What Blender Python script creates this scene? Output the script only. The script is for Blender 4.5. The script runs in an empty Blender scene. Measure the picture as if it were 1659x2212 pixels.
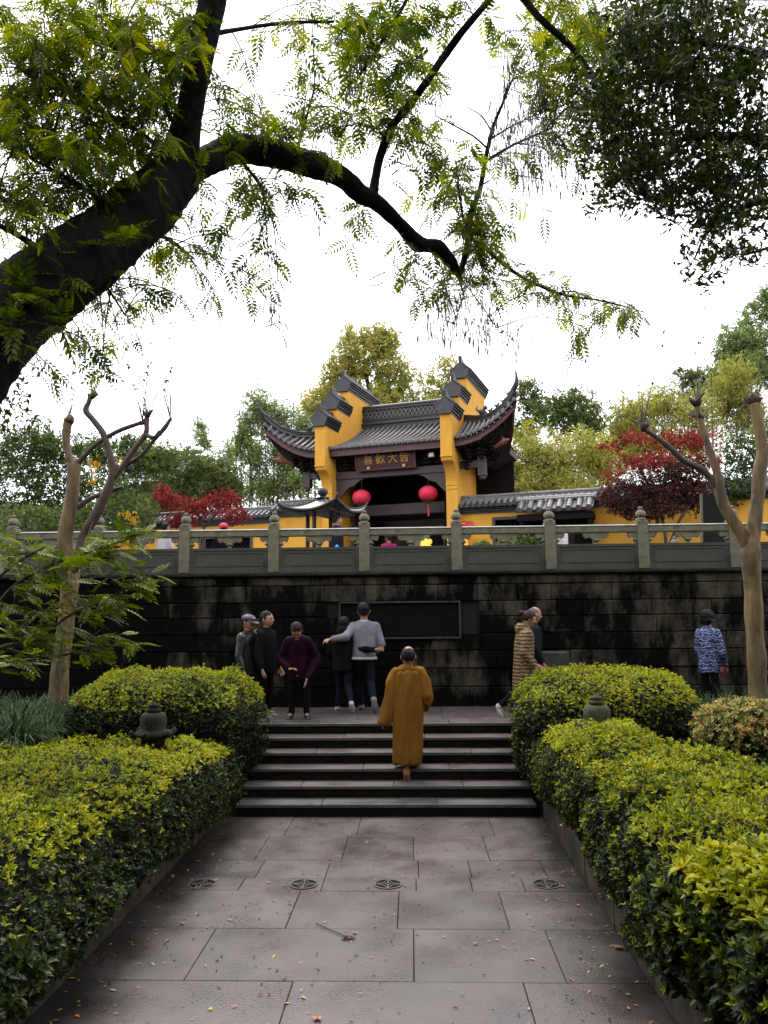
import bpy, math, random
import numpy as np
from math import sin, cos, pi, radians, sqrt, atan2
random.seed(7); rng = np.random.default_rng(7)
sc = bpy.context.scene
col = sc.collection

# ------------------------------------------------------------------ camera
IMG_W, IMG_H, FL = 1659.0, 2212.0, 1707.0      # the photograph as it was measured
CAM = np.array([0.36, -9.7, 2.351])
_p, _y, _r = radians(7.47), radians(2.0), radians(0.52)
c_f = np.array([-sin(_y)*cos(_p), cos(_y)*cos(_p), sin(_p)])
_r0 = np.array([cos(_y), sin(_y), 0.0]); _u0 = np.cross(_r0, c_f)
c_r = _r0*cos(_r) - _u0*sin(_r); c_u = _u0*cos(_r) + _r0*sin(_r)
cam = bpy.data.objects.new('camera', bpy.data.cameras.new('camera')); col.objects.link(cam)
cam.data.sensor_fit = 'VERTICAL'; cam.data.sensor_height = 24.0
cam.data.lens = 24.0*FL/IMG_H
cam.data.clip_start = 0.05; cam.data.clip_end = 2000
from mathutils import Matrix, Vector
M4 = Matrix(((c_r[0], c_u[0], -c_f[0], CAM[0]), (c_r[1], c_u[1], -c_f[1], CAM[1]), (c_r[2], c_u[2], -c_f[2], CAM[2]), (0, 0, 0, 1)))
cam.matrix_world = M4
sc.camera = cam

# ------------------------------------------------------------------ sky and sun (bright overcast)
SUN_EL, SUN_AZ = radians(60), radians(-22)
w = bpy.data.worlds.new('World'); sc.world = w; w.use_nodes = True
nt = w.node_tree; nt.nodes.clear()
sky = nt.nodes.new('ShaderNodeTexSky'); sky.sky_type = 'NISHITA'; sky.sun_disc = False
sky.sun_elevation = SUN_EL; sky.sun_rotation = SUN_AZ; sky.dust_density = 4.0; sky.ozone_density = 1.0
cloud = nt.nodes.new('ShaderNodeMix'); cloud.data_type = 'RGBA'; cloud.inputs[0].default_value = 0.85
cloud.inputs[7].default_value = (14.0, 14.2, 14.8, 1)       # the closed cloud layer
nt.links.new(sky.outputs[0], cloud.inputs[6])
bg = nt.nodes.new('ShaderNodeBackground'); bg.inputs[1].default_value = 0.12
out = nt.nodes.new('ShaderNodeOutputWorld')
nt.links.new(cloud.outputs[2], bg.inputs[0]); nt.links.new(bg.outputs[0], out.inputs[0])
sun = bpy.data.objects.new('sun', bpy.data.lights.new('sun', 'SUN')); col.objects.link(sun)
sun.data.energy = 1.4; sun.data.angle = radians(25); sun.data.color = (1.0, 0.97, 0.92)
_sd = Vector((sin(SUN_AZ)*cos(SUN_EL), cos(SUN_AZ)*cos(SUN_EL), sin(SUN_EL)))
sun.rotation_euler = _sd.to_track_quat('Z', 'Y').to_euler(); sun.location = (0, -5, 40)
vs = sc.view_settings; vs.view_transform = 'Standard'; vs.look = 'None'; vs.gamma = 1.0
vs.use_curve_mapping = False; vs.exposure = 0.98
sc.cycles.max_bounces = 7; sc.cycles.diffuse_bounces = 3; sc.cycles.glossy_bounces = 2
sc.cycles.transmission_bounces = 4; sc.cycles.transparent_max_bounces = 6; sc.cycles.use_denoising = True

# ------------------------------------------------------------------ measuring: a point of the photograph onto a real plane
def ray(x, y): return c_f + c_r*(x-IMG_W/2)/FL - c_u*(y-IMG_H/2)/FL
def atY(x, y, Y): d = ray(x, y); return CAM + d*((Y-CAM[1])/d[1])
def atZ(x, y, Z): d = ray(x, y); return CAM + d*((Z-CAM[2])/d[2])
def atP(x, y, o, n): d = ray(x, y); return CAM + d*(((np.array(o)-CAM)@np.array(n))/(d@np.array(n)))

# ------------------------------------------------------------------ materials
def srgb(*c): return tuple(((v/12.92) if v <= 0.04045 else ((v+0.055)/1.055)**2.4) for v in [x/255 for x in c])
def mat(name, c1, c2=None, rough=0.7, scale=6.0, detail=6.0, bump=0.0, bscale=None, c3=None, s3=1.5, t3=(0.5, 0.6), spec=0.5,
        metal=0.0, stretch=(1, 1, 1), speck=None, coat=0.0, rvar=0.0):
    m = bpy.data.materials.new(name); m.use_nodes = True; t = m.node_tree; b = t.nodes['Principled BSDF']
    L = t.links.new
    tc = t.nodes.new('ShaderNodeTexCoord'); mp = t.nodes.new('ShaderNodeMapping'); mp.inputs['Scale'].default_value = stretch
    L(tc.outputs['Object'], mp.inputs[0])
    n = t.nodes.new('ShaderNodeTexNoise'); n.inputs['Scale'].default_value = scale; n.inputs['Detail'].default_value = detail
    n.inputs['Roughness'].default_value = 0.65; L(mp.outputs[0], n.inputs['Vector'])
    last = None
    if c2 is None: c2 = tuple(v*0.75 for v in c1)
    r = t.nodes.new('ShaderNodeValToRGB'); r.color_ramp.elements[0].position = 0.32; r.color_ramp.elements[1].position = 0.68
    r.color_ramp.elements[0].color = (*c2, 1); r.color_ramp.elements[1].color = (*c1, 1); L(n.outputs[0], r.inputs[0]); last = r.outputs[0]
    if c3 is not None:
        n3 = t.nodes.new('ShaderNodeTexNoise'); n3.inputs['Scale'].default_value = s3; n3.inputs['Detail'].default_value = 8; n3.inputs['Roughness'].default_value = 0.7
        L(mp.outputs[0], n3.inputs['Vector'])
        r3 = t.nodes.new('ShaderNodeMapRange'); r3.inputs[1].default_value = t3[0]; r3.inputs[2].default_value = t3[1]; L(n3.outputs[0], r3.inputs[0])
        mx = t.nodes.new('ShaderNodeMix'); mx.data_type = 'RGBA'; L(r3.outputs[0], mx.inputs[0]); L(last, mx.inputs[6]); mx.inputs[7].default_value = (*c3, 1); last = mx.outputs[2]
    if speck is not None:
        v = t.nodes.new('ShaderNodeTexNoise'); v.inputs['Scale'].default_value = speck[0]; v.inputs['Detail'].default_value = 2; L(mp.outputs[0], v.inputs['Vector'])
        rs = t.nodes.new('ShaderNodeMapRange'); rs.inputs[1].default_value = 0.6; rs.inputs[2].default_value = 0.72; L(v.outputs[0], rs.inputs[0])
        mx = t.nodes.new('ShaderNodeMix'); mx.data_type = 'RGBA'; L(rs.outputs[0], mx.inputs[0]); L(last, mx.inputs[6]); mx.inputs[7].default_value = (*speck[1], 1); last = mx.outputs[2]
    L(last, b.inputs['Base Color'])
    b.inputs['Roughness'].default_value = rough; b.inputs['Specular IOR Level'].default_value = spec; b.inputs['Metallic'].default_value = metal
    b.inputs['Coat Weight'].default_value = coat
    if rvar:
        rr = t.nodes.new('ShaderNodeMapRange'); rr.inputs[1].default_value = 0.35; rr.inputs[2].default_value = 0.65
        rr.inputs[3].default_value = rough-rvar; rr.inputs[4].default_value = rough+rvar; nr = t.nodes.new('ShaderNodeTexNoise'); nr.inputs['Scale'].default_value = 1.7
        nr.inputs['Detail'].default_value = 5; L(mp.outputs[0], nr.inputs['Vector']); L(nr.outputs[0], rr.inputs[0]); L(rr.outputs[0], b.inputs['Roughness'])
    if bump:
        bn = t.nodes.new('ShaderNodeTexNoise'); bn.inputs['Scale'].default_value = bscale or scale*4; bn.inputs['Detail'].default_value = 6; L(mp.outputs[0], bn.inputs['Vector'])
        bb = t.nodes.new('ShaderNodeBump'); bb.inputs['Strength'].default_value = bump; bb.inputs['Distance'].default_value = 0.02
        L(bn.outputs[0], bb.inputs['Height']); L(bb.outputs[0], b.inputs['Normal'])
    return m
def leaf_mat(name, cols, trans=0.35, rough=0.5, spec=0.2, big=None):
    """cols: list of (pos, colour) over the random number every leaf carries"""
    m = bpy.data.materials.new(name); m.use_nodes = True; t = m.node_tree; t.nodes.clear(); L = t.links.new
    a = t.nodes.new('ShaderNodeAttribute'); a.attribute_name = 'rnd'
    r = t.nodes.new('ShaderNodeValToRGB'); e = r.color_ramp.elements
    while len(e) < len(cols): e.new(0.5)
    for k, (p, c) in enumerate(cols): e[k].position = p; e[k].color = (*c, 1)
    fac = a.outputs['Fac']
    tc = t.nodes.new('ShaderNodeTexCoord'); n = t.nodes.new('ShaderNodeTexNoise'); n.inputs['Scale'].default_value = big or 1.2; n.inputs['Detail'].default_value = 3
    L(tc.outputs['Object'], n.inputs['Vector'])
    ad = t.nodes.new('ShaderNodeMath'); ad.operation = 'MULTIPLY_ADD'; L(n.outputs[0], ad.inputs[0]); ad.inputs[1].default_value = 1.0; ad.inputs[2].default_value = -0.5
    a2 = t.nodes.new('ShaderNodeMath'); a2.operation = 'ADD'; a2.use_clamp = True; L(fac, a2.inputs[0]); L(ad.outputs[0], a2.inputs[1])
    L(a2.outputs[0], r.inputs[0])
    p = t.nodes.new('ShaderNodeBsdfPrincipled'); L(r.outputs[0], p.inputs['Base Color']); p.inputs['Roughness'].default_value = rough; p.inputs['Specular IOR Level'].default_value = spec
    tr = t.nodes.new('ShaderNodeBsdfTranslucent'); g = t.nodes.new('ShaderNodeHueSaturation'); g.inputs['Saturation'].default_value = 1.1; g.inputs['Value'].default_value = 1.3
    L(r.outputs[0], g.inputs['Color']); L(g.outputs[0], tr.inputs[0])
    mx = t.nodes.new('ShaderNodeMixShader'); mx.inputs[0].default_value = trans; L(p.outputs[0], mx.inputs[1]); L(tr.outputs[0], mx.inputs[2])
    o = t.nodes.new('ShaderNodeOutputMaterial'); L(mx.outputs[0], o.inputs[0])
    return m

# ------------------------------------------------------------------ objects
FRAME = {}
def tag(o, label=None, cat=None, group=None, kind=None):
    if label: o['label'] = label
    if cat: o['category'] = cat
    if group: o['group'] = group
    if kind: o['kind'] = kind
    return o
def thing(name, label, cat, loc=(0, 0, 0), rz=0.0, group=None):
    o = bpy.data.objects.new(name, None); o.empty_display_size = 0.2; col.objects.link(o)
    o.location = loc; o.rotation_euler = (0, 0, rz); FRAME[o.name] = (np.array(loc, float), rz)
    return tag(o, label, cat, group)
class MB:
    def __init__(s): s.v = []; s.f = []; s.n = 0; s.r = []
    def add(s, v, f, rnd=None):
        v = np.asarray(v, float).reshape(-1, 3); s.v.append(v)
        for q in f: s.f.append(tuple(int(i)+s.n for i in q))
        s.n += len(v); return s
    def obox(s, c, hx, hy, hz):
        c, hx, hy, hz = (np.array(a, float) for a in (c, hx, hy, hz))
        v = [c+a*hx+b*hy+d*hz for d in (-1, 1) for b in (-1, 1) for a in (-1, 1)]
        return s.add(v, [(0, 2, 3, 1), (4, 5, 7, 6), (0, 1, 5, 4), (2, 6, 7, 3), (0, 4, 6, 2), (1, 3, 7, 5)])
    def box(s, x0, x1, y0, y1, z0, z1): return s.obox(((x0+x1)/2, (y0+y1)/2, (z0+z1)/2), ((x1-x0)/2, 0, 0), (0, (y1-y0)/2, 0), (0, 0, (z1-z0)/2))
    def cbox(s, x0, x1, y0, y1, z0, z1, b=0.01, jit=0.0):
        """box with chamfered upright and top edges"""
        def R(z, i): 
            j = lambda: random.uniform(-jit, jit)
            return [(x0+i+j(), y0+i+j(), z), (x1-i+j(), y0+i+j(), z), (x1-i+j(), y1-i+j(), z), (x0+i+j(), y1-i+j(), z)]
        v = R(z0, b)+R(z0+b, 0)+R(z1-b, 0)+R(z1, b); f = [(3, 2, 1, 0), (12, 13, 14, 15)]
        for k in range(3):
            for i in range(4): f.append((k*4+i, k*4+(i+1) % 4, k*4+4+(i+1) % 4, k*4+4+i))
        return s.add(v, f)
    def tube(s, pts, rad, n=8, cap=True, noise=0.0):
        pts = np.array(pts, float); m = len(pts); rad = np.broadcast_to(np.array(rad, float), (m,)) if np.ndim(rad) < 2 else np.array(rad)
        T = np.gradient(pts, axis=0); T /= (np.linalg.norm(T, axis=1)[:, None]+1e-9)
        up = np.array([0, 0, 1.0]) if abs(T[0][2]) < 0.9 else np.array([1.0, 0, 0]); a = np.cross(T[0], up); a /= np.linalg.norm(a)
        V = []
        for i in range(m):
            a = a - T[i]*(a@T[i]); a /= np.linalg.norm(a)+1e-9; b = np.cross(T[i], a)
            for k in range(n):
                q = 2*pi*k/n; rr = rad[i]*(1+noise*random.uniform(-1, 1)); V.append(pts[i]+rr*(cos(q)*a+sin(q)*b))
        F = [(i*n+k, i*n+(k+1) % n, (i+1)*n+(k+1) % n, (i+1)*n+k) for i in range(m-1) for k in range(n)]
        if cap: F += [tuple(range(n-1, -1, -1)), tuple(range((m-1)*n, m*n))]
        return s.add(V, F)
    def lathe(s, c, prof, n=16, flute=0, fd=0.0):
        c = np.array(c, float); V = []; 
        for r, z in prof:
            for k in range(n):
                q = 2*pi*k/n; rr = max(r, 1e-4)*(1+fd*abs(cos(flute*q/2)) if flute else 1); V.append(c+np.array([rr*cos(q), rr*sin(q), z]))
        m = len(prof); F = [(i*n+k, i*n+(k+1) % n, (i+1)*n+(k+1) % n, (i+1)*n+k) for i in range(m-1) for k in range(n)]
        F += [tuple(range(n-1, -1, -1)), tuple(range((m-1)*n, m*n))]
        return s.add(V, F)
    def prism(s, poly, o, ax, ay, ext):
        """polygon (a,b) in the plane o + a*ax + b*ay, extruded by vector ext"""
        o, ax, ay, ext = (np.array(q, float) for q in (o, ax, ay, ext)); n = len(poly)
        v = [o+a*ax+b*ay for a, b in poly]+[o+a*ax+b*ay+ext for a, b in poly]
        return s.add(v, [tuple(range(n-1, -1, -1)), tuple(range(n, 2*n))]+[(i, (i+1) % n, n+(i+1) % n, n+i) for i in range(n)])
    def grid(s, P, close_u=False):
        P = np.array(P, float); a, b = P.shape[:2]; f = []
        for i in range(a-1+(1 if close_u else 0)):
            for j in range(b-1): f.append((i*b+j, ((i+1) % a)*b+j, ((i+1) % a)*b+j+1, i*b+j+1))
        return s.add(P.reshape(-1, 3), f)
    def ell(s, c, r, n=12, m=8, R=None):
        c = np.array(c, float); V = []; R = np.eye(3) if R is None else R
        for i in range(m+1):
            th = pi*i/m
            for k in range(n):
                q = 2*pi*k/n; V.append(c+R@(np.array([sin(th)*cos(q), sin(th)*sin(q), cos(th)])*np.array(r)))
        F = [(i*n+k, (i+1)*n+k, (i+1)*n+(k+1) % n, i*n+(k+1) % n) for i in range(m) for k in range(n)]
        return s.add(V, F)
    def arr(s): return np.concatenate(s.v) if s.v else np.zeros((0, 3))
    def build(s, name, m, parent=None, smooth=False, local=False):
        V = s.arr()
        return from_arrays(name, V, s.f, m, parent, smooth, local)
def root_of(o):
    while o.parent: o = o.parent
    return o
def from_arrays(name, V, F, m, parent=None, smooth=False, local=False, rnd=None):
    if parent is not None and not local:
        L, rz = FRAME.get(root_of(parent).name, (np.zeros(3), 0.0)); V = V-L
        if rz:
            c, s_ = cos(-rz), sin(-rz); V = np.stack([V[:, 0]*c-V[:, 1]*s_, V[:, 0]*s_+V[:, 1]*c, V[:, 2]], 1)
    me = bpy.data.meshes.new(name)
    if isinstance(F, np.ndarray):
        k = F.shape[1]; me.vertices.add(len(V)); me.vertices.foreach_set('co', V.astype(np.float32).ravel())
        me.loops.add(F.size); me.loops.foreach_set('vertex_index', F.astype(np.int32).ravel())
        me.polygons.add(len(F)); me.polygons.foreach_set('loop_start', np.arange(0, F.size, k, dtype=np.int32))
        me.update(calc_edges=True)
    else:
        me.from_pydata([tuple(p) for p in V], [], F); me.update()
    if rnd is not None:
        at = me.attributes.new('rnd', 'FLOAT', 'POINT'); at.data.foreach_set('value', np.asarray(rnd, np.float32))
    if smooth: me.shade_smooth() if hasattr(me, 'shade_smooth') else me.polygons.foreach_set('use_smooth', [True]*len(me.polygons))
    if m is not None: me.materials.append(m)
    o = bpy.data.objects.new(name, me); col.objects.link(o)
    if parent is not None: o.parent = parent
    return o
def inst(me, name, parent, loc=(0, 0, 0), rot=(0, 0, 0), sc_=(1, 1, 1)):
    o = bpy.data.objects.new(name, me); col.objects.link(o); o.parent = parent; o.location = loc; o.rotation_euler = rot; o.scale = sc_
    return o
def struct(o): o['kind'] = 'structure'; return o
def stuff(o): o['kind'] = 'stuff'; return o
def smoothpath(p, n=6):
    """Catmull-Rom through the points"""
    p = np.array(p, float); q = np.vstack([2*p[0]-p[1], p, 2*p[-1]-p[-2]]); out = []
    for i in range(1, len(q)-2):
        for t in np.linspace(0, 1, n, endpoint=False):
            out.append(0.5*((2*q[i])+(-q[i-1]+q[i+1])*t+(2*q[i-1]-5*q[i]+4*q[i+1]-q[i+2])*t*t+(-q[i-1]+3*q[i]-3*q[i+1]+q[i+2])*t**3))
    out.append(p[-1]); return np.array(out)
# leaf templates: vertices (along, across, up), faces
def leaf_tpl(w=0.32, fold=0.12, droop=0.15, fine=False):
    if fine:
        v = [(0, 0, 0), (.3, w*.42, fold*.5), (.72, w*.4, fold*.4-droop*.5), (1, 0, -droop), (.72, -w*.4, fold*.4-droop*.5), (.3, -w*.42, fold*.5)]
        return np.array(v), np.array([(0, 1, 2, 3), (0, 3, 4, 5)])
    v = [(0, 0, 0), (.45, w*.5, fold-droop*.2), (1, 0, -droop), (.45, -w*.5, fold-droop*.2)]
    return np.array(v), np.array([(0, 1, 2, 3)])
def combine(items):
    V = []; F = []; n = 0
    for v, f in items: V.append(v); F.append(f+n); n += len(v)
    return np.vstack(V), np.vstack(F)
def rotz(v, a): c, s_ = cos(a), sin(a); return np.stack([v[:, 0]*c-v[:, 1]*s_, v[:, 0]*s_+v[:, 1]*c, v[:, 2]], 1)
def roty(v, a): c, s_ = cos(a), sin(a); return np.stack([v[:, 0]*c+v[:, 2]*s_, v[:, 1], -v[:, 0]*s_+v[:, 2]*c], 1)
def pinnate_tpl(pairs=6, ll=0.34, w=0.3, droop=0.35):
    it = []
    for k in range(pairs):
        x = 0.15+0.8*k/pairs; z = -droop*x*x; L_ = ll*(0.75+0.5*sin(pi*(k+1)/(pairs+1)))
        for sgn in (-1, 1):
            v, f = leaf_tpl(w, 0.05, 0.25); v = v*L_; v = rotz(v, sgn*radians(58-14*k/pairs)); it.append((v+np.array([x, 0, z]), f))
    v, f = leaf_tpl(w, 0.05, 0.25); it.append((v*ll+np.array([.95, 0, -droop*.9]), f))
    xs = np.linspace(0, 1, 4); r = 0.006
    rv = np.array([(x, s_*r, -droop*x*x) for x in xs for s_ in (-1, 1)]); rf = np.array([(2*i, 2*i+2, 2*i+3, 2*i+1) for i in range(3)])
    it.append((rv, rf)); return combine(it)
def rosette_tpl(n=7, tilt=35, w=0.36, fine=False, L_=1.0, seed=0):
    it = []; g_ = np.random.default_rng(seed)
    for k in range(n):
        v, f = leaf_tpl(w*g_.uniform(.85, 1.2), g_.uniform(.0, .1), g_.uniform(.05, .35), fine); v = v*L_*g_.uniform(.6, 1.15); v = roty(v, -radians(tilt+g_.uniform(-32, 38))); it.append((rotz(v, 2*pi*k/n+g_.uniform(-.5, .5))+g_.uniform(-.08, .08, 3), f))
    return combine(it)
def spray_tpl(n=6, w=0.4, L_=0.5, seed=1, spread=0.35):
    g = np.random.default_rng(seed); it = []
    for k in range(n):
        v, f = leaf_tpl(w, 0.08, 0.25); v = v*L_*g.uniform(.7, 1.15); v = roty(v, g.uniform(-.9, .9)); v = rotz(v, g.uniform(-2.4, 2.4)); it.append((v+g.uniform(-spread, spread, 3)+np.array([.3, 0, 0]), f))
    return combine(it)
def frames(axis, up=None, roll=None):
    """rotation matrices whose x runs along axis and z near up"""
    a = axis/(np.linalg.norm(axis, axis=1)[:, None]+1e-9); N = len(a)
    if up is None: up = np.tile([0, 0, 1.0], (N, 1))
    u = up-a*(np.sum(up*a, 1)[:, None]); nn = np.linalg.norm(u, axis=1); bad = nn < 1e-3; u[bad] = np.cross(a[bad], [1, 0, 0]); u /= np.linalg.norm(u, axis=1)[:, None]
    b = np.cross(u, a)
    if roll is not None:
        c, s_ = np.cos(roll)[:, None], np.sin(roll)[:, None]; u, b = u*c+b*s_, b*c-u*s_
    return np.stack([a, b, u], 2)
def stamp(name, tpl, P, R, S, m, parent=None, rnd=None, per_leaf=True, kind=None):
    tv, tf = tpl; N = len(P); K = len(tv)
    V = np.einsum('nij,kj->nki', R, tv)*np.asarray(S)[:, None, None]+P[:, None, :]
    F = (tf[None]+(np.arange(N)*K)[:, None, None]).reshape(-1, tf.shape[1])
    if rnd is None: rnd = rng.uniform(0, 1, N)
    rr = np.repeat(rnd, K)+rng.uniform(-.12, .12, N*K)*0
    if per_leaf: rr = rr + np.tile(np.repeat(rng.uniform(-.15, .15, (K+3)//4), 4)[:K], N)
    o = from_arrays(name, V.reshape(-1, 3), F, m, parent, rnd=np.clip(rr, 0, 1))
    return o
def rand_dirs(N, zb=0.0):
    v = rng.normal(size=(N, 3)); v[:, 2] += zb; return v/np.linalg.norm(v, axis=1)[:, None]
# ================================================================== THE SETTING
HS, TD = 0.144, 0.325            # riser, tread
ZL = 6*HS                        # landing level
ZT = 3.09                        # terrace level
YL = 5*TD                        # front edge of the landing
YW = 3.6                         # face of the retaining wall
M = {}
M['slab'] = mat('wet_paving', (0.092, 0.073, 0.070), (0.052, 0.042, 0.040), rough=0.42, scale=2.2, detail=9, bump=0.25, bscale=70, speck=(55, (0.035, 0.032, 0.03)), rvar=0.14, c3=(0.03, 0.028, 0.027), s3=0.9, t3=(0.5, 0.72))
M['tread'] = mat('worn_tread', (0.088, 0.072, 0.068), (0.040, 0.033, 0.031), rough=0.45, scale=3, detail=8, bump=0.3, bscale=50, rvar=0.12, c3=(0.02, 0.02, 0.016), s3=3.0, t3=(0.55, 0.7))
M['riser'] = mat('shaded_riser', (0.010, 0.010, 0.008), (0.004, 0.004, 0.0035), rough=0.9, scale=8, bump=0.4, bscale=30, spec=0.05)  # near-black colour stands in for the shade on the upright faces
M['joint'] = mat('joint_dirt', (0.02, 0.018, 0.014), (0.008, 0.007, 0.006), rough=0.9, scale=12, spec=0.2)
M['kerb'] = mat('mossy_kerb', (0.085, 0.055, 0.038), (0.022, 0.017, 0.011), rough=0.75, scale=4, bump=0.5, bscale=25, c3=(0.012, 0.015, 0.006), s3=3, t3=(0.45, 0.6), spec=0.3)
M['soil'] = mat('soil', (0.03, 0.026, 0.018), (0.01, 0.01, 0.006), rough=0.95, scale=1.4, bump=0.4, bscale=6, c3=(0.015, 0.022, 0.006), s3=0.5, t3=(0.4, 0.6), spec=0.2)
M['terrace'] = mat('terrace_paving', (0.14, 0.135, 0.13), (0.09, 0.085, 0.08), rough=0.6, scale=1.5)
M['balu'] = mat('balustrade_stone', (0.185, 0.165, 0.118), (0.10, 0.090, 0.066), rough=0.85, scale=7, detail=10, bump=0.35, bscale=60, c3=(0.05, 0.052, 0.036), s3=3.0, t3=(0.52, 0.68), speck=(90, (0.05, 0.05, 0.04)), spec=0.25)
M['panel'] = mat('panel_stone', (0.070, 0.068, 0.057), (0.045, 0.044, 0.037), rough=0.85, scale=5, detail=10, bump=0.3, bscale=60, c3=(0.03, 0.031, 0.024), s3=2.4, t3=(0.5, 0.7), speck=(90, (0.03, 0.03, 0.025)), spec=0.25)
M['railtop'] = mat('worn_rail', (0.42, 0.40, 0.38), (0.28, 0.27, 0.25), rough=0.6, scale=6, bump=0.1)

def per_slab(m):
    t = m.node_tree; b = t.nodes['Principled BSDF']; L = t.links.new; src = b.inputs['Base Color'].links[0].from_socket; oi = t.nodes.new('ShaderNodeObjectInfo')
    r = t.nodes.new('ShaderNodeMapRange'); r.inputs[3].default_value = .78; r.inputs[4].default_value = 1.15; L(oi.outputs['Random'], r.inputs[0])
    h = t.nodes.new('ShaderNodeHueSaturation'); L(src, h.inputs['Color']); L(r.outputs[0], h.inputs['Value']); L(h.outputs[0], b.inputs['Base Color'])
def kerb_shade(m):
    """hedge shade painted as a dark band along the two kerbs, with an uneven edge"""
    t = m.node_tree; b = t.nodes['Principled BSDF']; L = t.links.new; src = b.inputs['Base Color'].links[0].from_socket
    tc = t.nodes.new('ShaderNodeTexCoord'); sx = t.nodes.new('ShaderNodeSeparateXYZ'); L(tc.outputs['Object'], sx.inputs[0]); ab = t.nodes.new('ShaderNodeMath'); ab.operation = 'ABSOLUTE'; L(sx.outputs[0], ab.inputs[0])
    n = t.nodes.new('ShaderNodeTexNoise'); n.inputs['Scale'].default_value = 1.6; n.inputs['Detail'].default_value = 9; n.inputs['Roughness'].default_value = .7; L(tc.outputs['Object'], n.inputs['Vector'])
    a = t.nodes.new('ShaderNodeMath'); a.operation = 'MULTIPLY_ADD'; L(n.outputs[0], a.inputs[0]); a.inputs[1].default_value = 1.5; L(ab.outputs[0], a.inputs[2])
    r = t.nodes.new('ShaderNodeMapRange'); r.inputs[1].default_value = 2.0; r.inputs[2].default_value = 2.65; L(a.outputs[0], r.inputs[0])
    mx = t.nodes.new('ShaderNodeMix'); mx.data_type = 'RGBA'; L(r.outputs[0], mx.inputs[0]); L(src, mx.inputs[6]); mx.inputs[7].default_value = (0.016, 0.014, 0.012, 1); L(mx.outputs[2], b.inputs['Base Color'])  # near-black colour painted in as the shade beside the hedges
M['pslab'] = mat('path_paving', (0.092, 0.070, 0.066), (0.054, 0.041, 0.039), rough=0.36, scale=2.2, detail=9, bump=0.25, bscale=70, speck=(55, (0.05, 0.043, 0.04)), rvar=0.14, c3=(0.06, 0.052, 0.05), s3=0.9, t3=(0.5, 0.72)); kerb_shade(M['pslab']); per_slab(M['pslab'])
M['litterdark'] = None
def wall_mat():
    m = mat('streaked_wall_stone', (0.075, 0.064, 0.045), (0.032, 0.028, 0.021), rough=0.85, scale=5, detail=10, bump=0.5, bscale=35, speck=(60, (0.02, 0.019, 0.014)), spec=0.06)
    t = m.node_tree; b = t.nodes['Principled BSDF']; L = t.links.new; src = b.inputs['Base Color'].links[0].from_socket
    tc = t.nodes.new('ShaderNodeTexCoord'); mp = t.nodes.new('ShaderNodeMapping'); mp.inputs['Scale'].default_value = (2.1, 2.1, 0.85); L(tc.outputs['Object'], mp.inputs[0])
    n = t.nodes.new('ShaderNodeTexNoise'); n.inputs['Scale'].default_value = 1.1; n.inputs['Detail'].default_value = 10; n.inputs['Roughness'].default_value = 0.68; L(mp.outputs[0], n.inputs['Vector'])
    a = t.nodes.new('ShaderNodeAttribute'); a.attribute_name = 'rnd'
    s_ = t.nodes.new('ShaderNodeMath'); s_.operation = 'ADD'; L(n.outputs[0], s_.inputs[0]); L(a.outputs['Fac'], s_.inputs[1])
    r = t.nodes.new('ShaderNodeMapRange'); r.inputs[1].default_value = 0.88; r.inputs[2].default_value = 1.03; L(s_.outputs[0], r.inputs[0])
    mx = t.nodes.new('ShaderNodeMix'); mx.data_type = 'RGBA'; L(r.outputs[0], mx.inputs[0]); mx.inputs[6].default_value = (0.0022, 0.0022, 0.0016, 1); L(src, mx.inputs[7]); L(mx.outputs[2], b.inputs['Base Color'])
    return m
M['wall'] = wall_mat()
M['coping'] = mat('black_coping', (0.016, 0.015, 0.012), (0.004, 0.004, 0.003), rough=0.85, scale=5, bump=0.6, bscale=18, c3=(0.06, 0.055, 0.045), s3=4.5, t3=(0.62, 0.68), spec=0.2)

# --- the ground, one sheet out to the horizon
def gz(x, y):
    """height of the ground"""
    ax = abs(x)
    if y < YW+0.36:
        bed = 0.28+(ZL-0.30)*min(1, max(0, (y+6.5)/6.0))
        if ax < 2.1: return -0.16 if y < 0 else min(-0.16+y*0.42, ZL-0.12)
        if y > YL: return ZL-0.12
        return bed
    if y < 24: return ZT-0.10
    d = y-24+max(0, ax-20)*0.3
    return ZT-0.1+11*(1-math.exp(-d/22.0))+0.8*sin(x*0.11)*min(1, d/10)
xs = sorted(set([-700, -400, -200, -120, -80, -60]+list(np.arange(-50, 51, 5.0))+[60, 80, 120, 200, 400, 700]+[-12, -8, -6, -4, -3, -2.32, -2.28, -1.9, -1, 0, 1, 1.9, 2.28, 2.32, 3, 4, 6, 8, 12]))
ys = sorted(set([-700, -300, -100, -50, -30]+list(np.arange(-20, -1, 2.0))+[-1, -0.05, 0.5, 1.0, YL, 2.5, 3.2, YW+0.34, YW+0.38]+list(np.arange(5, 60, 3.0))+[60, 66, 75, 90, 110, 150, 220, 350, 700]))
g = MB(); g.grid([[(x, y, gz(x, y)) for y in ys] for x in xs]); struct(g.build('ground', M['soil']))

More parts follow.
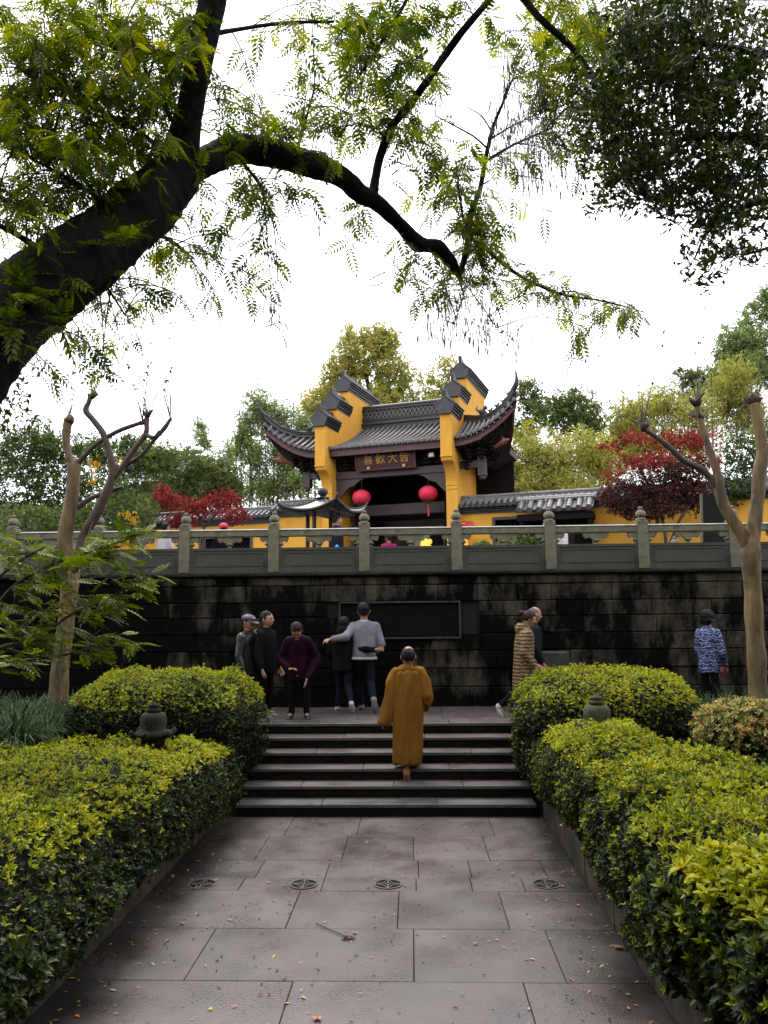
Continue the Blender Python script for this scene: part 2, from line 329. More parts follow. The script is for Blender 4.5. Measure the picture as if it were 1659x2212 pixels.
# --- the paved path, slab by slab
path = MB(); path.box(-2.0, 2.0, -16, 0.3, -0.3, -0.075); path = struct(path.build('path', M['joint']))
def vy(v): return float(atZ(895, v, 0)[1])
def vx(u, v): return float(atZ(u, v, 0)[0])
rows = [(1766, 1806, [624, 775, 1062]), (1806, 1858, [566, 745, 893, 1050]), (1858, 1897, [561, 708, 904, 1015, 1175]), (1897, 1925, [521, 697, 899, 1018, 1130]),
        (1925, 2007, [632, 860, 1089]), (2007, 2121, [430, 894, 1200]), (2121, 2290, [605, 1155])]
edges = []
for a, b, js in rows:
    m_ = (a+b)/2; edges.append((vy(b) if b < 2280 else vy(2290), vy(a) if a > 1766 else -0.01, [vx(j, m_) for j in js]))
y0 = edges[-1][0]
for k in range(8): edges.append((y0-1.0, y0, sorted([random.uniform(-1.1, -0.5), random.uniform(0.3, 1.2)]))); y0 -= 1.0
def slab(name, x0, x1, ya, yb, top, th, m, parent, tilt=0.0015, gap=0.0024):
    s = MB(); s.cbox(x0+gap, x1-gap, ya+gap, yb-gap, top-th, top, 0.0035)
    V = s.arr(); dz = [random.uniform(-tilt, tilt) for _ in range(3)]
    V[:, 2] += dz[0]+dz[1]*(V[:, 0]-x0)/(x1-x0)+dz[2]*(V[:, 1]-ya)/(yb-ya); s.v = [V]
    return s.build(name, m, parent)
for ya, yb, js in edges:
    c = [-1.95]+[j for j in js if j < 1.7]+[1.85]
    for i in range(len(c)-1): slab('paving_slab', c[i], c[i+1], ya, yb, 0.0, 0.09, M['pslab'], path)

# --- kerbs at both sides of the path
for sgn, side in ((-1, 'left'), (1, 'right')):
    k = thing('stone_kerb', f'low brown mossy stone kerb between the path and the {side} hedge', 'kerb', (sgn*2.1, -4, 0), group='kerbs along the path')
    y = -11.0
    while y < -0.02:
        l = random.uniform(0.8, 1.3); e = min(y+l, 0.0); x0, x1 = (-2.27, -1.955) if sgn < 0 else (1.855, 2.17)
        s = MB(); s.cbox(x0, x1, y+0.004, e-0.004, -0.1, 0.24+0.02*random.random()+0.06*max(0, (y+5)/5), 0.02, 0.006); s.build('kerb_stone', M['kerb'], k); y = e

# --- the steps
stairs = MB(); 
for k in range(6): stairs.box(-1.76, 1.76, k*TD+0.05, YL+0.5, k*HS-0.02 if k else -0.1, (k+1)*HS-0.07)
stairs = struct(stairs.build('stairs', M['joint']))
jn = [[-0.75, 0.62], [-1.05, 0.1, 0.95], [-0.3, 0.8], [-0.95, 0.35, 1.1], [-0.6, 0.5], [-1.0, -0.1, 0.85]]
for k in range(6):
    c = [-1.78]+jn[k]+[1.78]; yb = (k+1)*TD+0.03 if k < 5 else YL+0.36
    for i in range(len(c)-1):
        s = MB(); s.cbox(c[i]+0.002, c[i+1]-0.002, k*TD-0.012+random.uniform(-.003, .003), yb, (k+1)*HS-0.045, (k+1)*HS+random.uniform(-.002, .002), 0.007); s.build('tread_slab', M['tread'], stairs)
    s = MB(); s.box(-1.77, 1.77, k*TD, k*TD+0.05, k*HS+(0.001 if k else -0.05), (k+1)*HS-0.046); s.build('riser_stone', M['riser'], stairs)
# --- the landing at the foot of the wall
land = MB(); land.box(-14, 14, YL+0.36, YW+0.1, ZL-0.3, ZL-0.07); land.box(-14, -1.78, YL+0.02, YL+0.36, ZL-0.3, ZL-0.07); land.box(1.78, 14, YL+0.02, YL+0.36, ZL-0.3, ZL-0.07); land = struct(land.build('landing', M['joint']))
for r, (ya, yb) in enumerate([(YL+0.36, YL+1.0), (YL+1.0, YW-0.02)]):
    x = -7.0-random.random()
    while x < 8:
        e = x+random.uniform(0.9, 1.5); slab('paving_slab', x, e, ya, yb, ZL, 0.07, M['slab'], land); x = e
for x0, x1 in [(-6.5, -5), (-5, -3.2), (-3.2, -1.79), (1.79, 3.2), (3.2, 5), (5, 6.6)]: slab('paving_slab', x0, x1, YL+0.02, YL+0.36, ZL, 0.07, M['slab'], land)

# --- terrace behind the wall
s = MB(); s.box(-30, 30, YW+0.5, 23, ZT-0.3, ZT-0.004); struct(s.build('terrace', M['terrace']))

# --- the retaining wall, block by block
wall = thing('retaining_wall', 'tall black stained retaining wall of stone blocks below the balustrade', 'wall', (0, YW+0.3, ZL))
s = MB(); s.box(-14, 14, YW+0.06, YW+0.5, ZL-0.3, ZT-0.1); s.build('wall_core', M['joint'], wall)
courses = [ZL-0.02, 1.18, 1.48, 1.77, 2.05, 2.33, 2.58, 2.86, 3.02]
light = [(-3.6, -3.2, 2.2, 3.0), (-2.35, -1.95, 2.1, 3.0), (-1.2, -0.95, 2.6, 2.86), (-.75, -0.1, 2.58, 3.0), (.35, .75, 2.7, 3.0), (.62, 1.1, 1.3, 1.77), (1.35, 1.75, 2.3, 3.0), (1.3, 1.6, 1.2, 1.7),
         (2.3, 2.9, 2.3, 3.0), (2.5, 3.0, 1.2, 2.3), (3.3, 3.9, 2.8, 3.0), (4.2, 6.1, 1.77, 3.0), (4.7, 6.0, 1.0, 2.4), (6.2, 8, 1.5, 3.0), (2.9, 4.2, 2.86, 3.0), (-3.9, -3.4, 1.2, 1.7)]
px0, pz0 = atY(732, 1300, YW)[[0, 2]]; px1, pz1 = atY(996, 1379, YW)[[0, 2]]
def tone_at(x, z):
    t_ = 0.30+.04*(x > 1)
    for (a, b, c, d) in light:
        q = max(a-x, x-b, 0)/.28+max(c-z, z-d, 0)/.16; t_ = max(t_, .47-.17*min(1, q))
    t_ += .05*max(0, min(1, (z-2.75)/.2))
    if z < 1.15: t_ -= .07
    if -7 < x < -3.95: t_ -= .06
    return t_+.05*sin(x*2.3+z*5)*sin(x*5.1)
for k in range(8):
    z0, z1 = courses[k], courses[k+1]; x = -8.2+0.3*random.random()
    while x < 9.3:
        e = x+random.choice((0.38, .5, .62, .75, .95, 1.15))*random.uniform(.85, 1.15)
        cx, cz = (x+e)/2, (z0+z1)/2
        if px0-0.05 < cx < px1+0.05 and pz1 < cz < pz0: x = e; continue
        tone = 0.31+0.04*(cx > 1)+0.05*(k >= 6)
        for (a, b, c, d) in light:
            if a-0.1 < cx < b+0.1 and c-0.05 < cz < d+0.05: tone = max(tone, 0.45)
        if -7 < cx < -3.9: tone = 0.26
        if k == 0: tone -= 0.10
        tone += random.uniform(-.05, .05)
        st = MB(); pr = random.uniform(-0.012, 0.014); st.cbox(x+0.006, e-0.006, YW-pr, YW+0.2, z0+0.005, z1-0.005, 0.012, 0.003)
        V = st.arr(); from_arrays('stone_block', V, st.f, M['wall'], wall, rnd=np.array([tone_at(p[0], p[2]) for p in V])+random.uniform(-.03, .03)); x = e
# framed inscription panel, long gone black
fr = MB()
M['frame'] = mat('panel_frame', (0.045, 0.041, 0.033), (0.004, 0.004, 0.003), rough=0.85, scale=9, bump=0.4)
fr.box(px0, px1, YW-0.035, YW+0.1, pz0-0.028, pz0); fr.box(px0, px1, YW-0.035, YW+0.1, pz1, pz1+0.028)
fr.box(px0, px0+0.028, YW-0.034, YW+0.1, pz1+0.028, pz0-0.028); fr.box(px1-0.028, px1, YW-0.034, YW+0.1, pz1+0.028, pz0-0.028); fr.build('panel_frame', M['frame'], wall)
s = MB(); s.box(px0+0.045, px1-0.045, YW+0.01, YW+0.06, pz1+0.045, pz0-0.045); s.build('inscription_panel', mat('black_slate', (0.007, 0.007, 0.006), (0.003, 0.003, 0.003), rough=0.85, scale=20, bump=0.3, spec=.06), wall)
x = -8.5
while x < 9.2:
    e = x+random.uniform(1.2, 1.9); s = MB(); s.cbox(x, e-0.004, YW-0.07, YW+0.5, 3.02, ZT-0.012, 0.015, 0.004); s.build('coping_stone', M['coping'], wall); x = e
# dirt and old leaves on the coping
# stone block standing at the foot of the wall
bx0, bz0 = atY(1155, 1408, YW-0.25)[[0, 2]]; bx1 = atY(1227, 1408, YW-0.25)[0]
s = MB(); s.cbox(bx0, bx1, YW-0.3, YW-0.03, ZL, bz0, 0.02, 0.006); tag(s.build('stone_plinth', mat('plinth_stone', (0.05, 0.044, 0.034), (0.022, 0.02, 0.016), rough=0.8, scale=8, bump=0.3)), 'low grey stone block standing against the wall behind the right hedge', 'stone block')

# --- the balustrade
bal = thing('stone_balustrade', 'grey carved stone balustrade with lotus bud posts along the terrace edge', 'balustrade', (0.4, YW+0.15, ZT))
YB = YW+0.16; posts = [-6.58, -5.06, -3.54, -2.0, -0.45, 1.12, 2.70, 4.25, 5.77, 7.3]
pm = MB(); pm.cbox(-0.09, 0.09, -0.09, 0.09, 0, 0.82, 0.012); fm = MB()
fm.lathe((0, 0, 0.82), [(0.085, 0), (0.095, 0.012), (0.085, 0.03), (0.05, 0.045), (0.048, 0.058), (0.075, 0.07), (0.088, 0.095), (0.085, 0.13), (0.06, 0.165), (0.035, 0.182), (0.028, 0.19), (0.04, 0.20), (0.042, 0.222), (0.02, 0.24), (0.0, 0.243)], 16, 8, 0.06)
pme = fme = None
for i, x in enumerate(posts):
    o = pm.build('post', M['balu'], bal, local=True) if pme is None else inst(pme, 'post', bal); pme = o.data; o.location = (x-0.4, 0.01, 0)
    f = fm.build('finial', M['balu'], o, local=True, smooth=True) if fme is None else inst(fme, 'finial', o); fme = f.data; f.rotation_euler.z = random.random()
LB = 1.37
def bay(L_):
    a = MB(); a.cbox(-L_/2, L_/2, -0.055, 0.055, 0.62, 0.722, 0.012)
    top = MB(); top.cbox(-L_/2, L_/2, -0.065, 0.065, 0.722, 0.752, 0.012)
    p = MB(); p.box(-L_/2, L_/2, -0.04, 0.04, -0.01, 0.43)
    e = 0.012
    for (x0, x1, z0, z1) in [(-L_/2, L_/2, 0.385, 0.43), (-L_/2, L_/2, 0.0, 0.08), (-L_/2, -L_/2+0.05, 0.08, 0.385), (L_/2-0.05, L_/2, 0.08, 0.385)]: p.box(x0, x1, -0.04-e, 0.04+e, z0, z1)
    for (x0, x1, z0, z1) in [(-L_/2+.09, L_/2-.09, 0.335, 0.347), (-L_/2+.09, L_/2-.09, 0.118, 0.13), (-L_/2+.09, -L_/2+.102, 0.13, 0.335), (L_/2-.102, L_/2-.09, 0.13, 0.335)]: p.box(x0, x1, -0.04-e*.7, 0.04+e*.7, z0, z1)
    cl = [(-.21, .622), (-.215, .585), (-.20, .545), (-.165, .525), (-.13, .535), (-.11, .555), (-.095, .53), (-.06, .515), (.06, .515), (.095, .53), (.11, .555), (.13, .535), (.165, .525), (.20, .545), (.215, .585), (.21, .622)]
    c = MB(); c.prism(cl[::-1], (0, -0.035, 0), (1, 0, 0), (0, 0, 1), (0, 0.07, 0))
    v = MB(); v.lathe((0, 0, 0.43), [(0.06, 0), (0.035, 0.012), (0.03, 0.03), (0.06, 0.05), (0.068, 0.068), (0.04, 0.086), (0.04, 0.1)], 12)
    hc = [(0, .622), (.15, .622), (.155, .585), (.14, .545), (.11, .528), (.08, .54), (.06, .555), (.045, .53), (0, .515)]
    h1 = MB(); h1.prism([(q-L_/2, z) for q, z in hc[::-1]], (0, -0.035, 0), (1, 0, 0), (0, 0, 1), (0, 0.07, 0)); h1.lathe((-L_/2+.01, 0, 0.43), [(0.06, 0), (0.035, 0.012), (0.03, 0.03), (0.06, 0.05), (0.068, 0.068), (0.04, 0.086), (0.04, 0.1)], 12)
    h2 = MB(); h2.prism([(L_/2-q, z) for q, z in hc], (0, -0.035, 0), (1, 0, 0), (0, 0, 1), (0, 0.07, 0)); h2.lathe((L_/2-.01, 0, 0.43), [(0.06, 0), (0.035, 0.012), (0.03, 0.03), (0.06, 0.05), (0.068, 0.068), (0.04, 0.086), (0.04, 0.1)], 12)
    return [('handrail', a, 'balu'), ('handrail_top', top, 'railtop'), ('panel', p, 'panel'), ('cloud_bracket', c, 'balu'), ('vase', v, 'balu'), ('cloud_bracket', h1, 'balu'), ('cloud_bracket', h2, 'balu')]
for nm, b_, mm in bay(LB):
    me = None
    for i in range(len(posts)-1):
        o = b_.build(nm, M[mm], bal, local=True) if me is None else inst(me, nm, bal); me = o.data
        L_ = posts[i+1]-posts[i]-0.18; o.location = ((posts[i]+posts[i+1])/2-0.4, 0, 0); o.scale.x = L_/LB

# --- coin shaped drain covers let into the paving
dm1 = MB(); dm1.lathe((0, 0, 0), [(0.128, 0.001), (0.128, 0.0022), (0, 0.0022)], 28)
dm2 = MB()
n = 32
def ring(mb, r0, r1, z0, z1, n=32):
    V = []; 
    for r, z in ((r0, z0), (r0, z1), (r1, z1), (r1, z0)): V += [(r*cos(2*pi*k/n), r*sin(2*pi*k/n), z) for k in range(n)]
    F = [(i*n+k, i*n+(k+1) % n, ((i+1) % 4)*n+(k+1) % n, ((i+1) % 4)*n+k) for i in range(4) for k in range(n)]; mb.add(V, F)
ring(dm2, 0.128, 0.146, -0.01, 0.005)
for q in range(4):
    a0 = q*pi/2; P = []
    for t_ in np.linspace(0, 1, 7):       # concave strap from one ring corner to the next
        a = a0+t_*pi/2; r = 0.128-0.062*sin(pi*t_); P.append(((r-0.014)*cos(a), (r-0.014)*sin(a), (r)*cos(a), (r)*sin(a)))
    for z in (0.0052,):
        V = []; 
        for p in P: V += [(p[0], p[1], z), (p[2], p[3], z), (p[0], p[1], -0.01), (p[2], p[3], -0.01)]
        F = []
        for i in range(6): b0 = i*4; F += [(b0, b0+1, b0+5, b0+4), (b0, b0+4, b0+6, b0+2), (b0+1, b0+3, b0+7, b0+5)]
        dm2.add(V, F)
ring(dm2, 0.018, 0.036, -0.01, 0.0054, 4)
for q in range(4): dm2.obox((0.082*cos(q*pi/2), 0.082*sin(q*pi/2), -0.002), (0.048*cos(q*pi/2), 0.048*sin(q*pi/2), 0), (-0.008*sin(q*pi/2), 0.008*cos(q*pi/2), 0), (0, 0, 0.0065))
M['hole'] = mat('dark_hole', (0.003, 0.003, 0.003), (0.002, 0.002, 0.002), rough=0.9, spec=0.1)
dl = ['farthest left near the left kerb', 'second from the left on the path', 'just right of the middle of the path', 'alone by the right kerb']
d0 = None
for i, u in enumerate((437, 656, 838, 1180)):
    p = atZ(u, 1911, 0); t = thing('drain_cover', f'round coin shaped stone drain cover, {dl[i]}', 'drain cover', (p[0], p[1], 0.004), group='coin shaped drain covers in the paving')
    a = dm1.build('drain_hole', M['hole'], t, local=True) if d0 is None else inst(d0[0], 'drain_hole', t)
    b = dm2.build('grille', M['tread'], t, local=True) if d0 is None else inst(d0[1], 'grille', t); d0 = (a.data, b.data); t.scale = (.87, .87, 1)
# ================================================================== THE TEMPLE GATE
TH = radians(18); G0 = np.array([-0.54, 14.07, 0.0])
gax = np.array([cos(TH), -sin(TH), 0]); gay = np.array([sin(TH), cos(TH), 0])
def gl(lx, ly, z): return G0+gax*lx+gay*ly+np.array([0, 0, z])
def onY(x, y, ly): d = atP(x, y, G0+gay*ly, gay)-G0; return np.array([d@gax, ly, d[2]])
M['yellow'] = mat('ochre_plaster', (0.58, 0.300, 0.042), (0.50, 0.250, 0.034), rough=0.85, scale=3, detail=8, bump=0.08, bscale=40, c3=(0.40, 0.195, 0.03), s3=1.3, t3=(0.52, 0.85), spec=0.2, stretch=(1.3, 1.3, .7))
M['tile'] = mat('grey_roof_tile', (0.13, 0.118, 0.122), (0.07, 0.064, 0.068), rough=0.42, scale=9, detail=6, bump=0.15, bscale=40, c3=(0.022, 0.022, 0.022), s3=3.5, t3=(0.5, 0.7), rvar=0.12)
M['tiledark'] = mat('dark_ridge_tile', (0.019, 0.019, 0.021), (0.008, 0.008, 0.009), rough=0.5, scale=9, bump=0.2, bscale=40)
M['cap'] = mat('cap_plaster', (0.036, 0.034, 0.042), (0.020, 0.019, 0.024), rough=0.6, scale=6, bump=0.15, c3=(0.014, 0.014, 0.014), s3=5, t3=(0.55, 0.7))
M['redwood'] = mat('dark_red_wood', (0.075, 0.020, 0.018), (0.05, 0.014, 0.013), rough=0.55, scale=5, bump=0.1)
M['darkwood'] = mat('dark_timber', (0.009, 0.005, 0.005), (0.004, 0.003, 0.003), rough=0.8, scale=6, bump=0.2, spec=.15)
M['beam'] = mat('purple_brown_beam', (0.040, 0.020, 0.021), (0.024, 0.012, 0.013), rough=0.55, scale=4, bump=0.1)
gate = thing('temple_gate', 'ochre temple gate with stepped fire walls, grey tiled upturned roof and gold lettered plaque', 'temple gate', tuple(G0), -TH)
B = lambda mb, n, m, p=gate, sm=False: mb.build(n, M[m] if isinstance(m, str) else m, p, sm, local=True)
IN, OUT, ZF = 1.885, 2.235, ZT-0.02
cv = [(0.55-0.55*(1-cos(a)), 6.30+0.62*sin(a)) for a in np.linspace(0.12, pi/2-0.1, 9)]
prof = [(.55, ZF), (.55, 6.30)]+cv+[(0.03, 6.96), (0.03, 7.02), (0, 7.02), (0, 8.33), (.95, 8.33), (.95, 9.1), (1.95, 9.1), (1.95, 9.98), (4.65, 9.98), (4.65, 9.1), (5.65, 9.1), (5.65, 8.33), (6.6, 8.33), (6.6, ZF)]
def tile_cap(x, y0, y1, z, par):
    c = MB(); h = (.19, .225, .26); yy0, yy1 = y0-.03, y1+.03
    for i, w_ in enumerate(h): c.box(x-w_, x+w_, yy0, yy1, z+.075*i-.01*(i == 0), z+.075*i+.05); c.box(x-w_+.03, x+w_-.03, yy0+.01, yy1-.01, z+.075*i+.05, z+.075*i+.075)
    B(c, 'corbel_course', 'tiledark', par)
    s = MB(); s.prism([(-.31, .21), (.31, .21), (.31, .25), (0, .50), (-.31, .25)], (x, yy0+.02, z), (1, 0, 0), (0, 0, 1), (0, yy1-yy0-.04, 0)); B(s, 'tile_bed', 'tiledark', par)
    for yf, e in ((yy0-.015, -.05), (yy1+.015, .05)): f = MB(); f.prism([(-.19, -.01), (.19, -.01), (.21, .05), (.245, .10), (.265, .16), (.30, .22), (.30, .25), (0, .485), (-.30, .25), (-.30, .22), (-.265, .16), (-.245, .10), (-.21, .05)], (x, yf, z), (1, 0, 0), (0, 0, 1), (0, e, 0)); B(f, 'gable_plate', 'cap', par)
    n = int((y1-y0)/.125); me = None
    for k in range(n+1):
        yk = y0+.03+(y1-y0-.06)*k/n
        if me is None:
            t = MB()
            for sg in (-1, 1):
                t.tube([(sg*.03, 0, .53), (sg*.18, 0, .405), (sg*.345, 0, .262)], [.032, .034, .036], 7)
            o = B(t, 'roof_tile', 'tiledark', par); me = o.data
        else: o = inst(me, 'roof_tile', par)
        o.location = (x, yk, z)
    for yk in (y0-.06,):
        e = MB()
        for sg in (-1, 1): e.tube([(x+sg*.0, yk, z+.515), (x+sg*.17, yk, z+.39), (x+sg*.34, yk, z+.252)], [.024, .024, .024], 6)
        B(e, 'verge_tile', 'tiledark', par)
    r = MB(); r.box(x-.045, x+.045, y0, y1, z+.48, z+.60); r.tube([(x, y0-.02, z+.62), (x, (y0+y1)/2, z+.60), (x, y1+.02, z+.62)], [.05, .045, .05], 8)
    r.prism([(-.06, .46), (.10, .46), (.30, .60), (.02, .72), (-.07, .74), (-.09, .70)], (x-.05, y0, z), (0, 1, 0), (0, 0, 1), (.10, 0, 0)); B(r, 'cap_ridge', 'tiledark', par)
for sg in (-1, 1):
    x0, x1 = sorted((sg*IN, sg*OUT)); s = MB(); s.prism(prof, (x0, 0, 0), (0, 1, 0), (0, 0, 1), (x1-x0, 0, 0)); wl = B(s, 'fire_wall', 'yellow')
    s = MB()
    for z in (6.13, 6.25): s.box(x0-.012, x1+.012, .53, .60, z, z+.035)
    s.box(x0-.012, x1+.012, -.015, .05, 7.03, 7.07); B(s, 'moulding', 'yellow', wl)
    for (a, b, z) in [(0, .95, 8.33), (.95, 1.95, 9.1), (1.95, 4.65, 9.98), (4.65, 5.65, 9.1), (5.65, 6.6, 8.33)]:
        c = MB(); c.box((x0+x1)/2-.02, (x0+x1)/2+.02, a+.05, b-.05, z+.02, z+.04); c = B(c, 'tile_cap', 'tiledark')
        tile_cap((x0+x1)/2, a, b, z, c)
# --- roofs
def tile_row(p0, p1, sag, n=10, r=.052, seg=.21):
    """half round tile row from eave p0 up to p1"""
    p0, p1 = np.array(p0), np.array(p1); L_ = np.linalg.norm(p1-p0); k = max(2, int(L_/seg)); pts = []; rad = []
    for i in range(k):
        for e, rr in ((0.0, r*1.06), (0.97, r*.90)):
            t = (i+e)/k; q = p0+(p1-p0)*t; q = q-np.array([0, 0, 4*sag*t*(1-t)]); pts.append(q); rad.append(rr)
    return MB().tube(pts, rad, 7)
def zeave(ax_): return 7.62+0.98*max(0, (ax_-2.25)/1.9)**2.0
def eave_end(parent, x, y, z, me=[None]):
    if me[0] is None:
        t = MB(); t.lathe((0, 0, 0), [(.062, 0), (.062, .022), (.045, .03), (0, .03)], 12); V = t.arr(); V = np.stack([V[:, 0], -V[:, 2], V[:, 1]], 1); t.v = [V]
        t.prism([(.07, -.0), (.125, 0.0), (.0975, -.07)], (0, 0, -.02), (1, 0, 0), (0, 0, 1), (0, -.02, 0))
        o = B(t, 'eave_tile', 'tile', parent); me[0] = o.data
    else: o = inst(me[0], 'eave_tile', parent)
    o.location = (x, y-.005, z+.035)
roof = MB(); xs_ = np.linspace(-IN, IN, 2)
YE, YR, ZR = .27, 3.3, 8.92
def zmain(t): return 7.62+(ZR-7.62)*t-4*0.14*t*(1-t)*.9
P = [[(x, YE+(YR-YE)*t, zmain(t)) for t in np.linspace(0, 1, 10)] for x in xs_]; roof.grid(P)
P = [[(x, 6.6-YE-(YR-YE)*t, zmain(t)) for t in np.linspace(0, 1, 10)][::-1] for x in xs_]; roof.grid(P)
P = [[(x, YE+.1+(YR-YE-.1)*t, zmain(t)-.12) for t in np.linspace(0, 1, 10)][::-1] for x in xs_]; roof.grid(P)
main_roof = B(roof, 'main_roof', 'tiledark')
nr = 20; me = None
for k in range(nr):
    x = -IN+.06+(2*IN-.12)*k/(nr-1)
    o = B(tile_row((0, YE, 7.64), (0, YR, ZR+.03), .128, seg=.2), 'roof_tile_row', 'tile', main_roof) if me is None else inst(me, 'roof_tile_row', main_roof)
    me = o.data; o.location = (x, 0, 0); eave_end(main_roof, x, YE, 7.62)
# ridge with pierced lattice
s = MB(); s.box(-IN, IN, YR-.16, YR+.16, 8.86, 9.0); s.tube([(-IN, YR-.14, 9.05), (IN, YR-.14, 9.05)], .06, 8); s.box(-IN, IN, YR-.09, YR+.09, 9.0, 9.2); s.box(-IN, IN, YR-.12, YR+.12, 9.2, 9.25)
s.box(-IN, IN, YR-.05, YR+.05, 9.25, 9.56); s.box(-IN, IN, YR-.12, YR+.12, 9.56, 9.62); s.tube([(-IN, YR, 9.68), (IN, YR, 9.68)], .085, 10)
ridge = B(s, 'ridge', 'tiledark'); lat = MB(); nx = 24
for k in range(nx):
    x = -IN+2*IN*(k+.5)/nx; w_ = IN/nx
    for sg in (-1, 1): lat.obox((x, YR-.075, 9.405), (w_*.92, 0, sg*.135), (0, .018, 0), (-sg*.010, 0, .008))
B(lat, 'ridge_lattice', 'tile', ridge)
# wings with upturned corners
HX = [2.235, 2.73, 3.2, 3.7, 4.0, 4.2]; HZ = [8.56, 8.40, 8.34, 8.50, 8.76, 9.0]
def hipz(ax_): return float(np.interp(ax_, HX, HZ))
def hipy(ax_): return 1.6-1.5*(ax_-2.235)/1.95
beasts = [(2.95, .10), (3.25, .055), (3.5, .055), (3.72, .05), (3.92, .05)]
for sg in (-1, 1):
    for back in (0,):
        fy = (lambda y: y) if not back else (lambda y: 6.6-y)
        w_ = MB(); P = []; P2 = []
        for x in np.linspace(2.235, 4.17, 12):
            ze, zh, ye, yh = zeave(x), hipz(x)-.12, .25-.12*(x-2.2)/2, hipy(x)
            if x > 4.05: yh = ye+.02; zh = ze+.12
            P.append([(sg*x, fy(ye+(yh-ye)*t), ze+(zh-ze)*t-.25*t*(1-t)*(4.2-x)/2) for t in np.linspace(0, 1, 6)])
            P2.append([(sg*x, fy(ye+.06+(yh-ye)*t), ze-.1+(zh-ze)*t-.25*t*(1-t)*(4.2-x)/2) for t in np.linspace(0, 1, 6)][::-1])
        w_.grid(P); w_.grid(P2); wing = B(w_, 'wing_roof', 'tiledark')
        if not back:
            for k in range(11):
                x = 2.33+.178*k; ze, zh, ye, yh = zeave(x), hipz(x)-.10, .25-.12*(x-2.2)/2, hipy(x)
                if x > 4.12: continue
                B(tile_row((sg*x, ye, ze+.02), (sg*x, max(yh, ye+.12), max(zh, ze+.1)), .05*(4.2-x)/2, seg=.2), 'roof_tile_row', 'tile', wing); eave_end(wing, sg*x, ye, ze)
        # hip ridge
        pts = [(sg*x, fy(hipy(x)), hipz(x)) for x in np.linspace(2.235, 4.15, 14)]
        h = MB(); n_ = len(pts); L1 = []; 
        for (o_, r_) in ((-.10, .075), (.0, .055), (.05, .06)):
            h.tube([(p[0], p[1], p[2]+o_) for p in pts], r_, 8)
        tp = [(sg*4.1, fy(.12), 8.88), (sg*4.19, fy(.05), 9.0), (sg*4.23, fy(.0), 9.12), (sg*4.225, fy(-.02), 9.25), (sg*4.21, fy(-.03), 9.40)]
        h.tube(tp, [.085, .08, .055, .038, .022], 8); hr = B(h, 'hip_ridge', 'tiledark')
        if not back:
            for i, (x, r_) in enumerate(beasts):
                b = MB(); c = np.array([sg*x, hipy(x), hipz(x)+.10]); b.ell(c+[0, 0, r_*.8], (r_*1.2, r_*.8, r_*1.1), 8, 6); b.ell(c+[sg*r_*1.0, -r_*.3, r_*2.0], (r_*.65, r_*.6, r_*.7), 8, 6); b.tube([c+[-sg*r_, 0, r_], c+[-sg*r_*1.9, 0, r_*2.0], c+[-sg*r_*1.5, 0, r_*3.0]], [r_*.5, r_*.35, r_*.1], 5)
                b.tube([c+[sg*r_*.7, 0, -.02], c+[sg*r_*.8, 0, r_]], r_*.35, 5); b.tube([c+[-sg*r_*.6, 0, -.02], c+[-sg*r_*.6, 0, r_]], r_*.35, 5); B(b, 'ridge_beast', 'tiledark', hr)
    # side slope of the wing
    P = []; P2 = []
    for y in np.linspace(.1, 3.4, 12):
        d = max(0, 1-(y-.1)/1.9); ze = 7.62+.98*d*d; t_ = min(1, (y-.1)/1.5+.001); xe = 3.62+.55*d
        xi = 4.17-1.93*t_; zi = hipz(xi)-.1
        P.append([(sg*(xe+(xi-xe)*t), y, ze+(zi-ze)*t) for t in np.linspace(0, 1, 5)]); P2.append([(sg*(xe-.06+(xi-xe+.06)*t), y, ze-.12+(zi-ze)*t) for t in np.linspace(0, 1, 5)][::-1])
    s = MB(); s.grid(P); s.grid(P2); ss = B(s, 'side_roof', 'tiledark')
    # curved red fascia under the wing eave, front and side
    f = MB(); P = []
    for x in np.linspace(2.24, 4.15, 12):
        z = zeave(x); y = .33-.12*(x-2.2)/2; P.append([(sg*x, y, z-.04), (sg*x, y, z-.235), (sg*x, y+.05, z-.235), (sg*x, y+.05, z-.04), (sg*x, y, z-.04)])
    f.grid(P); P = []
    for y in np.linspace(.22, 3.35, 12):
        d = max(0, 1-(y-.1)/1.9); z = 7.62+.98*d*d; xe = 3.62+.55*d-.05; P.append([(sg*xe, y, z-.04), (sg*xe, y, z-.235), (sg*(xe-.05), y, z-.235), (sg*(xe-.05), y, z-.04), (sg*xe, y, z-.04)])
    f.grid(P); B(f, 'eave_board', 'redwood')
    # sloping underside with rafters
    u = MB(); P = []
    for x in np.linspace(2.24, 4.1, 10):
        z = zeave(x)-.24; y = .38-.12*(x-2.2)/2; P.append([(sg*x, y, z), (sg*min(x, 3.4), 1.1, 7.25), (sg*min(x, 2.9), 1.6, 7.0)])
    u.grid(P); P = []
    for y in np.linspace(.3, 3.3, 10):
        d = max(0, 1-(y-.1)/1.9); z = 7.62+.98*d*d-.24; P.append([(sg*(3.55+.5*d), y, z), (sg*3.2, min(max(y, 1.1), 3.2), 7.15), (sg*2.9, min(max(y, 1.6), 3.1), 7.0)])
    u.grid(P); B(u, 'soffit', 'darkwood')
    for k in range(9):
        x = 2.35+.2*k; r_ = MB(); r_.tube([(sg*x, .40-.12*(x-2.2)/2, zeave(x)-.27), (sg*min(x, 2.3+.10*k), 1.25, 7.2)], .035, 6); B(r_, 'rafter', 'darkwood')
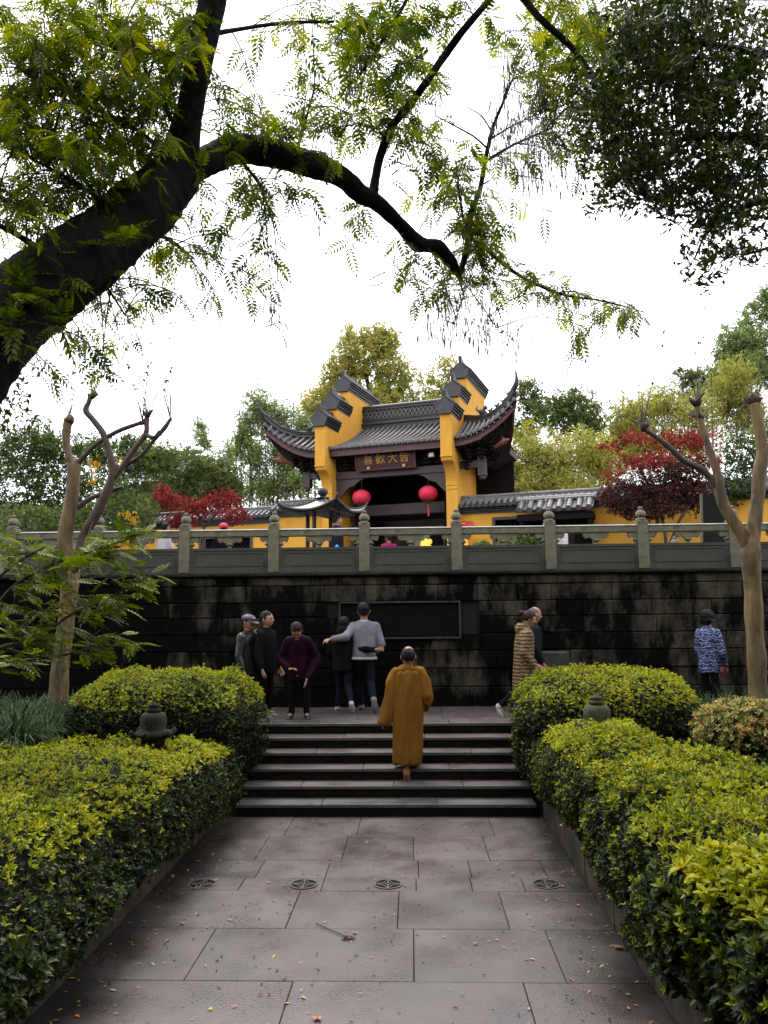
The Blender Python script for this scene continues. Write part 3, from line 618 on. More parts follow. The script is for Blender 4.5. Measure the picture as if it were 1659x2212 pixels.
    # bracket clusters under the corner
    for i, (x, y, z) in enumerate([(2.6, .75, 7.05), (2.95, .7, 7.05), (2.95, 1.0, 6.85), (3.3, .8, 7.25), (3.25, 1.4, 7.0), (2.45, .9, 6.75)]):
        b = MB()
        for j in range(3): q = .07+.055*j; b.box(sg*x-q, sg*x+q, y-.05, y+.05, z+.1*j, z+.1*j+.06); b.box(sg*x-.05, sg*x+.05, y-q*1.4, y+q*1.2, z+.1*j+.003, z+.1*j+.063)
        B(b, 'bracket_set', 'darkwood')
    # hanging post, beam to it and the carved bracket end
    s = MB(); s.cbox(sg*2.93-.12, sg*2.93+.12, .82, 1.04, 6.52, 7.12, .015); s.lathe((sg*2.93, .93, 6.40), [(0, 0), (.06, .02), (.11, .06), (.09, .12)], 10); B(s, 'hanging_post', 'beam')
    s = MB(); s.cbox(*sorted((sg*2.235, sg*2.81)), .86, 1.0, 6.80, 7.02, .01); B(s, 'tie_beam', 'beam')
    dh = MB(); c = np.array([sg*3.72, .42, 7.42]); q = np.array([sg*.6, -.55, .12]); q = q/np.linalg.norm(q)
    dh.tube([c-q*.5, c-q*.2, c, c+q*.12, c+q*.22], [.05, .07, .085, .06, .03], 8); dh.ell(c+[0, 0, .06], (.07, .07, .05), 8, 6); dh.tube([c+[0, 0, .05], c+[-sg*.06, .04, .16]], [.03, .01], 5)
    B(dh, 'carved_bracket_end', mat('carved_red_wood', (0.22, 0.055, 0.045), (0.10, 0.028, 0.024), rough=0.6, scale=18, bump=0.4))
s = MB(); s.box(-IN, IN, .34, .39, 7.385, 7.60); B(s, 'eave_board', 'redwood')
s = MB(); s.grid([[(x, .39, 7.37), (x, 1.2, 7.5), (x, 2.4, 7.9), (x, 3.3, 8.6)] for x in (-IN, IN)]); B(s, 'soffit', 'darkwood')
for k in range(19):
    x = -1.8+.2*k; r_ = MB(); r_.tube([(x, .41, 7.36), (x, 1.5, 7.48)], .035, 6); B(r_, 'rafter', 'darkwood')
for x in (-1.45, 1.3):
    b = MB()
    for j in range(4): q = .09+.07*j; b.box(x-q, x+q, .72, .84, 7.02+.11*j, 7.08+.11*j); b.box(x-.05, x+.05, .78-q*1.0, .78+q, 7.023+.11*j, 7.083+.11*j)
    B(b, 'bracket_set', 'darkwood')
s = MB(); s.cbox(-IN, IN, .84, 1.02, 6.72, 6.96, .012); B(s, 'lintel_beam', 'beam')
s = MB(); s.cbox(-IN, IN, 1.9, 2.06, 5.62, 5.98, .012); B(s, 'lintel_beam', 'beam'); s = MB(); s.cbox(-IN, IN, .86, 1.0, 7.02, 7.40, .01); B(s, 'frieze_board', 'darkwood')
for sg in (-1, 1):     # curved braces under the lintel
    s = MB(); pl = [(0, 6.72), (1.0, 6.72), (.8, 6.64), (.62, 6.5), (.42, 6.44), (.28, 6.28), (.12, 6.12), (0, 5.95)]
    s.prism([(sg*(-IN+q), z) for q, z in (pl if sg > 0 else pl[::-1])], (0, .88, 0), (1, 0, 0), (0, 0, 1), (0, .08, 0)) if sg > 0 else s.prism([(IN-q, z) for q, z in pl[::-1]], (0, .88, 0), (1, 0, 0), (0, 0, 1), (0, .08, 0))
    B(s, 'carved_brace', 'beam')
    s = MB(); s.tube([(sg*1.55, 1.98, ZF), (sg*1.55, 1.98, 7.6)], .13, 12); B(s, 'column', 'darkwood')
# rear wall with the doorway; dark plank walls added for the darkness either side
s = MB(); x0, x1, zt = -.95, 1.05, 5.35
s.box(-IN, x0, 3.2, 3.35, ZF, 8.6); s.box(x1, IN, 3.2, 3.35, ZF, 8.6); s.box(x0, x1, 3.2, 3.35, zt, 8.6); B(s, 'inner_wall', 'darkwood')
s = MB(); s.box(x0-.0, x1+.0, 3.12, 3.2, zt, zt+.22); s.box(x0-.12, x0, 3.12, 3.2, ZF, zt+.22); s.box(x1, x1+.12, 3.12, 3.2, ZF, zt+.22); B(s, 'door_frame', 'beam')
for x in (x0+.03, x1-.55):
    s = MB(); s.box(x, x+.52, 3.36, 3.41, ZF+.02, zt-.02)
    for z in (3.6, 4.4): s.box(x+.06, x+.46, 3.345, 3.36, z, z+.65)
    if x > 0: B(s, 'door_leaf', 'darkwood')
for sg in (-1, 1):
    s = MB(); s.box(*sorted((sg*2.24, sg*(3.5 if sg > 0 else 2.9))), 3.0, 3.12, 5.0 if sg < 0 else ZF, 7.6); B(s, 'added_dark_wall', 'darkwood')
    s = MB(); s.tube([(sg*3.0, 3.2, ZF), (sg*3.0, 3.2, 7.1)], .12, 10); B(s, 'column', 'darkwood')
# plaque: dark red board, gold characters read from right to left
a_t = radians(14); pl = MB(); pc = np.array([-.10, .62, 7.23]); pu = np.array([0, -sin(a_t), cos(a_t)]); pn = np.array([0, -cos(a_t), -sin(a_t)])
M['plaque'] = mat('plaque_red', (0.05, 0.009, 0.009), (0.03, 0.006, 0.007), rough=0.5, scale=8); M['gold'] = mat('gold_leaf', (0.55, 0.33, 0.08), (0.35, 0.2, 0.05), rough=0.4, scale=20, metal=0.3)
pl.obox(pc, (.98, 0, 0), pu*.30, pn*.02); plq = B(pl, 'plaque', 'plaque')
f = MB()
for u_, w_ in ((.30, .025), (-.30, .025)): f.obox(pc+pu*u_+pn*.012, (1.0, 0, 0), pu*w_, pn*.03)
for u_ in (-.98, .98): f.obox(pc+np.array([u_, 0, 0])+pn*.0125, (.028, 0, 0), pu*.275, pn*.0295)
B(f, 'plaque_frame', 'redwood', plq)
for x in (-.66, .52):
    s = MB(); s.cbox(x-.05, x+.05, .60, .72, 6.93, 7.03, .01); B(s, 'gold_peg', mat('peg_gold', (0.40, 0.2, 0.10), (0.28, 0.14, 0.07), rough=0.5), plq)
def text_mesh(body, size, ext, m, parent, pos, R, name='character'):
    cu = bpy.data.curves.new('tmp_text', 'FONT'); cu.body = body; cu.size = size; cu.extrude = ext; cu.align_x = 'CENTER'; cu.align_y = 'CENTER'
    to = bpy.data.objects.new('tmp_text', cu); col.objects.link(to); dg = bpy.context.evaluated_depsgraph_get(); me_ = bpy.data.meshes.new_from_object(to.evaluated_get(dg)); bpy.data.objects.remove(to); bpy.data.curves.remove(cu)
    o = bpy.data.objects.new(name, me_); col.objects.link(o); o.parent = parent; me_.materials.clear(); me_.materials.append(m)
    o.matrix_local = Matrix(((R[0][0], R[1][0], R[2][0], pos[0]), (R[0][1], R[1][1], R[2][1], pos[1]), (R[0][2], R[1][2], R[2][2], pos[2]), (0, 0, 0, 1))); return o
for x, ch in ((-.60, '喜'), (-.19, '歡'), (.22, '大'), (.60, '皆')):
    text_mesh(ch, .34, .006, M['gold'], plq, pc+np.array([x+.04, 0, 0])+pn*.03, ((1, 0, 0), tuple(pu), tuple(pn)))
s = MB()
for k in range(5): s.obox(pc+np.array([-.86, 0, 0])+pu*(.12-.06*k)+pn*.024, (.022, 0, 0), pu*.018, pn*.003)
B(s, 'small_inscription', mat('dull_gold', (0.12, 0.05, 0.02), (0.08, 0.03, 0.015)), plq)
# floodlight on the beam
s = MB(); s.cbox(-.09, .09, -.05, .05, -.07, .07, .01); t = thing('floodlight', 'small grey floodlight under the eave to the right of the gold lettered plaque', 'floodlight', tuple(gl(1.42, .62, 7.24)), -TH)
s.build('housing', mat('floodlight_grey', (0.30, 0.31, 0.26), (0.2, 0.2, 0.18), rough=0.4), t, local=True)
s = MB(); s.box(-.075, .075, -.056, -.051, -.055, .055); s.build('glass', mat('lamp_glass', (0.45, 0.47, 0.42), rough=0.15), t, local=True); s = MB(); s.box(-.012, .012, .0, .25, .07, .09); s.build('mount', M['darkwood'], t, local=True)
# lanterns
M['lantern'] = mat('lantern_silk', (0.60, 0.012, 0.052), (0.46, 0.009, 0.038), rough=0.6, scale=5)
M['lblack'] = mat('lantern_band', (0.05, 0.03, 0.015), (0.02, 0.012, 0.008), rough=0.6, scale=30)
for lx, z, lb in ((-1.01, 6.10, 'round red silk lantern with tassel hanging at the left side of the gate'), (1.21, 6.09, 'round red silk lantern with tassel hanging at the right side of the gate')):
    t = thing('red_lantern', lb, 'lantern', tuple(gl(lx, .9, z)), 0.4, 'red lanterns at the gate'); b = MB(); V = []; n = 32; 
    for i in range(13):
        th = pi*(.08+.84*i/12); 
        for k in range(n): q = 2*pi*k/n; r = .295*sin(th)**.8*(1+.025*abs(cos(8*q))-.012); V.append((r*cos(q), r*sin(q), .235*cos(th)))
    b.add(V, [(i*n+k, (i+1)*n+k, (i+1)*n+(k+1) % n, i*n+(k+1) % n) for i in range(12) for k in range(n)]+[tuple(range(n)), tuple(range(13*n-1, 12*n-1, -1))]); b.build('shade', M['lantern'], t, True, local=True)
    b = MB(); b.lathe((0, 0, -.29), [(.10, 0), (.13, .03), (.20, .09), (.10, .095)], 20); b.build('collar', M['lblack'], t, local=True); b = MB(); b.lathe((0, 0, .215), [(.10, 0), (.12, .02), (.10, .04)], 16); b.build('collar', M['lblack'], t, local=True)
    b = MB(); b.tube([(0, 0, .24), (0, 0, .72)], .006, 5); b.build('cord', M['lblack'], t, local=True)
    b = MB(); b.tube([(0, 0, -.29), (0, 0, -.36)], .008, 5); b.lathe((0, 0, -.42), [(.02, 0), (.03, .02), (.03, .05), (.012, .07)], 8); b.lathe((0, 0, -.70), [(.03, 0), (.026, .15), (.016, .28)], 8); b.build('tassel', mat('tassel_red', (0.55, 0.06, 0.03), (0.35, 0.03, 0.02), rough=0.8), t, local=True)
# glowing golden altar lamp seen through the doorway
p = gl(.62, 2.6, 0); t = thing('golden_altar_lamp', 'glowing golden altar lamp seen through the balustrade under the right lantern', 'lamp', (p[0], p[1], ZT), -TH)
s = MB(); s.cbox(-.3, .3, -.2, .2, 0, 1.0, .02); s.build('stand', M['darkwood'], t, local=True)
s = MB(); s.lathe((0, 0, 1.0), [(.09, 0), (.12, .03), (.04, .08), (.04, .2), (.1, .25)], 12); s.build('stem', M['gold'], t, local=True)
mg = bpy.data.materials.new('lamp_glow'); mg.use_nodes = True; b_ = mg.node_tree.nodes['Principled BSDF']; b_.inputs['Base Color'].default_value = (.8, .45, .08, 1); b_.inputs['Emission Color'].default_value = (1.0, .55, .08, 1); b_.inputs['Emission Strength'].default_value = .55
s = MB()
for q in range(7): s.ell((.16*cos(q*.9)*(q > 0), .05*sin(q*.9), 1.58+.12*sin(q*.9)*(q > 0)), (.08, .06, .09), 8, 6)
s.build('lamp_flower', mg, t, local=True)
# pale screen wall in the court behind the doorway
s = MB(); pts = [(-2.3, ZF), (-.52, ZF), (-.52, 4.7), (-.45, 5.1), (-.50, 5.5), (-.6, 5.9), (-2.3, 6.2)]; s.prism(pts, (0, 0, 0), (1, 0, 0), (0, 0, 1), (0, .2, 0)); 
p = gl(0, 4.6, 0); t = thing('screen_wall', 'pale cream screen wall seen through the dark gate doorway', 'wall', tuple(p), -TH); s.build('screen_panel', mat('cream_plaster', (0.38, 0.31, 0.22), (0.30, 0.24, 0.17), rough=0.8, scale=2), t, local=True)

# ================================================================== THE BOUNDARY WALLS with tiled copings
def boundary(name, label, lx0, lx1, ly, zr, seg_label=None, window=None):
    t = thing(name, label, 'wall', tuple(gl((lx0+lx1)/2, ly, ZF)), -TH); c0 = (lx0+lx1)/2; B2 = lambda mb, n, m, p=t: mb.build(n, M[m] if isinstance(m, str) else m, p, local=True); h = (lx1-lx0)/2; Z = zr-ZF
    s = MB()
    if window:
        a, b, za, zb = window; a -= c0; b -= c0; s.box(-h, a, -.14, .14, 0, Z-.55); s.box(b, h, -.14, .14, 0, Z-.55); s.box(a, b, -.139, .139, 0, za-ZF); s.box(a, b, -.139, .139, zb-ZF, Z-.551)
    else: s.box(-h, h, -.14, .14, 0, Z-.55)
    B2(s, 'plaster_wall', 'yellow')
    if window:
        w_ = .09; f = MB(); za -= ZF; zb -= ZF
        for (x0, x1, z0, z1) in ((a-w_, b+w_, zb, zb+w_), (a-w_, b+w_, za-w_, za), (a-w_, a, za, zb), (b, b+w_, za, zb)): f.box(x0, x1, -.17, .10, z0, z1)
        fo = B2(f, 'window_frame', 'cap'); g_ = MB(); nn = int((b-a)/.16)
        for k in range(nn):
            for j in range(int((zb-za)/.16)+1):
                x = a+(b-a)*(k+.5)/nn; z = za+.08+.16*j
                if z < zb: 
                    for q in (-1, 1): g_.obox((x, 0, z), (.08, 0, q*.08), (0, .02, 0), (-q*.011, 0, .011))
        g_.build('lattice', M['darkwood'], fo, local=True); g_ = MB(); g_.box(a, b, .06, .09, za, zb); g_.build('backing', M['hole'], fo, local=True)
    s = MB()
    for i, (w_, z0) in enumerate(((.18, .55), (.23, .49), (.29, .43))): s.box(-h, h, -w_, w_, Z-z0, Z-z0+.045); s.box(-h, h, -w_+.04, w_-.04, Z-z0+.045, Z-z0+.06)
    B2(s, 'corbel_course', 'tiledark')
    s = MB(); s.prism([(-.42, -.37), (.42, -.37), (.42, -.34), (0, -.13), (-.42, -.34)], (-h, 0, Z), (0, 1, 0), (0, 0, 1), (2*h, 0, 0)); bed = B2(s, 'tile_bed', 'tiledark')
    n = int(2*h/.185); me1 = me2 = None
    for k in range(n):
        x = -h+2*h*(k+.5)/n
        if me1 is None:
            q = MB(); q.tube([(0, -.46, -.335), (0, -.33, -.268), (0, -.325, -.262), (0, -.17, -.185), (0, -.16, -.18), (0, -.03, -.10)], [.062, .055, .064, .057, .066, .058], 8); q.v = [q.arr()]
            o = q.build('roof_tile_row', M['tile'], bed, local=True); me1 = o.data
            q = MB(); q.tube([(0, .44, -.335), (0, .03, -.10)], [.06, .056], 7); o2 = q.build('roof_tile_row', M['tile'], bed, local=True); me2 = o2.data
        else: o = inst(me1, 'roof_tile_row', bed); o2 = inst(me2, 'roof_tile_row', bed)
        o.location = (x, 0, Z); o2.location = (x, 0, Z)
    s = MB(); s.box(-h, h, -.11, .11, Z-.17, Z-.10); s.box(-h, h, -.08, .08, Z-.10, Z-.04); s.tube([(-h, 0, Z-.01), (h, 0, Z-.01)], .06, 8); B2(s, 'ridge', 'tile')
    return t
boundary('boundary_wall', 'ochre wall with grey tile coping and lattice window right of the gate', 2.24, 16.0, 1.0, 5.92, window=(3.3, 5.6, 4.3, 5.15))
boundary('boundary_wall', 'ochre wall with grey tile coping joining the left pier of the gate', -4.15, -2.24, 1.0, 6.14)
boundary('boundary_wall', 'lower ochre wall with grey tile coping left of the incense burner', -11.0, -4.16, 1.0, 5.98, window=(-6.9, -5.0, 3.9, 5.0))
# small tiled canopy in front of the right wall
t = thing('tiled_canopy', 'small tiled canopy roof with white edge strip projecting from the right ochre wall', 'canopy', tuple(gl(5.15, .78, ZF)), -TH)
Zc = 5.70-ZF; s = MB(); s.prism([(-.02, .0), (-.02, -.1), (-.75, -.48), (-.78, -.40), (-.70, -.36)], (-1.08, 0, Zc), (0, 1, 0), (0, 0, 1), (2.16, 0, 0)); bed = s.build('roof_board', M['tiledark'], t, local=True)
me = None
for k in range(8):
    if me is None:
        q = MB(); pp = []; rr = []
        for i in range(6):
            for e in (0, .95): u_ = (i+e)/6; pp.append((0, -.80+.70*u_, -.43+.40*u_+.02)); rr.append(.088-.008*(e > 0)-.0*i)
        q.tube(pp, rr, 9); o = q.build('roof_tile_row', M['tile'], bed, local=True); me = o.data
    else: o = inst(me, 'roof_tile_row', bed)
    o.location = (-.96+.275*k, 0, Zc)
s = MB(); s.tube([(-1.12, -.20, Zc+.03), (1.12, -.20, Zc+.03)], .035, 6); s.tube([(-1.10, -.34, Zc-.035), (1.10, -.34, Zc-.035)], .028, 6); s.build('edge_strip', mat('pale_strip', (0.40, 0.37, 0.35), (0.2, 0.18, 0.17), rough=0.5, scale=14), t, local=True)
s = MB(); s.box(-1.06, 1.06, -.66, -.02, Zc-.70, Zc-.52); s.box(-1.0, -.9, -.6, -.02, Zc-1.0, Zc-.702); s.box(.9, 1.0, -.6, -.02, Zc-1.0, Zc-.702); s.build('beam', M['darkwood'], t, local=True)
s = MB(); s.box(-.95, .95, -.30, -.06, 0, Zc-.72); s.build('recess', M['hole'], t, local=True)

# banner, yellow cabinet, white notice on that wall
def board(name, label, cat, px, ly, th, m, extra=None):
    (u0, v0), (u1, v1) = px; a = onY(u0, v0, ly); b = onY(u1, v1, ly); cx = (a[0]+b[0])/2; z0, z1 = b[2], a[2]; hw = abs(b[0]-a[0])/2
    t = thing(name, label, cat, tuple(gl(cx, ly, z0)), -TH); s = MB(); s.cbox(-hw, hw, 0, th, 0, z1-z0, .008); s.build('board', m, t, local=True)
    if extra: extra(t, hw, z1-z0)
    return t
def banner_x(t, hw, h):
    s = MB()
    for k in range(11):
        if k == 5: continue
        x = -hw*.8+hw*1.6*k/10
        for j in range(4): s.box(x-.025, x+.025, -.006, -.002, h*.32+.018*j, h*.32+.018*j+.009)
        s.box(x-.005, x+.005, -.0065, -.0025, h*.30, h*.30+.085)
    s.build('lettering', mat('banner_white', (0.7, 0.6, 0.5)), t, local=True)
    s = MB(); s.box(-hw*.75, hw*.35, -.03, -.008, h*.78, h*.86); s.build('top_strip', mat('strip_white', (0.7, 0.68, 0.66)), t, local=True)
board('banner', 'red banner with a line of white lettering on the ochre wall beside the right pier', 'banner', ((969, 1128.5), (1022, 1148)), .80, .02, mat('banner_red', (0.60, 0.025, 0.03), rough=0.5), banner_x)
def cab_x(t, hw, h):
    s = MB(); s.box(-.006, .006, -.004, .004, 0, h); s.box(-hw, hw, -.004, .004, h*.85, h*.86); s.build('seam', M['redwood'], t, local=True)
    s = MB(); s.box(hw, hw+.04, 0, .04, 0, h+.02); s.build('post', mat('orange_post', (0.5, 0.1, 0.03)), t, local=True)
board('cabinet', 'bright yellow panelled cabinet standing below the red banner', 'cabinet', ((966, 1153), (1012, 1215)), .1, .5, mat('bright_yellow_paint', (0.85, 0.48, 0.03), (0.8, 0.44, 0.03), rough=0.5, scale=2), cab_x)
def not_x(t, hw, h):
    s = MB()
    for k in range(9): s.box(-hw*.85, hw*(.5+.3*((k*7) % 3)/3), -.004, -.001, h*(.9-.05*k)-.006, h*(.9-.05*k)+.006)
    s.build('print', mat('notice_print', (0.25, 0.24, 0.23)), t, local=True)
    s = MB(); s.box(hw+.01, hw+.16, 0, .1, -.2, h+.05); s.build('post', M['darkwood'], t, local=True)
board('notice_board', 'white notice board with faint printed lines seen through the balustrade', 'notice board', ((1174, 1150), (1229, 1215)), -1.0, .05, mat('notice_white', (0.50, 0.49, 0.46), rough=0.5), not_x)
# black tilted panel on the terrace, far right
p = atY(1547, 1150, 6.5); t = thing('black_panel', 'large black tilted sign panel on a wooden edge at the right end of the terrace', 'sign panel', (p[0], 6.5, ZT), 0)
s = MB(); s.obox((0, 0, 1.05), (.26, 0, -.03), (.0, .03, 0), (.03, 0, .58)); s.build('panel', mat('matt_black', (0.006, 0.006, 0.006), (0.004, 0.004, 0.004), rough=0.8, spec=0.2), t, local=True)
s = MB(); s.obox((-.285, -.01, 1.07), (.018, 0, 0), (0, .035, 0), (.03, 0, .60)); s.build('edge', mat('edge_wood', (0.10, 0.08, 0.05), (0.06, 0.05, 0.03)), t, local=True); s = MB(); s.box(-.2, -.15, 0, .05, 0, .5); s.box(.15, .2, 0, .05, 0, .5); s.build('leg', M['darkwood'], t, local=True)

# ================================================================== INCENSE BURNER with curled roof
bp = atY(697, 1085, 9.5); t = thing('incense_burner', 'black iron incense burner with curled pavilion roof and ball finial', 'incense burner', (bp[0], 9.5, ZT), 0)
M['iron'] = mat('black_iron', (0.022, 0.020, 0.020), (0.010, 0.009, 0.009), rough=0.5, scale=8, bump=0.1, metal=0.3); M['ironlit'] = mat('sky_lit_iron_roof', (0.19, 0.165, 0.16), (0.11, 0.10, 0.10), rough=0.32, scale=4, bump=0.1, metal=0.2, spec=0.7)  # roof iron painted paler for the sky light on its top
Rr = 1.12; a0 = radians(203); zc = 4.86-ZT; r_ = MB(); und = MB(); rim = MB(); N_ = 12; ring_ = []
def rpt(a, u):
    """square roof with curled corners; u 0 centre .. 1 rim"""
    q = ((a-a0+pi/4) % (pi/2))-pi/4; r = Rr*.74/max(cos(pi/4-abs(q)), .01) if False else Rr*(.70+.30*(1-abs(q)/(pi/4))**1.6)
    return (r*u*cos(a), r*u*sin(a), zc+.40*(1-u)**1.5+(.22*(1-abs(q)/(pi/4))**3)*u**3)
A = [a0+2*pi*k/48 for k in range(48)]
r_.grid([[rpt(a, u) for u in np.linspace(.04, 1, 9)] for a in A], True); r_.build('roof', M['ironlit'], t, True, local=True)
und.grid([[(lambda p: (p[0]*.98, p[1]*.98, p[2]-.05-.16*(1-u)))(rpt(a, u)) for u in (1, .7, .4, .05)] for a in A], True); und.build('roof_underside', M['iron'], t, local=True)
rim.tube([rpt(a, 1) for a in A+[A[0]]], .035, 6)
for k in range(4): a = a0+k*pi/2; rim.tube([rpt(a, u) for u in np.linspace(.1, 1, 8)]+[tuple(np.array(rpt(a, 1.05))+[0, 0, .07])], [.04]*8+[.02], 6)
rim.build('roof_ridge', M['iron'], t, local=True)
b = MB(); b.lathe((0, 0, zc+.36), [(.16, 0), (.17, .02), (.07, .05), (.06, .08)], 14); b.ell((0, 0, zc+.53), (.13, .13, .12), 16, 10); b.build('ball_finial', M['iron'], t, True, local=True)
for k in range(4):
    a = a0+pi/4+k*pi/2; s = MB(); s.tube([(.42*cos(a), .42*sin(a), .75), (.42*cos(a), .42*sin(a), zc-.02)], .05, 8); s.build('post', M['iron'], t, local=True)
b = MB(); b.lathe((0, 0, .35), [(.25, 0), (.5, .12), (.6, .3), (.58, .42), (.66, .46), (.66, .50), (.5, .5)], 20); b.build('bowl', M['iron'], t, True, local=True)
for k in range(3): a = k*2*pi/3; s = MB(); s.tube([(.42*cos(a), .42*sin(a), .48), (.52*cos(a), .52*sin(a), .25), (.46*cos(a), .46*sin(a), 0)], [.08, .06, .08], 8); s.build('leg', M['iron'], t, local=True)
# stone posts of the inner terrace steps
for u, v, h, lb in ((1457, 1159, 1.0, 'pale stone lotus post seen through the right end of the balustrade'), (1337, 1174, .85, 'short stone lotus post seen through the balustrade right of the white notice')):
    p = atY(u, v, 7.2); t = thing('stone_post', lb, 'post', (p[0], 7.2, ZT)); hh = p[2]-ZT
    s = MB(); s.cbox(-.10, .10, -.10, .10, 0, hh-.24, .012); s.build('shaft', M['railtop'], t, local=True); inst(fme, 'finial', t, (0, 0, hh-.24-.82))
# far roofs beyond the trees on the left
for (u0, v0, u1, v1, Y, lb) in ((245, 968, 412, 1000, 44, 'dark grey temple roof half hidden by trees at the upper left'),):
    a, b = atY(u0, v0, Y), atY(u1, v1-20, Y); t = thing('temple_hall', lb, 'building', ((a[0]+b[0])/2, Y, ZT)); hw = abs(b[0]-a[0])/2; zt = a[2]-ZT
    s = MB(); s.prism([(-3, 0), (3, 0), (3, zt-2.6), (-3, zt-2.6)], (-hw+.4, 3, 0), (0, 1, 0), (0, 0, 1), (2*hw-.8, 0, 0)); s.build('wall', mat('grey_hall_wall', (0.12, 0.12, 0.12), (0.07, 0.07, 0.07)), t, local=True)
    s = MB(); s.grid([[(x, 3+y*q, zt-2.6*abs(q)**.8+.5*(abs(x)/hw)**4*abs(q)) for q in (-1, -.75, -.5, -.25, 0, .25, .5, .75, 1)] for x in np.linspace(-hw, hw, 9) for y in (4.2,)]); s.build('roof', mat('far_tile', (0.075, 0.08, 0.085), (0.04, 0.045, 0.05), scale=3, stretch=(12, 1, 1)), t, local=True)
    s = MB(); s.tube([(-hw, 3, zt+.3), (0, 3, zt+.15), (hw, 3, zt+.3)], .18, 6)
    s.build('ridge', M['tile'], t, local=True)
# ================================================================== VEGETATION
LM = {}
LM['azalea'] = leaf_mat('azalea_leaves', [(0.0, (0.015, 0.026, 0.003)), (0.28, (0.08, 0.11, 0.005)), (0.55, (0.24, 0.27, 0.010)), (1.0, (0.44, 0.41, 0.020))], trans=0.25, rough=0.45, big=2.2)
LM['azalea_dark'] = leaf_mat('azalea_old_shaded_leaves', [(0.0, (0.003, 0.006, 0.0015)), (0.5, (0.012, 0.021, 0.0035)), (1.0, (0.036, 0.052, 0.007))], trans=0.2, rough=0.42, big=2.0)  # older side leaves, albedo also lowered to carry the sides' shade
LM['wing'] = leaf_mat('wingnut_leaves', [(0.0, (0.018, 0.036, 0.004)), (0.4, (0.06, 0.095, 0.007)), (0.7, (0.15, 0.18, 0.010)), (1.0, (0.28, 0.28, 0.012))], trans=0.55, rough=0.5, big=0.9)
LM['wingnear'] = leaf_mat('sprout_leaves', [(0.0, (0.035, 0.06, 0.006)), (0.5, (0.09, 0.125, 0.009)), (1.0, (0.17, 0.19, 0.014))], trans=0.35, rough=0.5, big=1.5)
LM['dark'] = leaf_mat('evergreen_leaves', [(0.0, (0.010, 0.020, 0.004)), (0.6, (0.032, 0.048, 0.007)), (1.0, (0.09, 0.085, 0.012))], trans=0.35, rough=0.4, big=1.2)
LM['gold'] = leaf_mat('autumn_gold_leaves', [(0.0, (0.14, 0.16, 0.035)), (0.5, (0.30, 0.30, 0.07)), (0.8, (0.40, 0.36, 0.10)), (1.0, (0.44, 0.29, 0.08))], trans=0.45, rough=0.6, big=0.5)
LM['bamboo'] = leaf_mat('bamboo_leaves', [(0.0, (0.06, 0.095, 0.035)), (0.5, (0.155, 0.21, 0.07)), (1.0, (0.28, 0.33, 0.10))], trans=0.45, rough=0.55, big=0.5)
LM['olive'] = leaf_mat('olive_bamboo_leaves', [(0.0, (0.10, 0.105, 0.022)), (0.5, (0.25, 0.25, 0.055)), (1.0, (0.40, 0.38, 0.09))], trans=0.45, rough=0.6, big=0.4)
LM['green'] = leaf_mat('broad_green_leaves', [(0.0, (0.015, 0.03, 0.01)), (0.5, (0.05, 0.085, 0.018)), (1.0, (0.15, 0.18, 0.03))], trans=0.35, rough=0.45, big=0.5)
LM['camphor'] = leaf_mat('camphor_leaves', [(0.0, (0.03, 0.05, 0.018)), (0.5, (0.075, 0.11, 0.03)), (1.0, (0.18, 0.20, 0.05))], trans=0.4, rough=0.5, big=0.4)
LM['red'] = leaf_mat('red_maple_leaves', [(0.0, (0.05, 0.008, 0.009)), (0.4, (0.15, 0.016, 0.018)), (0.8, (0.30, 0.03, 0.034)), (1.0, (0.32, 0.08, 0.03))], trans=0.35, rough=0.6, big=1.5)
LM['maroon'] = leaf_mat('maroon_maple_leaves', [(0.0, (0.012, 0.008, 0.007)), (0.5, (0.035, 0.015, 0.012)), (0.85, (0.07, 0.022, 0.014)), (1.0, (0.18, 0.02, 0.015))], trans=0.25, rough=0.6, big=1.0)
LM['yellow'] = leaf_mat('yellow_leaves', [(0.0, (0.25, 0.14, 0.01)), (1.0, (0.5, 0.30, 0.02))], trans=0.35, rough=0.6)
LM['grass'] = leaf_mat('lilyturf_blades', [(0.0, (0.007, 0.017, 0.005)), (0.5, (0.026, 0.052, 0.018)), (1.0, (0.07, 0.11, 0.040))], trans=0.15, rough=0.6, spec=0.12, big=1.5)
LM['varieg'] = leaf_mat('variegated_leaves', [(0.0, (0.05, 0.07, 0.02)), (0.4, (0.17, 0.17, 0.05)), (0.8, (0.48, 0.40, 0.13)), (1.0, (0.50, 0.30, 0.10))], trans=0.25, rough=0.5, big=3)
M['bark'] = mat('wet_dark_bark', (0.014, 0.011, 0.010), (0.004, 0.0035, 0.003), rough=0.85, scale=12, detail=10, bump=1.0, bscale=30, c3=(0.035, 0.031, 0.024), s3=6, t3=(0.58, 0.72), stretch=(1, 1, 0.6), spec=0.12)
M['myrtle'] = mat('smooth_myrtle_bark', (0.20, 0.125, 0.038), (0.06, 0.037, 0.015), rough=0.7, scale=7, detail=10, bump=0.7, bscale=20, stretch=(1, 1, 0.22), c3=(0.035, 0.024, 0.014), s3=5, t3=(0.48, 0.62), speck=(30, (0.09, 0.06, 0.03)))
M['myrtledark'] = mat('old_myrtle_wood', (0.06, 0.034, 0.022), (0.025, 0.015, 0.011), rough=0.7, scale=6, bump=0.4, bscale=20)
M['twig'] = mat('twig_bark', (0.05, 0.035, 0.028), (0.02, 0.014, 0.012), rough=0.8)
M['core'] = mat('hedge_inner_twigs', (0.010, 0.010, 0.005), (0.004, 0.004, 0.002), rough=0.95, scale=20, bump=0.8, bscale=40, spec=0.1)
def normals_align(N_): return frames(N_)
X90 = lambda tpl: (roty(tpl[0], pi/2), tpl[1])       # template whose z axis becomes x
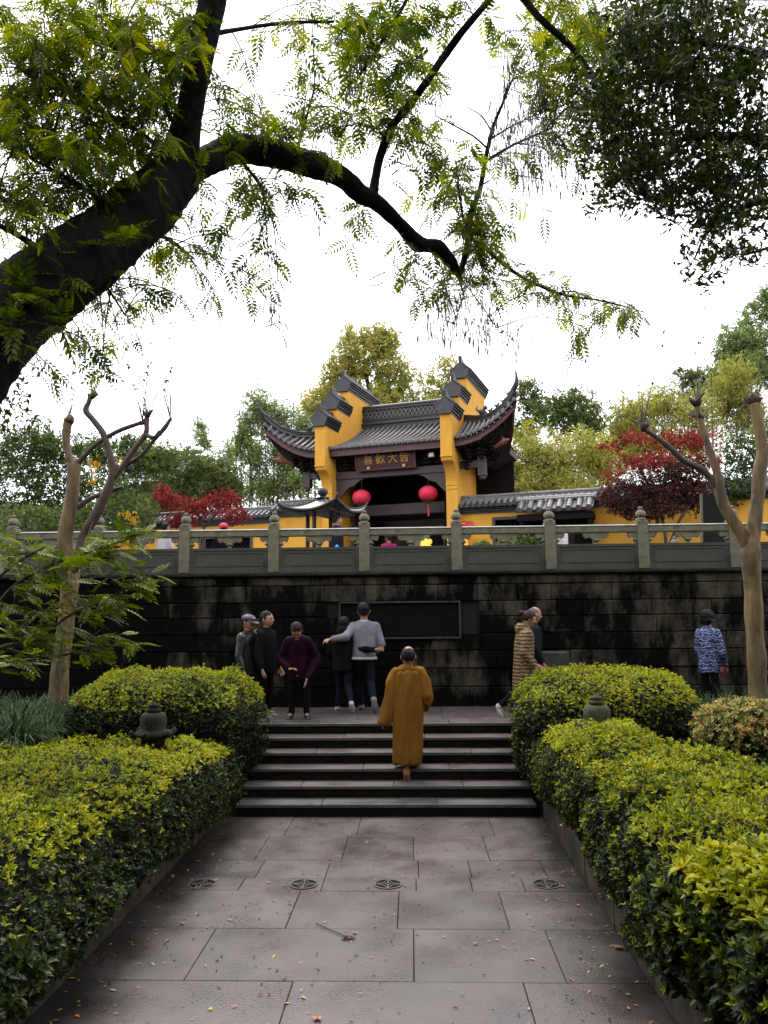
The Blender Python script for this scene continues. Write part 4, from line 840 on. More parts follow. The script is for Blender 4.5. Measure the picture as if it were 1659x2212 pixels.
ros_fine = X90(rosette_tpl(7, 26, 0.40, True, seed=4)); ros = X90(rosette_tpl(7, 30, 0.42, False, seed=2)); ros_b = X90(rosette_tpl(7, 36, 0.40, False, seed=9))
# ---------------- hedges
def seen(P, mu=330, mv=350):
    d = P-CAM; z = d@c_f; u = IMG_W/2+FL*(d@c_r)/np.maximum(z, .1); v = IMG_H/2-FL*(d@c_u)/np.maximum(z, .1)
    return (z > .6) & (u > -mu) & (u < IMG_W+mu) & (v < IMG_H+mv)
ros4 = X90(rosette_tpl(4, 25, 0.5, False))
def noise3(P, f, seed=0):
    g_ = np.random.default_rng(seed); r = np.zeros(len(P))
    for k in range(4): d = g_.normal(size=3)*f*(1+k*.6); r += np.sin(P@d+g_.uniform(0, 6))/(1+k*.5)
    return r/2.4
def plant_surface(name, label, P, Nn, parent, size, near, seed):
    """P points and N normals over the clipped surface; young bright shoots above, older leaves, darkened for shade, on the sides"""
def hedge(label, surf, bounds, area, seed, parent_loc, dens=560, size=(.05, .08), ynear=-5.2, core=None, ztop=.5):
    t = thing('azalea_hedge', label, 'hedge', parent_loc)
    n = int(area*dens); P, Nn = surf(rng.uniform(0, 1, n), rng.uniform(0, 1, n)); vis = seen(P); P = P[vis]; Nn = Nn[vis]; n = len(P)
    b = noise3(P, 2.2, seed+9)*.07+noise3(P, 5.0, seed)*.05+noise3(P, 12.0, seed+1)*.035; P = P+Nn*(b+rng.normal(0, .022, n))[:, None]
    A = Nn+rng.normal(0, .42, (n, 3)); A[:, 2] += .45; A /= np.linalg.norm(A, axis=1)[:, None]
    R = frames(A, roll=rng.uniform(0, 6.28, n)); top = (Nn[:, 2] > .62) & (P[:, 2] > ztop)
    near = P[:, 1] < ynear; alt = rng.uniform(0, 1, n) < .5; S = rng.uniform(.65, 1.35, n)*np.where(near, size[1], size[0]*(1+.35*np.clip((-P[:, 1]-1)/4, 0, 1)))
    for nm, msk, tp, m, rr in (('new_shoots', top & near, ros_fine, 'azalea', None), ('new_shoots', top & ~near & alt, ros, 'azalea', None), ('new_shoots', top & ~near & ~alt, ros_b, 'azalea', None), ('old_shaded_leaves', ~top & near, ros_fine, 'azalea_dark', None), ('old_shaded_leaves', ~top & ~near, ros, 'azalea_dark', None)):
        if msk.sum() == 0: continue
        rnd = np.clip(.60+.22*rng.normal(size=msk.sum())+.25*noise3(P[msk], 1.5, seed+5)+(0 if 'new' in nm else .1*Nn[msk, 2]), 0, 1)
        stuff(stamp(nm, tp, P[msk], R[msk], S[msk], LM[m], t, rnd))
    # some bright shoots over the sides too
    msk = (~top) & (rng.uniform(0, 1, n) < .30*np.clip(Nn[:, 2]+.9, 0, 1)*np.clip((P[:, 2]-.25)/.5, 0, 1)*np.where(P[:, 0] < 0, .45, 1)) 
    stuff(stamp('side_shoots', ros, P[msk]+Nn[msk]*.03, R[msk], S[msk]*.8, LM['azalea'], t, rng.uniform(0.1, .7, msk.sum())))
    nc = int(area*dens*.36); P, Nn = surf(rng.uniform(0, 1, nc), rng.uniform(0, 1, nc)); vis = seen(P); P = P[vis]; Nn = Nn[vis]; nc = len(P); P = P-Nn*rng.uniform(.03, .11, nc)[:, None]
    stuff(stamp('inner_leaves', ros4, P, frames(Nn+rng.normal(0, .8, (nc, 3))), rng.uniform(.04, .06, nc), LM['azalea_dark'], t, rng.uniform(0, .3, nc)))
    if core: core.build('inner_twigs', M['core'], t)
    return t
def strip_surf(prof, y0, y1):
    """prof(y) -> list of (x, z) from the inner foot over the top to the outer foot"""
    def f(a, b):
        y = y0+(y1-y0)*a; P = []; N_ = []
        for yy, s in zip(y, b):
            p = np.array(prof(yy)); d = np.diff(p, axis=0); l = np.linalg.norm(d, axis=1); c = np.concatenate([[0], np.cumsum(l)])*1.0; q = s*c[-1]; i = min(np.searchsorted(c, q, side='right')-1, len(l)-1)
            u = (q-c[i])/l[i]; pt = p[i]+d[i]*u; nn = np.array([-d[i][1], d[i][0]])/l[i]
            # soften the normals at the shoulders
            j = i+1 if u > .5 else i-1
            if 0 <= j < len(l): n2 = np.array([-d[j][1], d[j][0]])/l[j]; w_ = abs(u-.5); nn = nn*(1-w_)+n2*w_
            P.append((pt[0], yy, pt[1])); N_.append((nn[0], 0, nn[1]))
        N_ = np.array(N_); P = np.array(P); ey = np.minimum(y-y0, y1-y); e = np.clip(1-ey/.25, 0, 1)
        N_[:, 1] += np.where(y-y0 < y1-y, -1, 1)*e*1.2; P[:, 2] -= .12*e**2; N_ /= np.linalg.norm(N_, axis=1)[:, None]
        return P, N_
    return f
def strip_core(prof, y0, y1, inset=.12):
    m_ = MB(); rows_ = []
    for y in np.linspace(y0+inset, y1-inset, 14):
        p = np.array(prof(y)); c = p.mean(0); q = []
        for k in p: v = c-k; q.append(k+v/np.linalg.norm(v)*inset)
        rows_.append([(a, y, b) for a, b in q])
    m_.grid(rows_); m_.f.append(tuple(range(len(rows_[0])))); k0 = (len(rows_)-1)*len(rows_[0]); m_.f.append(tuple(range(k0, k0+len(rows_[0])))[::-1]); return m_
def mound_surf(c, r, zb):
    c = np.array(c); r = np.array(r)
    def f(a, b):
        q = 2*pi*a; u = b**.8; th = u*pi*.70
        d = np.stack([np.sin(th)**.62*np.cos(q), np.sin(th)**.62*np.sin(q), np.sign(np.cos(th))*np.abs(np.cos(th))**.6], 1); d[:, :2] *= (np.maximum(np.abs(np.cos(q)), np.abs(np.sin(q)))**-.45)[:, None]; N_ = d/r; N_ /= np.linalg.norm(N_, axis=1)[:, None]
        return c+d*r, N_
    return f
def profR(y):
    xi = 1.67+.06*max(0, y+2)+.05*sin(y*1.7)+.12*max(0, (-5.5-y)); zt = 1.13+.04*sin(y*2.1)+.02*(y+3); xo = 2.75+max(0, -1.8-y)*.50
    return [(xi+.26, .36), (xi+.04, .52), (xi+.05, zt-.32), (xi+.22, zt-.10), (xi+.50, zt), (xo-.25, zt+.02), (xo, zt-.15), (xo+.05, zt-.5)]
def profL(y):
    xi = -1.66-.05*sin(y*1.9)-.06*max(0, (-5.0-y)); zt = .97+.03*sin(y*2.3); xo = -4.6-.2*max(0, -1-y); b = .28*max(0, min(3, -3.0-y))
    return [(xo-.1, zt-.45), (xo, zt-.15), (xo+.3, zt), (xi-.45-b, zt), (xi-.16-b, zt-.08), (xi-.05-b*.7, zt-.28), (xi, .44), (xi-.2, .26)]
# strip_surf expects the normal (-dz, dx) to point out: run the right hand profile inner foot -> outer foot
hedge('long clipped yellow green azalea hedge in the right foreground along the path', strip_surf(profR, -8.4, -.35), None, 8*2.6, 11, (2.6, -4.5, .3), dens=1370, size=(.030, .066), ztop=.93, core=strip_core(profR, -8.4, -.35))
hedge('long low azalea hedge in the left foreground with dark shaded side', strip_surf(profL, -8.4, -.30), None, 8.2*3.6, 23, (-3.0, -4.5, .3), dens=980, size=(.030, .062), ztop=.80, core=strip_core(profL, -8.4, -.30))
def mound_core(c, r): m_ = MB(); m_.ell(c, np.array(r)*.88, 20, 12); return m_
hedge('rounded azalea mound right of the top step, behind the brown stone lantern', mound_surf((2.68, .55, .96), (1.08, 1.12, .66), .5), None, 9, 31, (2.62, .55, .8), dens=1550, size=(.028, .03), core=mound_core((2.68, .55, .96), (1.05, 1.1, .64)))
hedge('rounded azalea mound left of the top step, in front of the man in a cap', mound_surf((-2.78, .62, .93), (1.14, 1.05, .68), .5), None, 10, 37, (-2.66, .55, .8), dens=1550, size=(.028, .03), core=mound_core((-2.78, .62, .93), (1.1, 1.05, .66)))
# ---------------- lilyturf
def tuft_tpl(n=84, seed=3, L_=1.0):
    g_ = np.random.default_rng(seed); it = []
    for k in range(n):
        a = g_.uniform(0, 2*pi); l = g_.uniform(.6, 1.05)*L_; lean = g_.uniform(.5, 1.45); w_ = .0105; xs = np.linspace(0, 1, 4)
        x = l*lean*.62*xs; z = l*(xs*1.0-.62*lean*xs**2.2); ww = w_*(1-xs**2*.85)
        v = np.array([(x[i]+.03, s_*ww[i], z[i]) for i in range(4) for s_ in (-1, 1)]); f = np.array([(2*i, 2*i+2, 2*i+3, 2*i+1) for i in range(3)]); it.append((rotz(v, a)+np.array([g_.normal(0, .04), g_.normal(0, .04), 0]), f))
    return combine(it)
def turf(label, pts, seed, cen):
    P = np.array([(x, y, gz(x, y)+.02) for x, y in pts]); n = len(P); A = rand_dirs(n)*.0+np.array([1.0, 0, 0]); R = np.zeros((n, 3, 3)); 
    for i in range(n): a = rng.uniform(0, 6.28); tl = rng.normal(0, .12, 2); R[i] = np.array([[cos(a), -sin(a), tl[0]], [sin(a), cos(a), tl[1]], [0, 0, 1]])
    o = stuff(stamp('lilyturf', tuft_tpl(), P, R, rng.uniform(.58, .86, n), LM['grass'], None, rng.uniform(.1, .9, n))); tag(o, label, 'ground cover'); return o
def pts_in(x0, x1, y0, y1, n, keep=lambda x, y: True):
    out = []
    while len(out) < n:
        x, y = random.uniform(x0, x1), random.uniform(y0, y1)
        if keep(x, y): out.append((x, y))
    return out
turf('tufts of arching blue green lilyturf around the trunk on the left bank', pts_in(-7.6, -3.2, -1.0, 1.55, 180, lambda x, y: x < -3.9 or y > .9 or (x < -3.5 and y > -.2)), 1, (-5, 0, 0))
turf('tufts of arching blue green lilyturf around the trunk on the right bank', pts_in(3.5, 7.6, -2.2, 1.55, 170, lambda x, y: x > 3.9 or y > .3), 2, (5, 0, 0))
# ---------------- shrubs as leafy ellipsoids
tri3 = X90(spray_tpl(6, .42, .6, 5)); 
def blob_pts(c, r, n, shell=.55, seed=0, lumps=.12, zmin=None):
    d = rand_dirs(n); k = rng.uniform(shell, 1.0, n)**.8; P = d*k[:, None]; P *= (1+lumps*noise3(P*3, 2.2, seed))[:, None]; Q = np.array(c)+P*np.array(r)
    if zmin is not None: ok = Q[:, 2] > zmin; Q = Q[ok]; d = d[ok]
    return Q, d
p = atY(1578, 1562, -1.35)
t = thing('variegated_shrub', 'small cream and yellow variegated shrub at the right edge in front of the lilyturf', 'shrub', (3.75, -1.35, .6))
for nm, n, s0, k in (('foliage', 2600, .050, 1), ):
    Q, d = blob_pts((3.72, -1.35, 1.18), (.52, .42, .30), n, .7, 3); A = d+rng.normal(0, .5, d.shape); A[:, 2] += .6
    stuff(stamp(nm, ros, Q, frames(A, roll=rng.uniform(0, 6, len(Q))), rng.uniform(.6, 1.1, len(Q))*s0, LM['varieg'], t))
s = MB(); s.ell((3.72, -1.35, 1.1), (.42, .34, .26), 12, 8); s.tube([(3.72, -1.35, .6), (3.72, -1.35, 1.0)], .05, 6); s.build('inner_twigs', M['core'], t)
# ---------------- stone lanterns rising from the hedges
M['lstone'] = mat('mossy_lantern_stone', (0.085, 0.072, 0.045), (0.04, 0.036, 0.022), rough=0.85, scale=8, bump=0.5, bscale=30, c3=(0.03, 0.038, 0.014), s3=6, t3=(0.45, 0.65), spec=0.2)
M['lstone2'] = mat('dark_lantern_stone', (0.035, 0.030, 0.022), (0.014, 0.013, 0.010), rough=0.85, scale=8, bump=0.5, bscale=30, c3=(0.014, 0.018, 0.007), s3=6, t3=(0.45, 0.65), spec=0.2)
def lantern(x, y, ztop, label, m, petals=8):
    t = thing('stone_lantern', label, 'stone lantern', (x, y, .5), .2); z = ztop-.5
    b = MB(); b.lathe((0, 0, z-.36), [(.12, -.5), (.12, -.02), (.19, 0), (.20, .03), (.135, .06), (.125, .08), (.135, .14), (.13, .20), (.11, .24), (.05, .255)], 32, 12, .07); b.build('fluted_body', m, t, True, local=True)
    r = MB()
    for k in range(6): a = k*pi/3+.3; r.tube([(.13*cos(a), .13*sin(a), z-.33), (.20*cos(a), .20*sin(a), z-.345), (.24*cos(a), .24*sin(a), z-.31), (.225*cos(a), .225*sin(a), z-.285)], [.035, .035, .028, .012], 7)
    for k in range(6):
        a = k*pi/3+.3; q = MB(); q.tube([(.13*cos(a), .13*sin(a), z-.33), (.20*cos(a), .20*sin(a), z-.345), (.24*cos(a), .24*sin(a), z-.31), (.225*cos(a), .225*sin(a), z-.285)], [.035, .035, .028, .012], 7); q.build('curled_foot', m, t, True, local=True)
    c = MB(); c.lathe((0, 0, z-.115), [(.05, 0), (.075, .015), (.08, .035), (.055, .055), (.045, .06), (.065, .07), (.06, .09), (.03, .10), (.025, .115), (.0, .12)], 20); c.build('knob', m, t, True, local=True)
lantern(2.30, -1.02, 1.50, 'brown stone lantern top with fluted body rising from the right hedge', M['lstone'])
lantern(-2.50, -.90, 1.43, 'blackened stone lantern top with fluted body rising from the left hedge', M['lstone2'])

# ---------------- limbs from measured outlines
def limb(px, n=5, noise=.04, sides=10):
    """px: (u, v, Y, radius in photo pixels) -> smooth points and radii"""
    pts = []; rad = []
    for u, v, Y, r in px: p = atY(u, v, Y); pts.append(p); rad.append(r*np.dot(p-CAM, c_f)/FL)
    q = smoothpath(np.column_stack([pts, rad]), n); return q[:, :3], q[:, 3]
def add_limb(mb, px, n=5, sides=10, noise=.04, keep=None):
    P, R = limb(px, n)
    if R.max() > .045:      # big wood: an uneven, burled surface
        P, R = limb(px, n*3); sides = max(sides, 26 if R.max() > .1 else 16); k0 = len(mb.v); mb.tube(P, R, sides); V = mb.v[-1]; C_ = np.repeat(P, sides, 0)[:len(V)]; D_ = V-C_; l_ = np.linalg.norm(D_, axis=1)
        f_ = 1+.10*noise3(V, 3.2, 3)+.07*noise3(V, 9.0, 5)+.035*noise3(V, 24.0, 8)+.05*np.abs(noise3(V*np.array([1, 1, .25]), 16, 9)); mb.v[-1] = C_+D_*f_[:, None]
    else: mb.tube(P, R, sides, noise=noise)
    if keep is not None: keep.extend(list(P))
    return P, R
# pollarded crape myrtles
def whips(mb, starts, n, h, seed, leaves=None):
    g_ = random.Random(seed)
    for s_ in starts:
        for k in range(n):
            a = g_.uniform(0, 6.28); l = h*g_.uniform(.5, 1.1); sp = g_.uniform(.08, .62)
            p = [np.array(s_)+np.array([sp*l*cos(a)*q**1.1, sp*l*sin(a)*q**1.1, l*q]) for q in (0, .3, .65, 1)]; mb.tube(p, [.007, .0045, .003, .0018], 4)
            if leaves is not None:
                for _ in range(g_.randint(0, 4)): leaves.append(p[1]+(p[3]-p[1])*g_.random())
YT = 1.2
t = thing('crape_myrtle', 'pollarded crape myrtle with pale trunk and dark branch stubs on the left bank', 'tree', tuple(atY(127, 1495, YT)))
s = MB(); add_limb(s, [(125, 1520, YT, 24), (127, 1490, YT, 20), (132, 1418, YT, 19), (143, 1340, YT, 17.5), (150, 1280, YT, 18), (152, 1235, YT, 19), (143, 1196, YT, 15), (141, 1154, YT, 15), (150, 1103, YT, 14), (157, 1060, YT, 13), (159, 1025, YT, 12.5), (160, 1003, YT, 13)], sides=14); s.build('trunk', M['myrtle'], t, True)
st = []
for nm, px in (('branch', [(160, 1006, YT, 11), (149, 985, YT, 9), (143, 955, YT, 9), (144, 925, YT, 10), (149, 905, YT, 12)]), ('branch', [(163, 1005, YT, 10), (174, 994, YT, 7), (200, 967, YT, 6), (222, 950, YT, 6), (258, 930, YT, 5.5), (308, 912, YT, 5)]),
               ('stem', [(156, 1236, YT-.05, 12), (168, 1212, YT-.05, 11), (179, 1160, YT, 11), (200, 1125, YT, 12), (222, 1082, YT, 12), (240, 1039, YT, 11), (243, 1008, YT, 9.5), (234, 971, YT, 8.5), (222, 935, YT, 8), (201, 907, YT, 8), (186, 887, YT, 8), (192, 868, YT, 6), (197, 853, YT, 7)]),
               ('branch', [(243, 1035, YT, 8), (265, 1007, YT, 7), (290, 971, YT, 7), (314, 939, YT, 7), (317, 915, YT, 6), (318, 896, YT, 6)]), ('branch', [(262, 1010, YT+.1, 6), (304, 985, YT+.1, 5), (333, 950, YT+.1, 5), (356, 924, YT+.1, 6), (368, 905, YT+.1, 4)]),
               ('branch', [(166, 1098, YT+.1, 7), (190, 1080, YT+.15, 6.5), (222, 1066, YT+.2, 6), (266, 1052, YT+.2, 5)]), ('branch', [(314, 939, YT, 6), (333, 945, YT-.1, 5), (345, 930, YT-.1, 4)])):
    s = MB(); P, R = add_limb(s, [(a_, b_, c_, d_*.84) for a_, b_, c_, d_ in px], sides=10, noise=.07)
    if px[-1][1] < 930: st.append(P[-1]); [s.tube([P[-1]-np.array([0, 0, .03]), P[-1]+np.array([random.gauss(0, .05), random.gauss(0, .03), random.uniform(.0, .07)])], [R[-1]*1.15, R[-1]*.5], 7) for _ in range(3)]
    s.build(nm, M['myrtledark' if px[0][0] > 162 or px[0][1] > 1100 else 'myrtle'], t, True)
s = MB(); lv = []; whips(s, st, 6, 1.6, 4, lv); stuff(s.build('shoots', M['twig'], t))
lv = np.array(lv); stuff(stamp('withered_leaves', leaf_tpl(.5, .15, .3), lv, frames(rand_dirs(len(lv), -.4)), rng.uniform(.05, .10, len(lv)), LM['maroon'], t))
t = thing('crape_myrtle', 'forked pollarded crape myrtle with smooth tan trunk at the right edge', 'tree', tuple(atY(1640, 1505, YT)))
s = MB(); add_limb(s, [(1642, 1530, YT, 25), (1639, 1500, YT, 20), (1633, 1400, YT, 19), (1628, 1300, YT, 18), (1624, 1240, YT, 18), (1621, 1190, YT, 20), (1627, 1147, YT, 15), (1637, 1073, YT, 14), (1642, 1014, YT, 13.5), (1647, 975, YT, 12), (1640, 921, YT, 11), (1631, 872, YT, 10)], sides=14); s.build('trunk', M['myrtle'], t, True)
st = [atY(1631, 872, YT)]
for nm, px in (('limb', [(1618, 1190, YT, 14), (1603, 1155, YT, 13), (1568, 1100, YT, 12), (1553, 1053, YT, 12), (1549, 1022, YT, 9), (1537, 983, YT, 8), (1521, 936, YT, 7), (1506, 876, YT, 6)]), ('branch', [(1552, 1060, YT, 9), (1545, 1048, YT, 8), (1521, 1018, YT, 7), (1478, 995, YT, 6), (1451, 971, YT, 6), (1423, 948, YT, 5.5), (1389, 925, YT, 5)]),
               ('limb', [(1645, 1010, YT, 9), (1655, 985, YT, 8), (1672, 960, YT, 7), (1690, 930, YT, 6)]), ('branch', [(1640, 1010, YT+.1, 3), (1620, 975, YT+.1, 2.5), (1600, 960, YT+.1, 2)])):
    s = MB(); P, R = add_limb(s, px, sides=10, noise=.06); st.append(P[-1]); s.build(nm, M['myrtle' if nm == 'limb' else 'myrtledark'], t, True)
s = MB(); lv = []; whips(s, st, 5, 1.6, 9, lv); stuff(s.build('shoots', M['twig'], t))
s = MB()
for u, v, r in ((1506, 872, 8), (1514, 905, 7), (1631, 868, 12), (1388, 925, 6)): pp = atY(u, v, YT); s2 = MB(); [s2.tube([pp-np.array([0, 0, .03]), pp+np.array([random.gauss(0, .03), random.gauss(0, .03), .03]), pp+np.array([random.gauss(0, .07), random.gauss(0, .05), random.uniform(.04, .14)])], [r*.0052, r*.004, r*.0014], 7) for _ in range(6)]; s2.build('branch_knob', M['myrtledark'], t, True)
lv = np.array(lv); stuff(stamp('withered_leaves', leaf_tpl(.5, .15, .3), lv, frames(rand_dirs(len(lv), -.4)), rng.uniform(.05, .09, len(lv)), LM['maroon'], t))

# ---------------- the great leaning wingnut overhead
wt = thing('wingnut_tree', 'huge dark leaning tree arching over the path with feathery leaves and hanging catkins', 'tree', tuple(atY(-260, 1050, -5.6)))
SK = []
s = MB(); add_limb(s, [(-420, 1900, -5.8, 115), (-380, 1500, -5.8, 110), (-270, 1060, -5.6, 105), (-130, 860, -5.5, 98), (0, 698, -5.3, 88), (110, 610, -5.1, 80), (250, 502, -4.8, 66), (330, 430, -4.6, 60), (385, 370, -4.5, 48)], 8, 20, .05, SK); s.build('trunk', M['bark'], wt, True)
s = MB(); add_limb(s, [(340, 440, -4.55, 52), (385, 350, -4.5, 37), (410, 240, -4.6, 29), (433, 120, -4.7, 28), (455, 20, -4.8, 27), (475, -80, -4.9, 26), (500, -260, -5.0, 22)], 6, 16, .05, SK); s.build('limb', M['bark'], wt, True)
s = MB(); add_limb(s, [(330, 440, -4.6, 40), (400, 372, -4.4, 33), (443, 348, -4.3, 30), (521, 322, -4.05, 29), (625, 341, -3.75, 28), (729, 378, -3.4, 23), (781, 420, -3.2, 20), (810, 436, -3.1, 19), (865, 486, -2.9, 15), (900, 524, -2.75, 18), (920, 530, -2.7, 15), (946, 536, -2.6, 17), (974, 566, -2.5, 13), (988, 590, -2.4, 8), (996, 602, -2.4, 3)], 6, 16, .07, SK); s.build('limb', M['bark'], wt, True)
br = [[(805, 425, -3.15, 12), (812, 380, -3.1, 9.5), (822, 335, -3.1, 9), (848, 272, -3.2, 8.5), (887, 223, -3.2, 8.5), (919, 180, -3.3, 8), (957, 125, -3.3, 8), (1001, 65, -3.4, 7.5), (1061, -5, -3.5, 7), (1120, -80, -3.6, 6)],
      [(992, 596, -2.4, 5), (1003, 560, -2.3, 7), (1012, 522, -2.3, 8), (1017, 462, -2.3, 7), (1036, 413, -2.3, 5.5), (1050, 337, -2.3, 5), (1066, 272, -2.3, 4), (1088, 218, -2.3, 3), (1110, 163, -2.3, 2)],
      [(1048, 348, -2.3, 3.5), (1080, 330, -2.2, 3), (1115, 310, -2.1, 2.6), (1191, 277, -2.0, 2)], [(1050, 318, -2.3, 2.5), (1030, 300, -2.3, 2.2), (1012, 288, -2.4, 2), (941, 250, -2.6, 1.4)], [(1062, 285, -2.3, 2), (1040, 250, -2.2, 1.5), (1005, 230, -2.2, 1)], [(1060, 300, -2.3, 2), (1120, 265, -2.2, 1.5), (1180, 240, -2.0, 1)],
      [(1008, 530, -2.3, 5), (1028, 520, -2.3, 5), (1082, 566, -2.1, 4.5), (1137, 604, -2.0, 3.5), (1218, 637, -1.9, 2.8), (1300, 650, -1.8, 2), (1395, 675, -1.7, 1.2)],
      [(455, 75, -4.7, 7), (500, 66, -4.6, 5), (610, 50, -4.3, 4), (720, 47, -4.0, 3)], [(900, -60, -3.6, 5), (870, 16, -3.6, 4), (810, 114, -3.5, 3.5), (772, 170, -3.4, 3)], [(94, 545, -5.0, 10), (50, 515, -5.1, 7), (0, 488, -5.2, 6), (-60, 460, -5.3, 5)],
      [(355, 330, -4.6, 5), (310, 290, -4.6, 4), (240, 250, -4.7, 3.5), (150, 200, -4.8, 3), (60, 160, -5, 2.5)], [(370, 260, -4.6, 5), (330, 190, -4.6, 4), (260, 120, -4.7, 3), (200, 40, -4.8, 2.5)], [(240, 480, -4.8, 6), (200, 420, -4.9, 4), (120, 370, -5, 3), (40, 330, -5.1, 2.5)], [(320, 440, -4.6, 4), (300, 380, -4.7, 3), (250, 330, -4.8, 2)],
      [(300, 490, -4.7, 5), (370, 520, -4.4, 3.5), (420, 560, -4.2, 2)], [(990, 600, -2.4, 2), (1000, 640, -2.4, 1.5), (980, 700, -2.4, 1)], [(180, 560, -5, 4), (230, 620, -4.8, 3), (270, 680, -4.7, 2)], [(520, 345, -4.1, 4), (560, 400, -4, 3), (590, 480, -3.9, 1.5)], [(640, 330, -3.8, 4), (660, 260, -3.8, 3), (680, 190, -3.8, 2)],
      [(1001, 479, -2.5, 1.5), (992, 420, -2.5, 2), (985, 348, -2.5, 1.5)], [(996, 602, -2.4, 1.5), (1040, 660, -2.3, 1.2), (1080, 720, -2.2, .8)], [(470, -40, -4.8, 10), (400, -60, -4.9, 8), (250, -80, -5, 6)], [(500, -200, -5, 12), (700, -160, -4.5, 9), (950, -120, -4, 6), (1150, -60, -3.4, 3)]]
for px in br: s = MB(); add_limb(s, px, 5, 8, .05, SK); s.build('branch', M['bark'], wt, True)
SK = np.array(SK)
ELL = [(120, 120, 200, 140, 1.9), (330, 60, 110, 90, 1.6), (80, 330, 150, 130, 1.8), (270, 300, 110, 130, 1.6), (330, 130, 90, 110, 1.4), (150, 460, 140, 60, 1.1), (50, 450, 80, 60, 1.3), (390, 500, 90, 70, 1.1), (480, 430, 80, 50, 1.0), (250, 620, 110, 55, 1.2), (330, 590, 70, 50, 1.0), (210, 695, 80, 40, 1.0), (370, 660, 60, 35, .7), (60, 800, 60, 25, .6), (160, 760, 70, 25, .6), (110, 730, 70, 30, .9),
       (560, 420, 70, 40, .9), (570, 530, 70, 55, .5), (640, 420, 50, 35, .8), (555, 600, 50, 40, .4), (600, 670, 35, 30, .25), (500, 220, 70, 60, .8), (560, 260, 80, 40, 1.3), (660, 230, 70, 60, 1.2), (560, 90, 60, 60, .45), (720, 130, 90, 90, 1.3), (760, 270, 80, 70, 1.3), (700, 335, 60, 25, 1.0), (850, 100, 80, 100, 1.4), (900, 300, 70, 70, 1.3), (850, 230, 50, 60, 1.3), (1000, 40, 70, 50, 1.0), (930, 190, 50, 50, .9), (790, 50, 70, 60, 1.3),
       (950, 420, 60, 60, 1.3), (1000, 400, 60, 90, 1.0), (1000, 500, 60, 60, 1.4), (940, 600, 80, 35, 1.2), (1050, 520, 70, 60, 1.2), (1080, 600, 90, 38, 1.2), (1190, 640, 80, 32, 1.1), (1290, 662, 80, 26, .9), (1370, 675, 35, 15, .7), (1230, 695, 50, 15, .5), (1110, 450, 70, 38, .55), (1130, 330, 70, 60, .25), (860, 560, 45, 35, .7), (780, 500, 50, 40, .8), (960, 640, 60, 22, .6), (1250, 735, 18, 18, .5),
       (1120, 80, 60, 70, 1.0), (1200, 130, 70, 70, 1.3), (1180, 230, 50, 70, .9), (1290, 90, 100, 100, 1.4), (1350, 200, 70, 60, 1.3), (640, 20, 90, 40, .8), (430, 620, 40, 30, .3), (600, 330, 60, 22, .9), (1250, 300, 60, 70, 1.0), (1260, 20, 120, 40, 1.4), (890, 30, 70, 40, 1.2)]
def yat(u, v):
    d = np.hypot(*(PXS-np.array([u, v])).T); i = np.argmin(d); return SK[i][1]
def to_px(P): d = P-CAM; z = d@c_f; return np.stack([IMG_W/2+FL*(d@c_r)/z, IMG_H/2-FL*(d@c_u)/z], 1)
PXS = to_px(SK)
tw = MB(); LP, LA, LZ = [], [], []
for (cx, cy, rx, ry, dn) in ELL:
    yb = yat(cx, cy); zc_ = yb+9.7; lsc = min(1, zc_/6.6); leafpx = .20*lsc*FL/zc_; nl = dn*(3.3 if cx < 420 and cy < 420 else (1.9 if cx < 460 else 2.6))*pi*rx*ry/(leafpx**2*.22); k = max(2, int(nl/9))
    for _ in range(k):
        a = random.uniform(0, 2*pi); q = sqrt(random.random()); e = atY(cx+rx*q*cos(a), cy+ry*q*sin(a), yb+random.uniform(-.5, .5))
        ds = np.linalg.norm(SK-e, axis=1); c = np.argsort(ds)[:12]; s_ = SK[random.choice(list(c))]; L_ = np.linalg.norm(e-s_)
        if L_ > 1.0: s_ = e+(s_-e)/L_*random.uniform(.5, .9)
        m_ = (s_+e)/2+np.array([0, 0, .12*L_]); P = smoothpath([s_, m_, e, e+(e-m_)*.25-np.array([0, 0, .08])], 4); tw.tube(P, np.linspace(.006, .002, len(P)), 4, cap=False)
        nn = random.randint(7, 11)
        for j in range(nn):
            f_ = .25+.75*j/nn; i = min(int(f_*(len(P)-1)), len(P)-2); p = P[i]; d = P[i+1]-P[i]; d = d/(np.linalg.norm(d)+1e-6)
            sd = np.cross(d, [0, 0, 1.0]); sd /= np.linalg.norm(sd)+1e-6; ax_ = d*.5+sd*(1 if j % 2 else -1)*random.uniform(.5, 1.1)+np.array([random.gauss(0, .25), random.gauss(0, .25), random.uniform(-.65, .2)])
            LP.append(p); LA.append(ax_); LZ.append(lsc)
for _ in range(1300):       # unseen leaves of the crown added over the viewpoint to hold light back
    LP.append(np.array([random.uniform(-7, 6), random.uniform(-14, -8.2), random.uniform(5.6, 8.5)])); LA.append(np.array([random.gauss(0, .6), random.gauss(0, .6), -.3]))
LP = np.array(LP); LA = np.array(LA); n = len(LP); LS = rng.uniform(.13, .24, n); LS[:len(LZ)] *= np.array(LZ); LS[-1300:] *= 3.0; LT = rng.integers(0, 3, n)
stuff(tw.build('twigs', M['twig'], wt))
up = np.tile([0, 0, 1.0], (n, 1))+rng.normal(0, .45, (n, 3))
FR = frames(LA, up)
for k_, tp_ in enumerate((pinnate_tpl(6, .27, .34, .35), pinnate_tpl(5, .30, .36, .15), pinnate_tpl(7, .24, .32, .55))):
    q_ = LT == k_; stuff(stamp('foliage', tp_, LP[q_], FR[q_], LS[q_], LM['wing'], wt, rng.uniform(0, 1, q_.sum())))
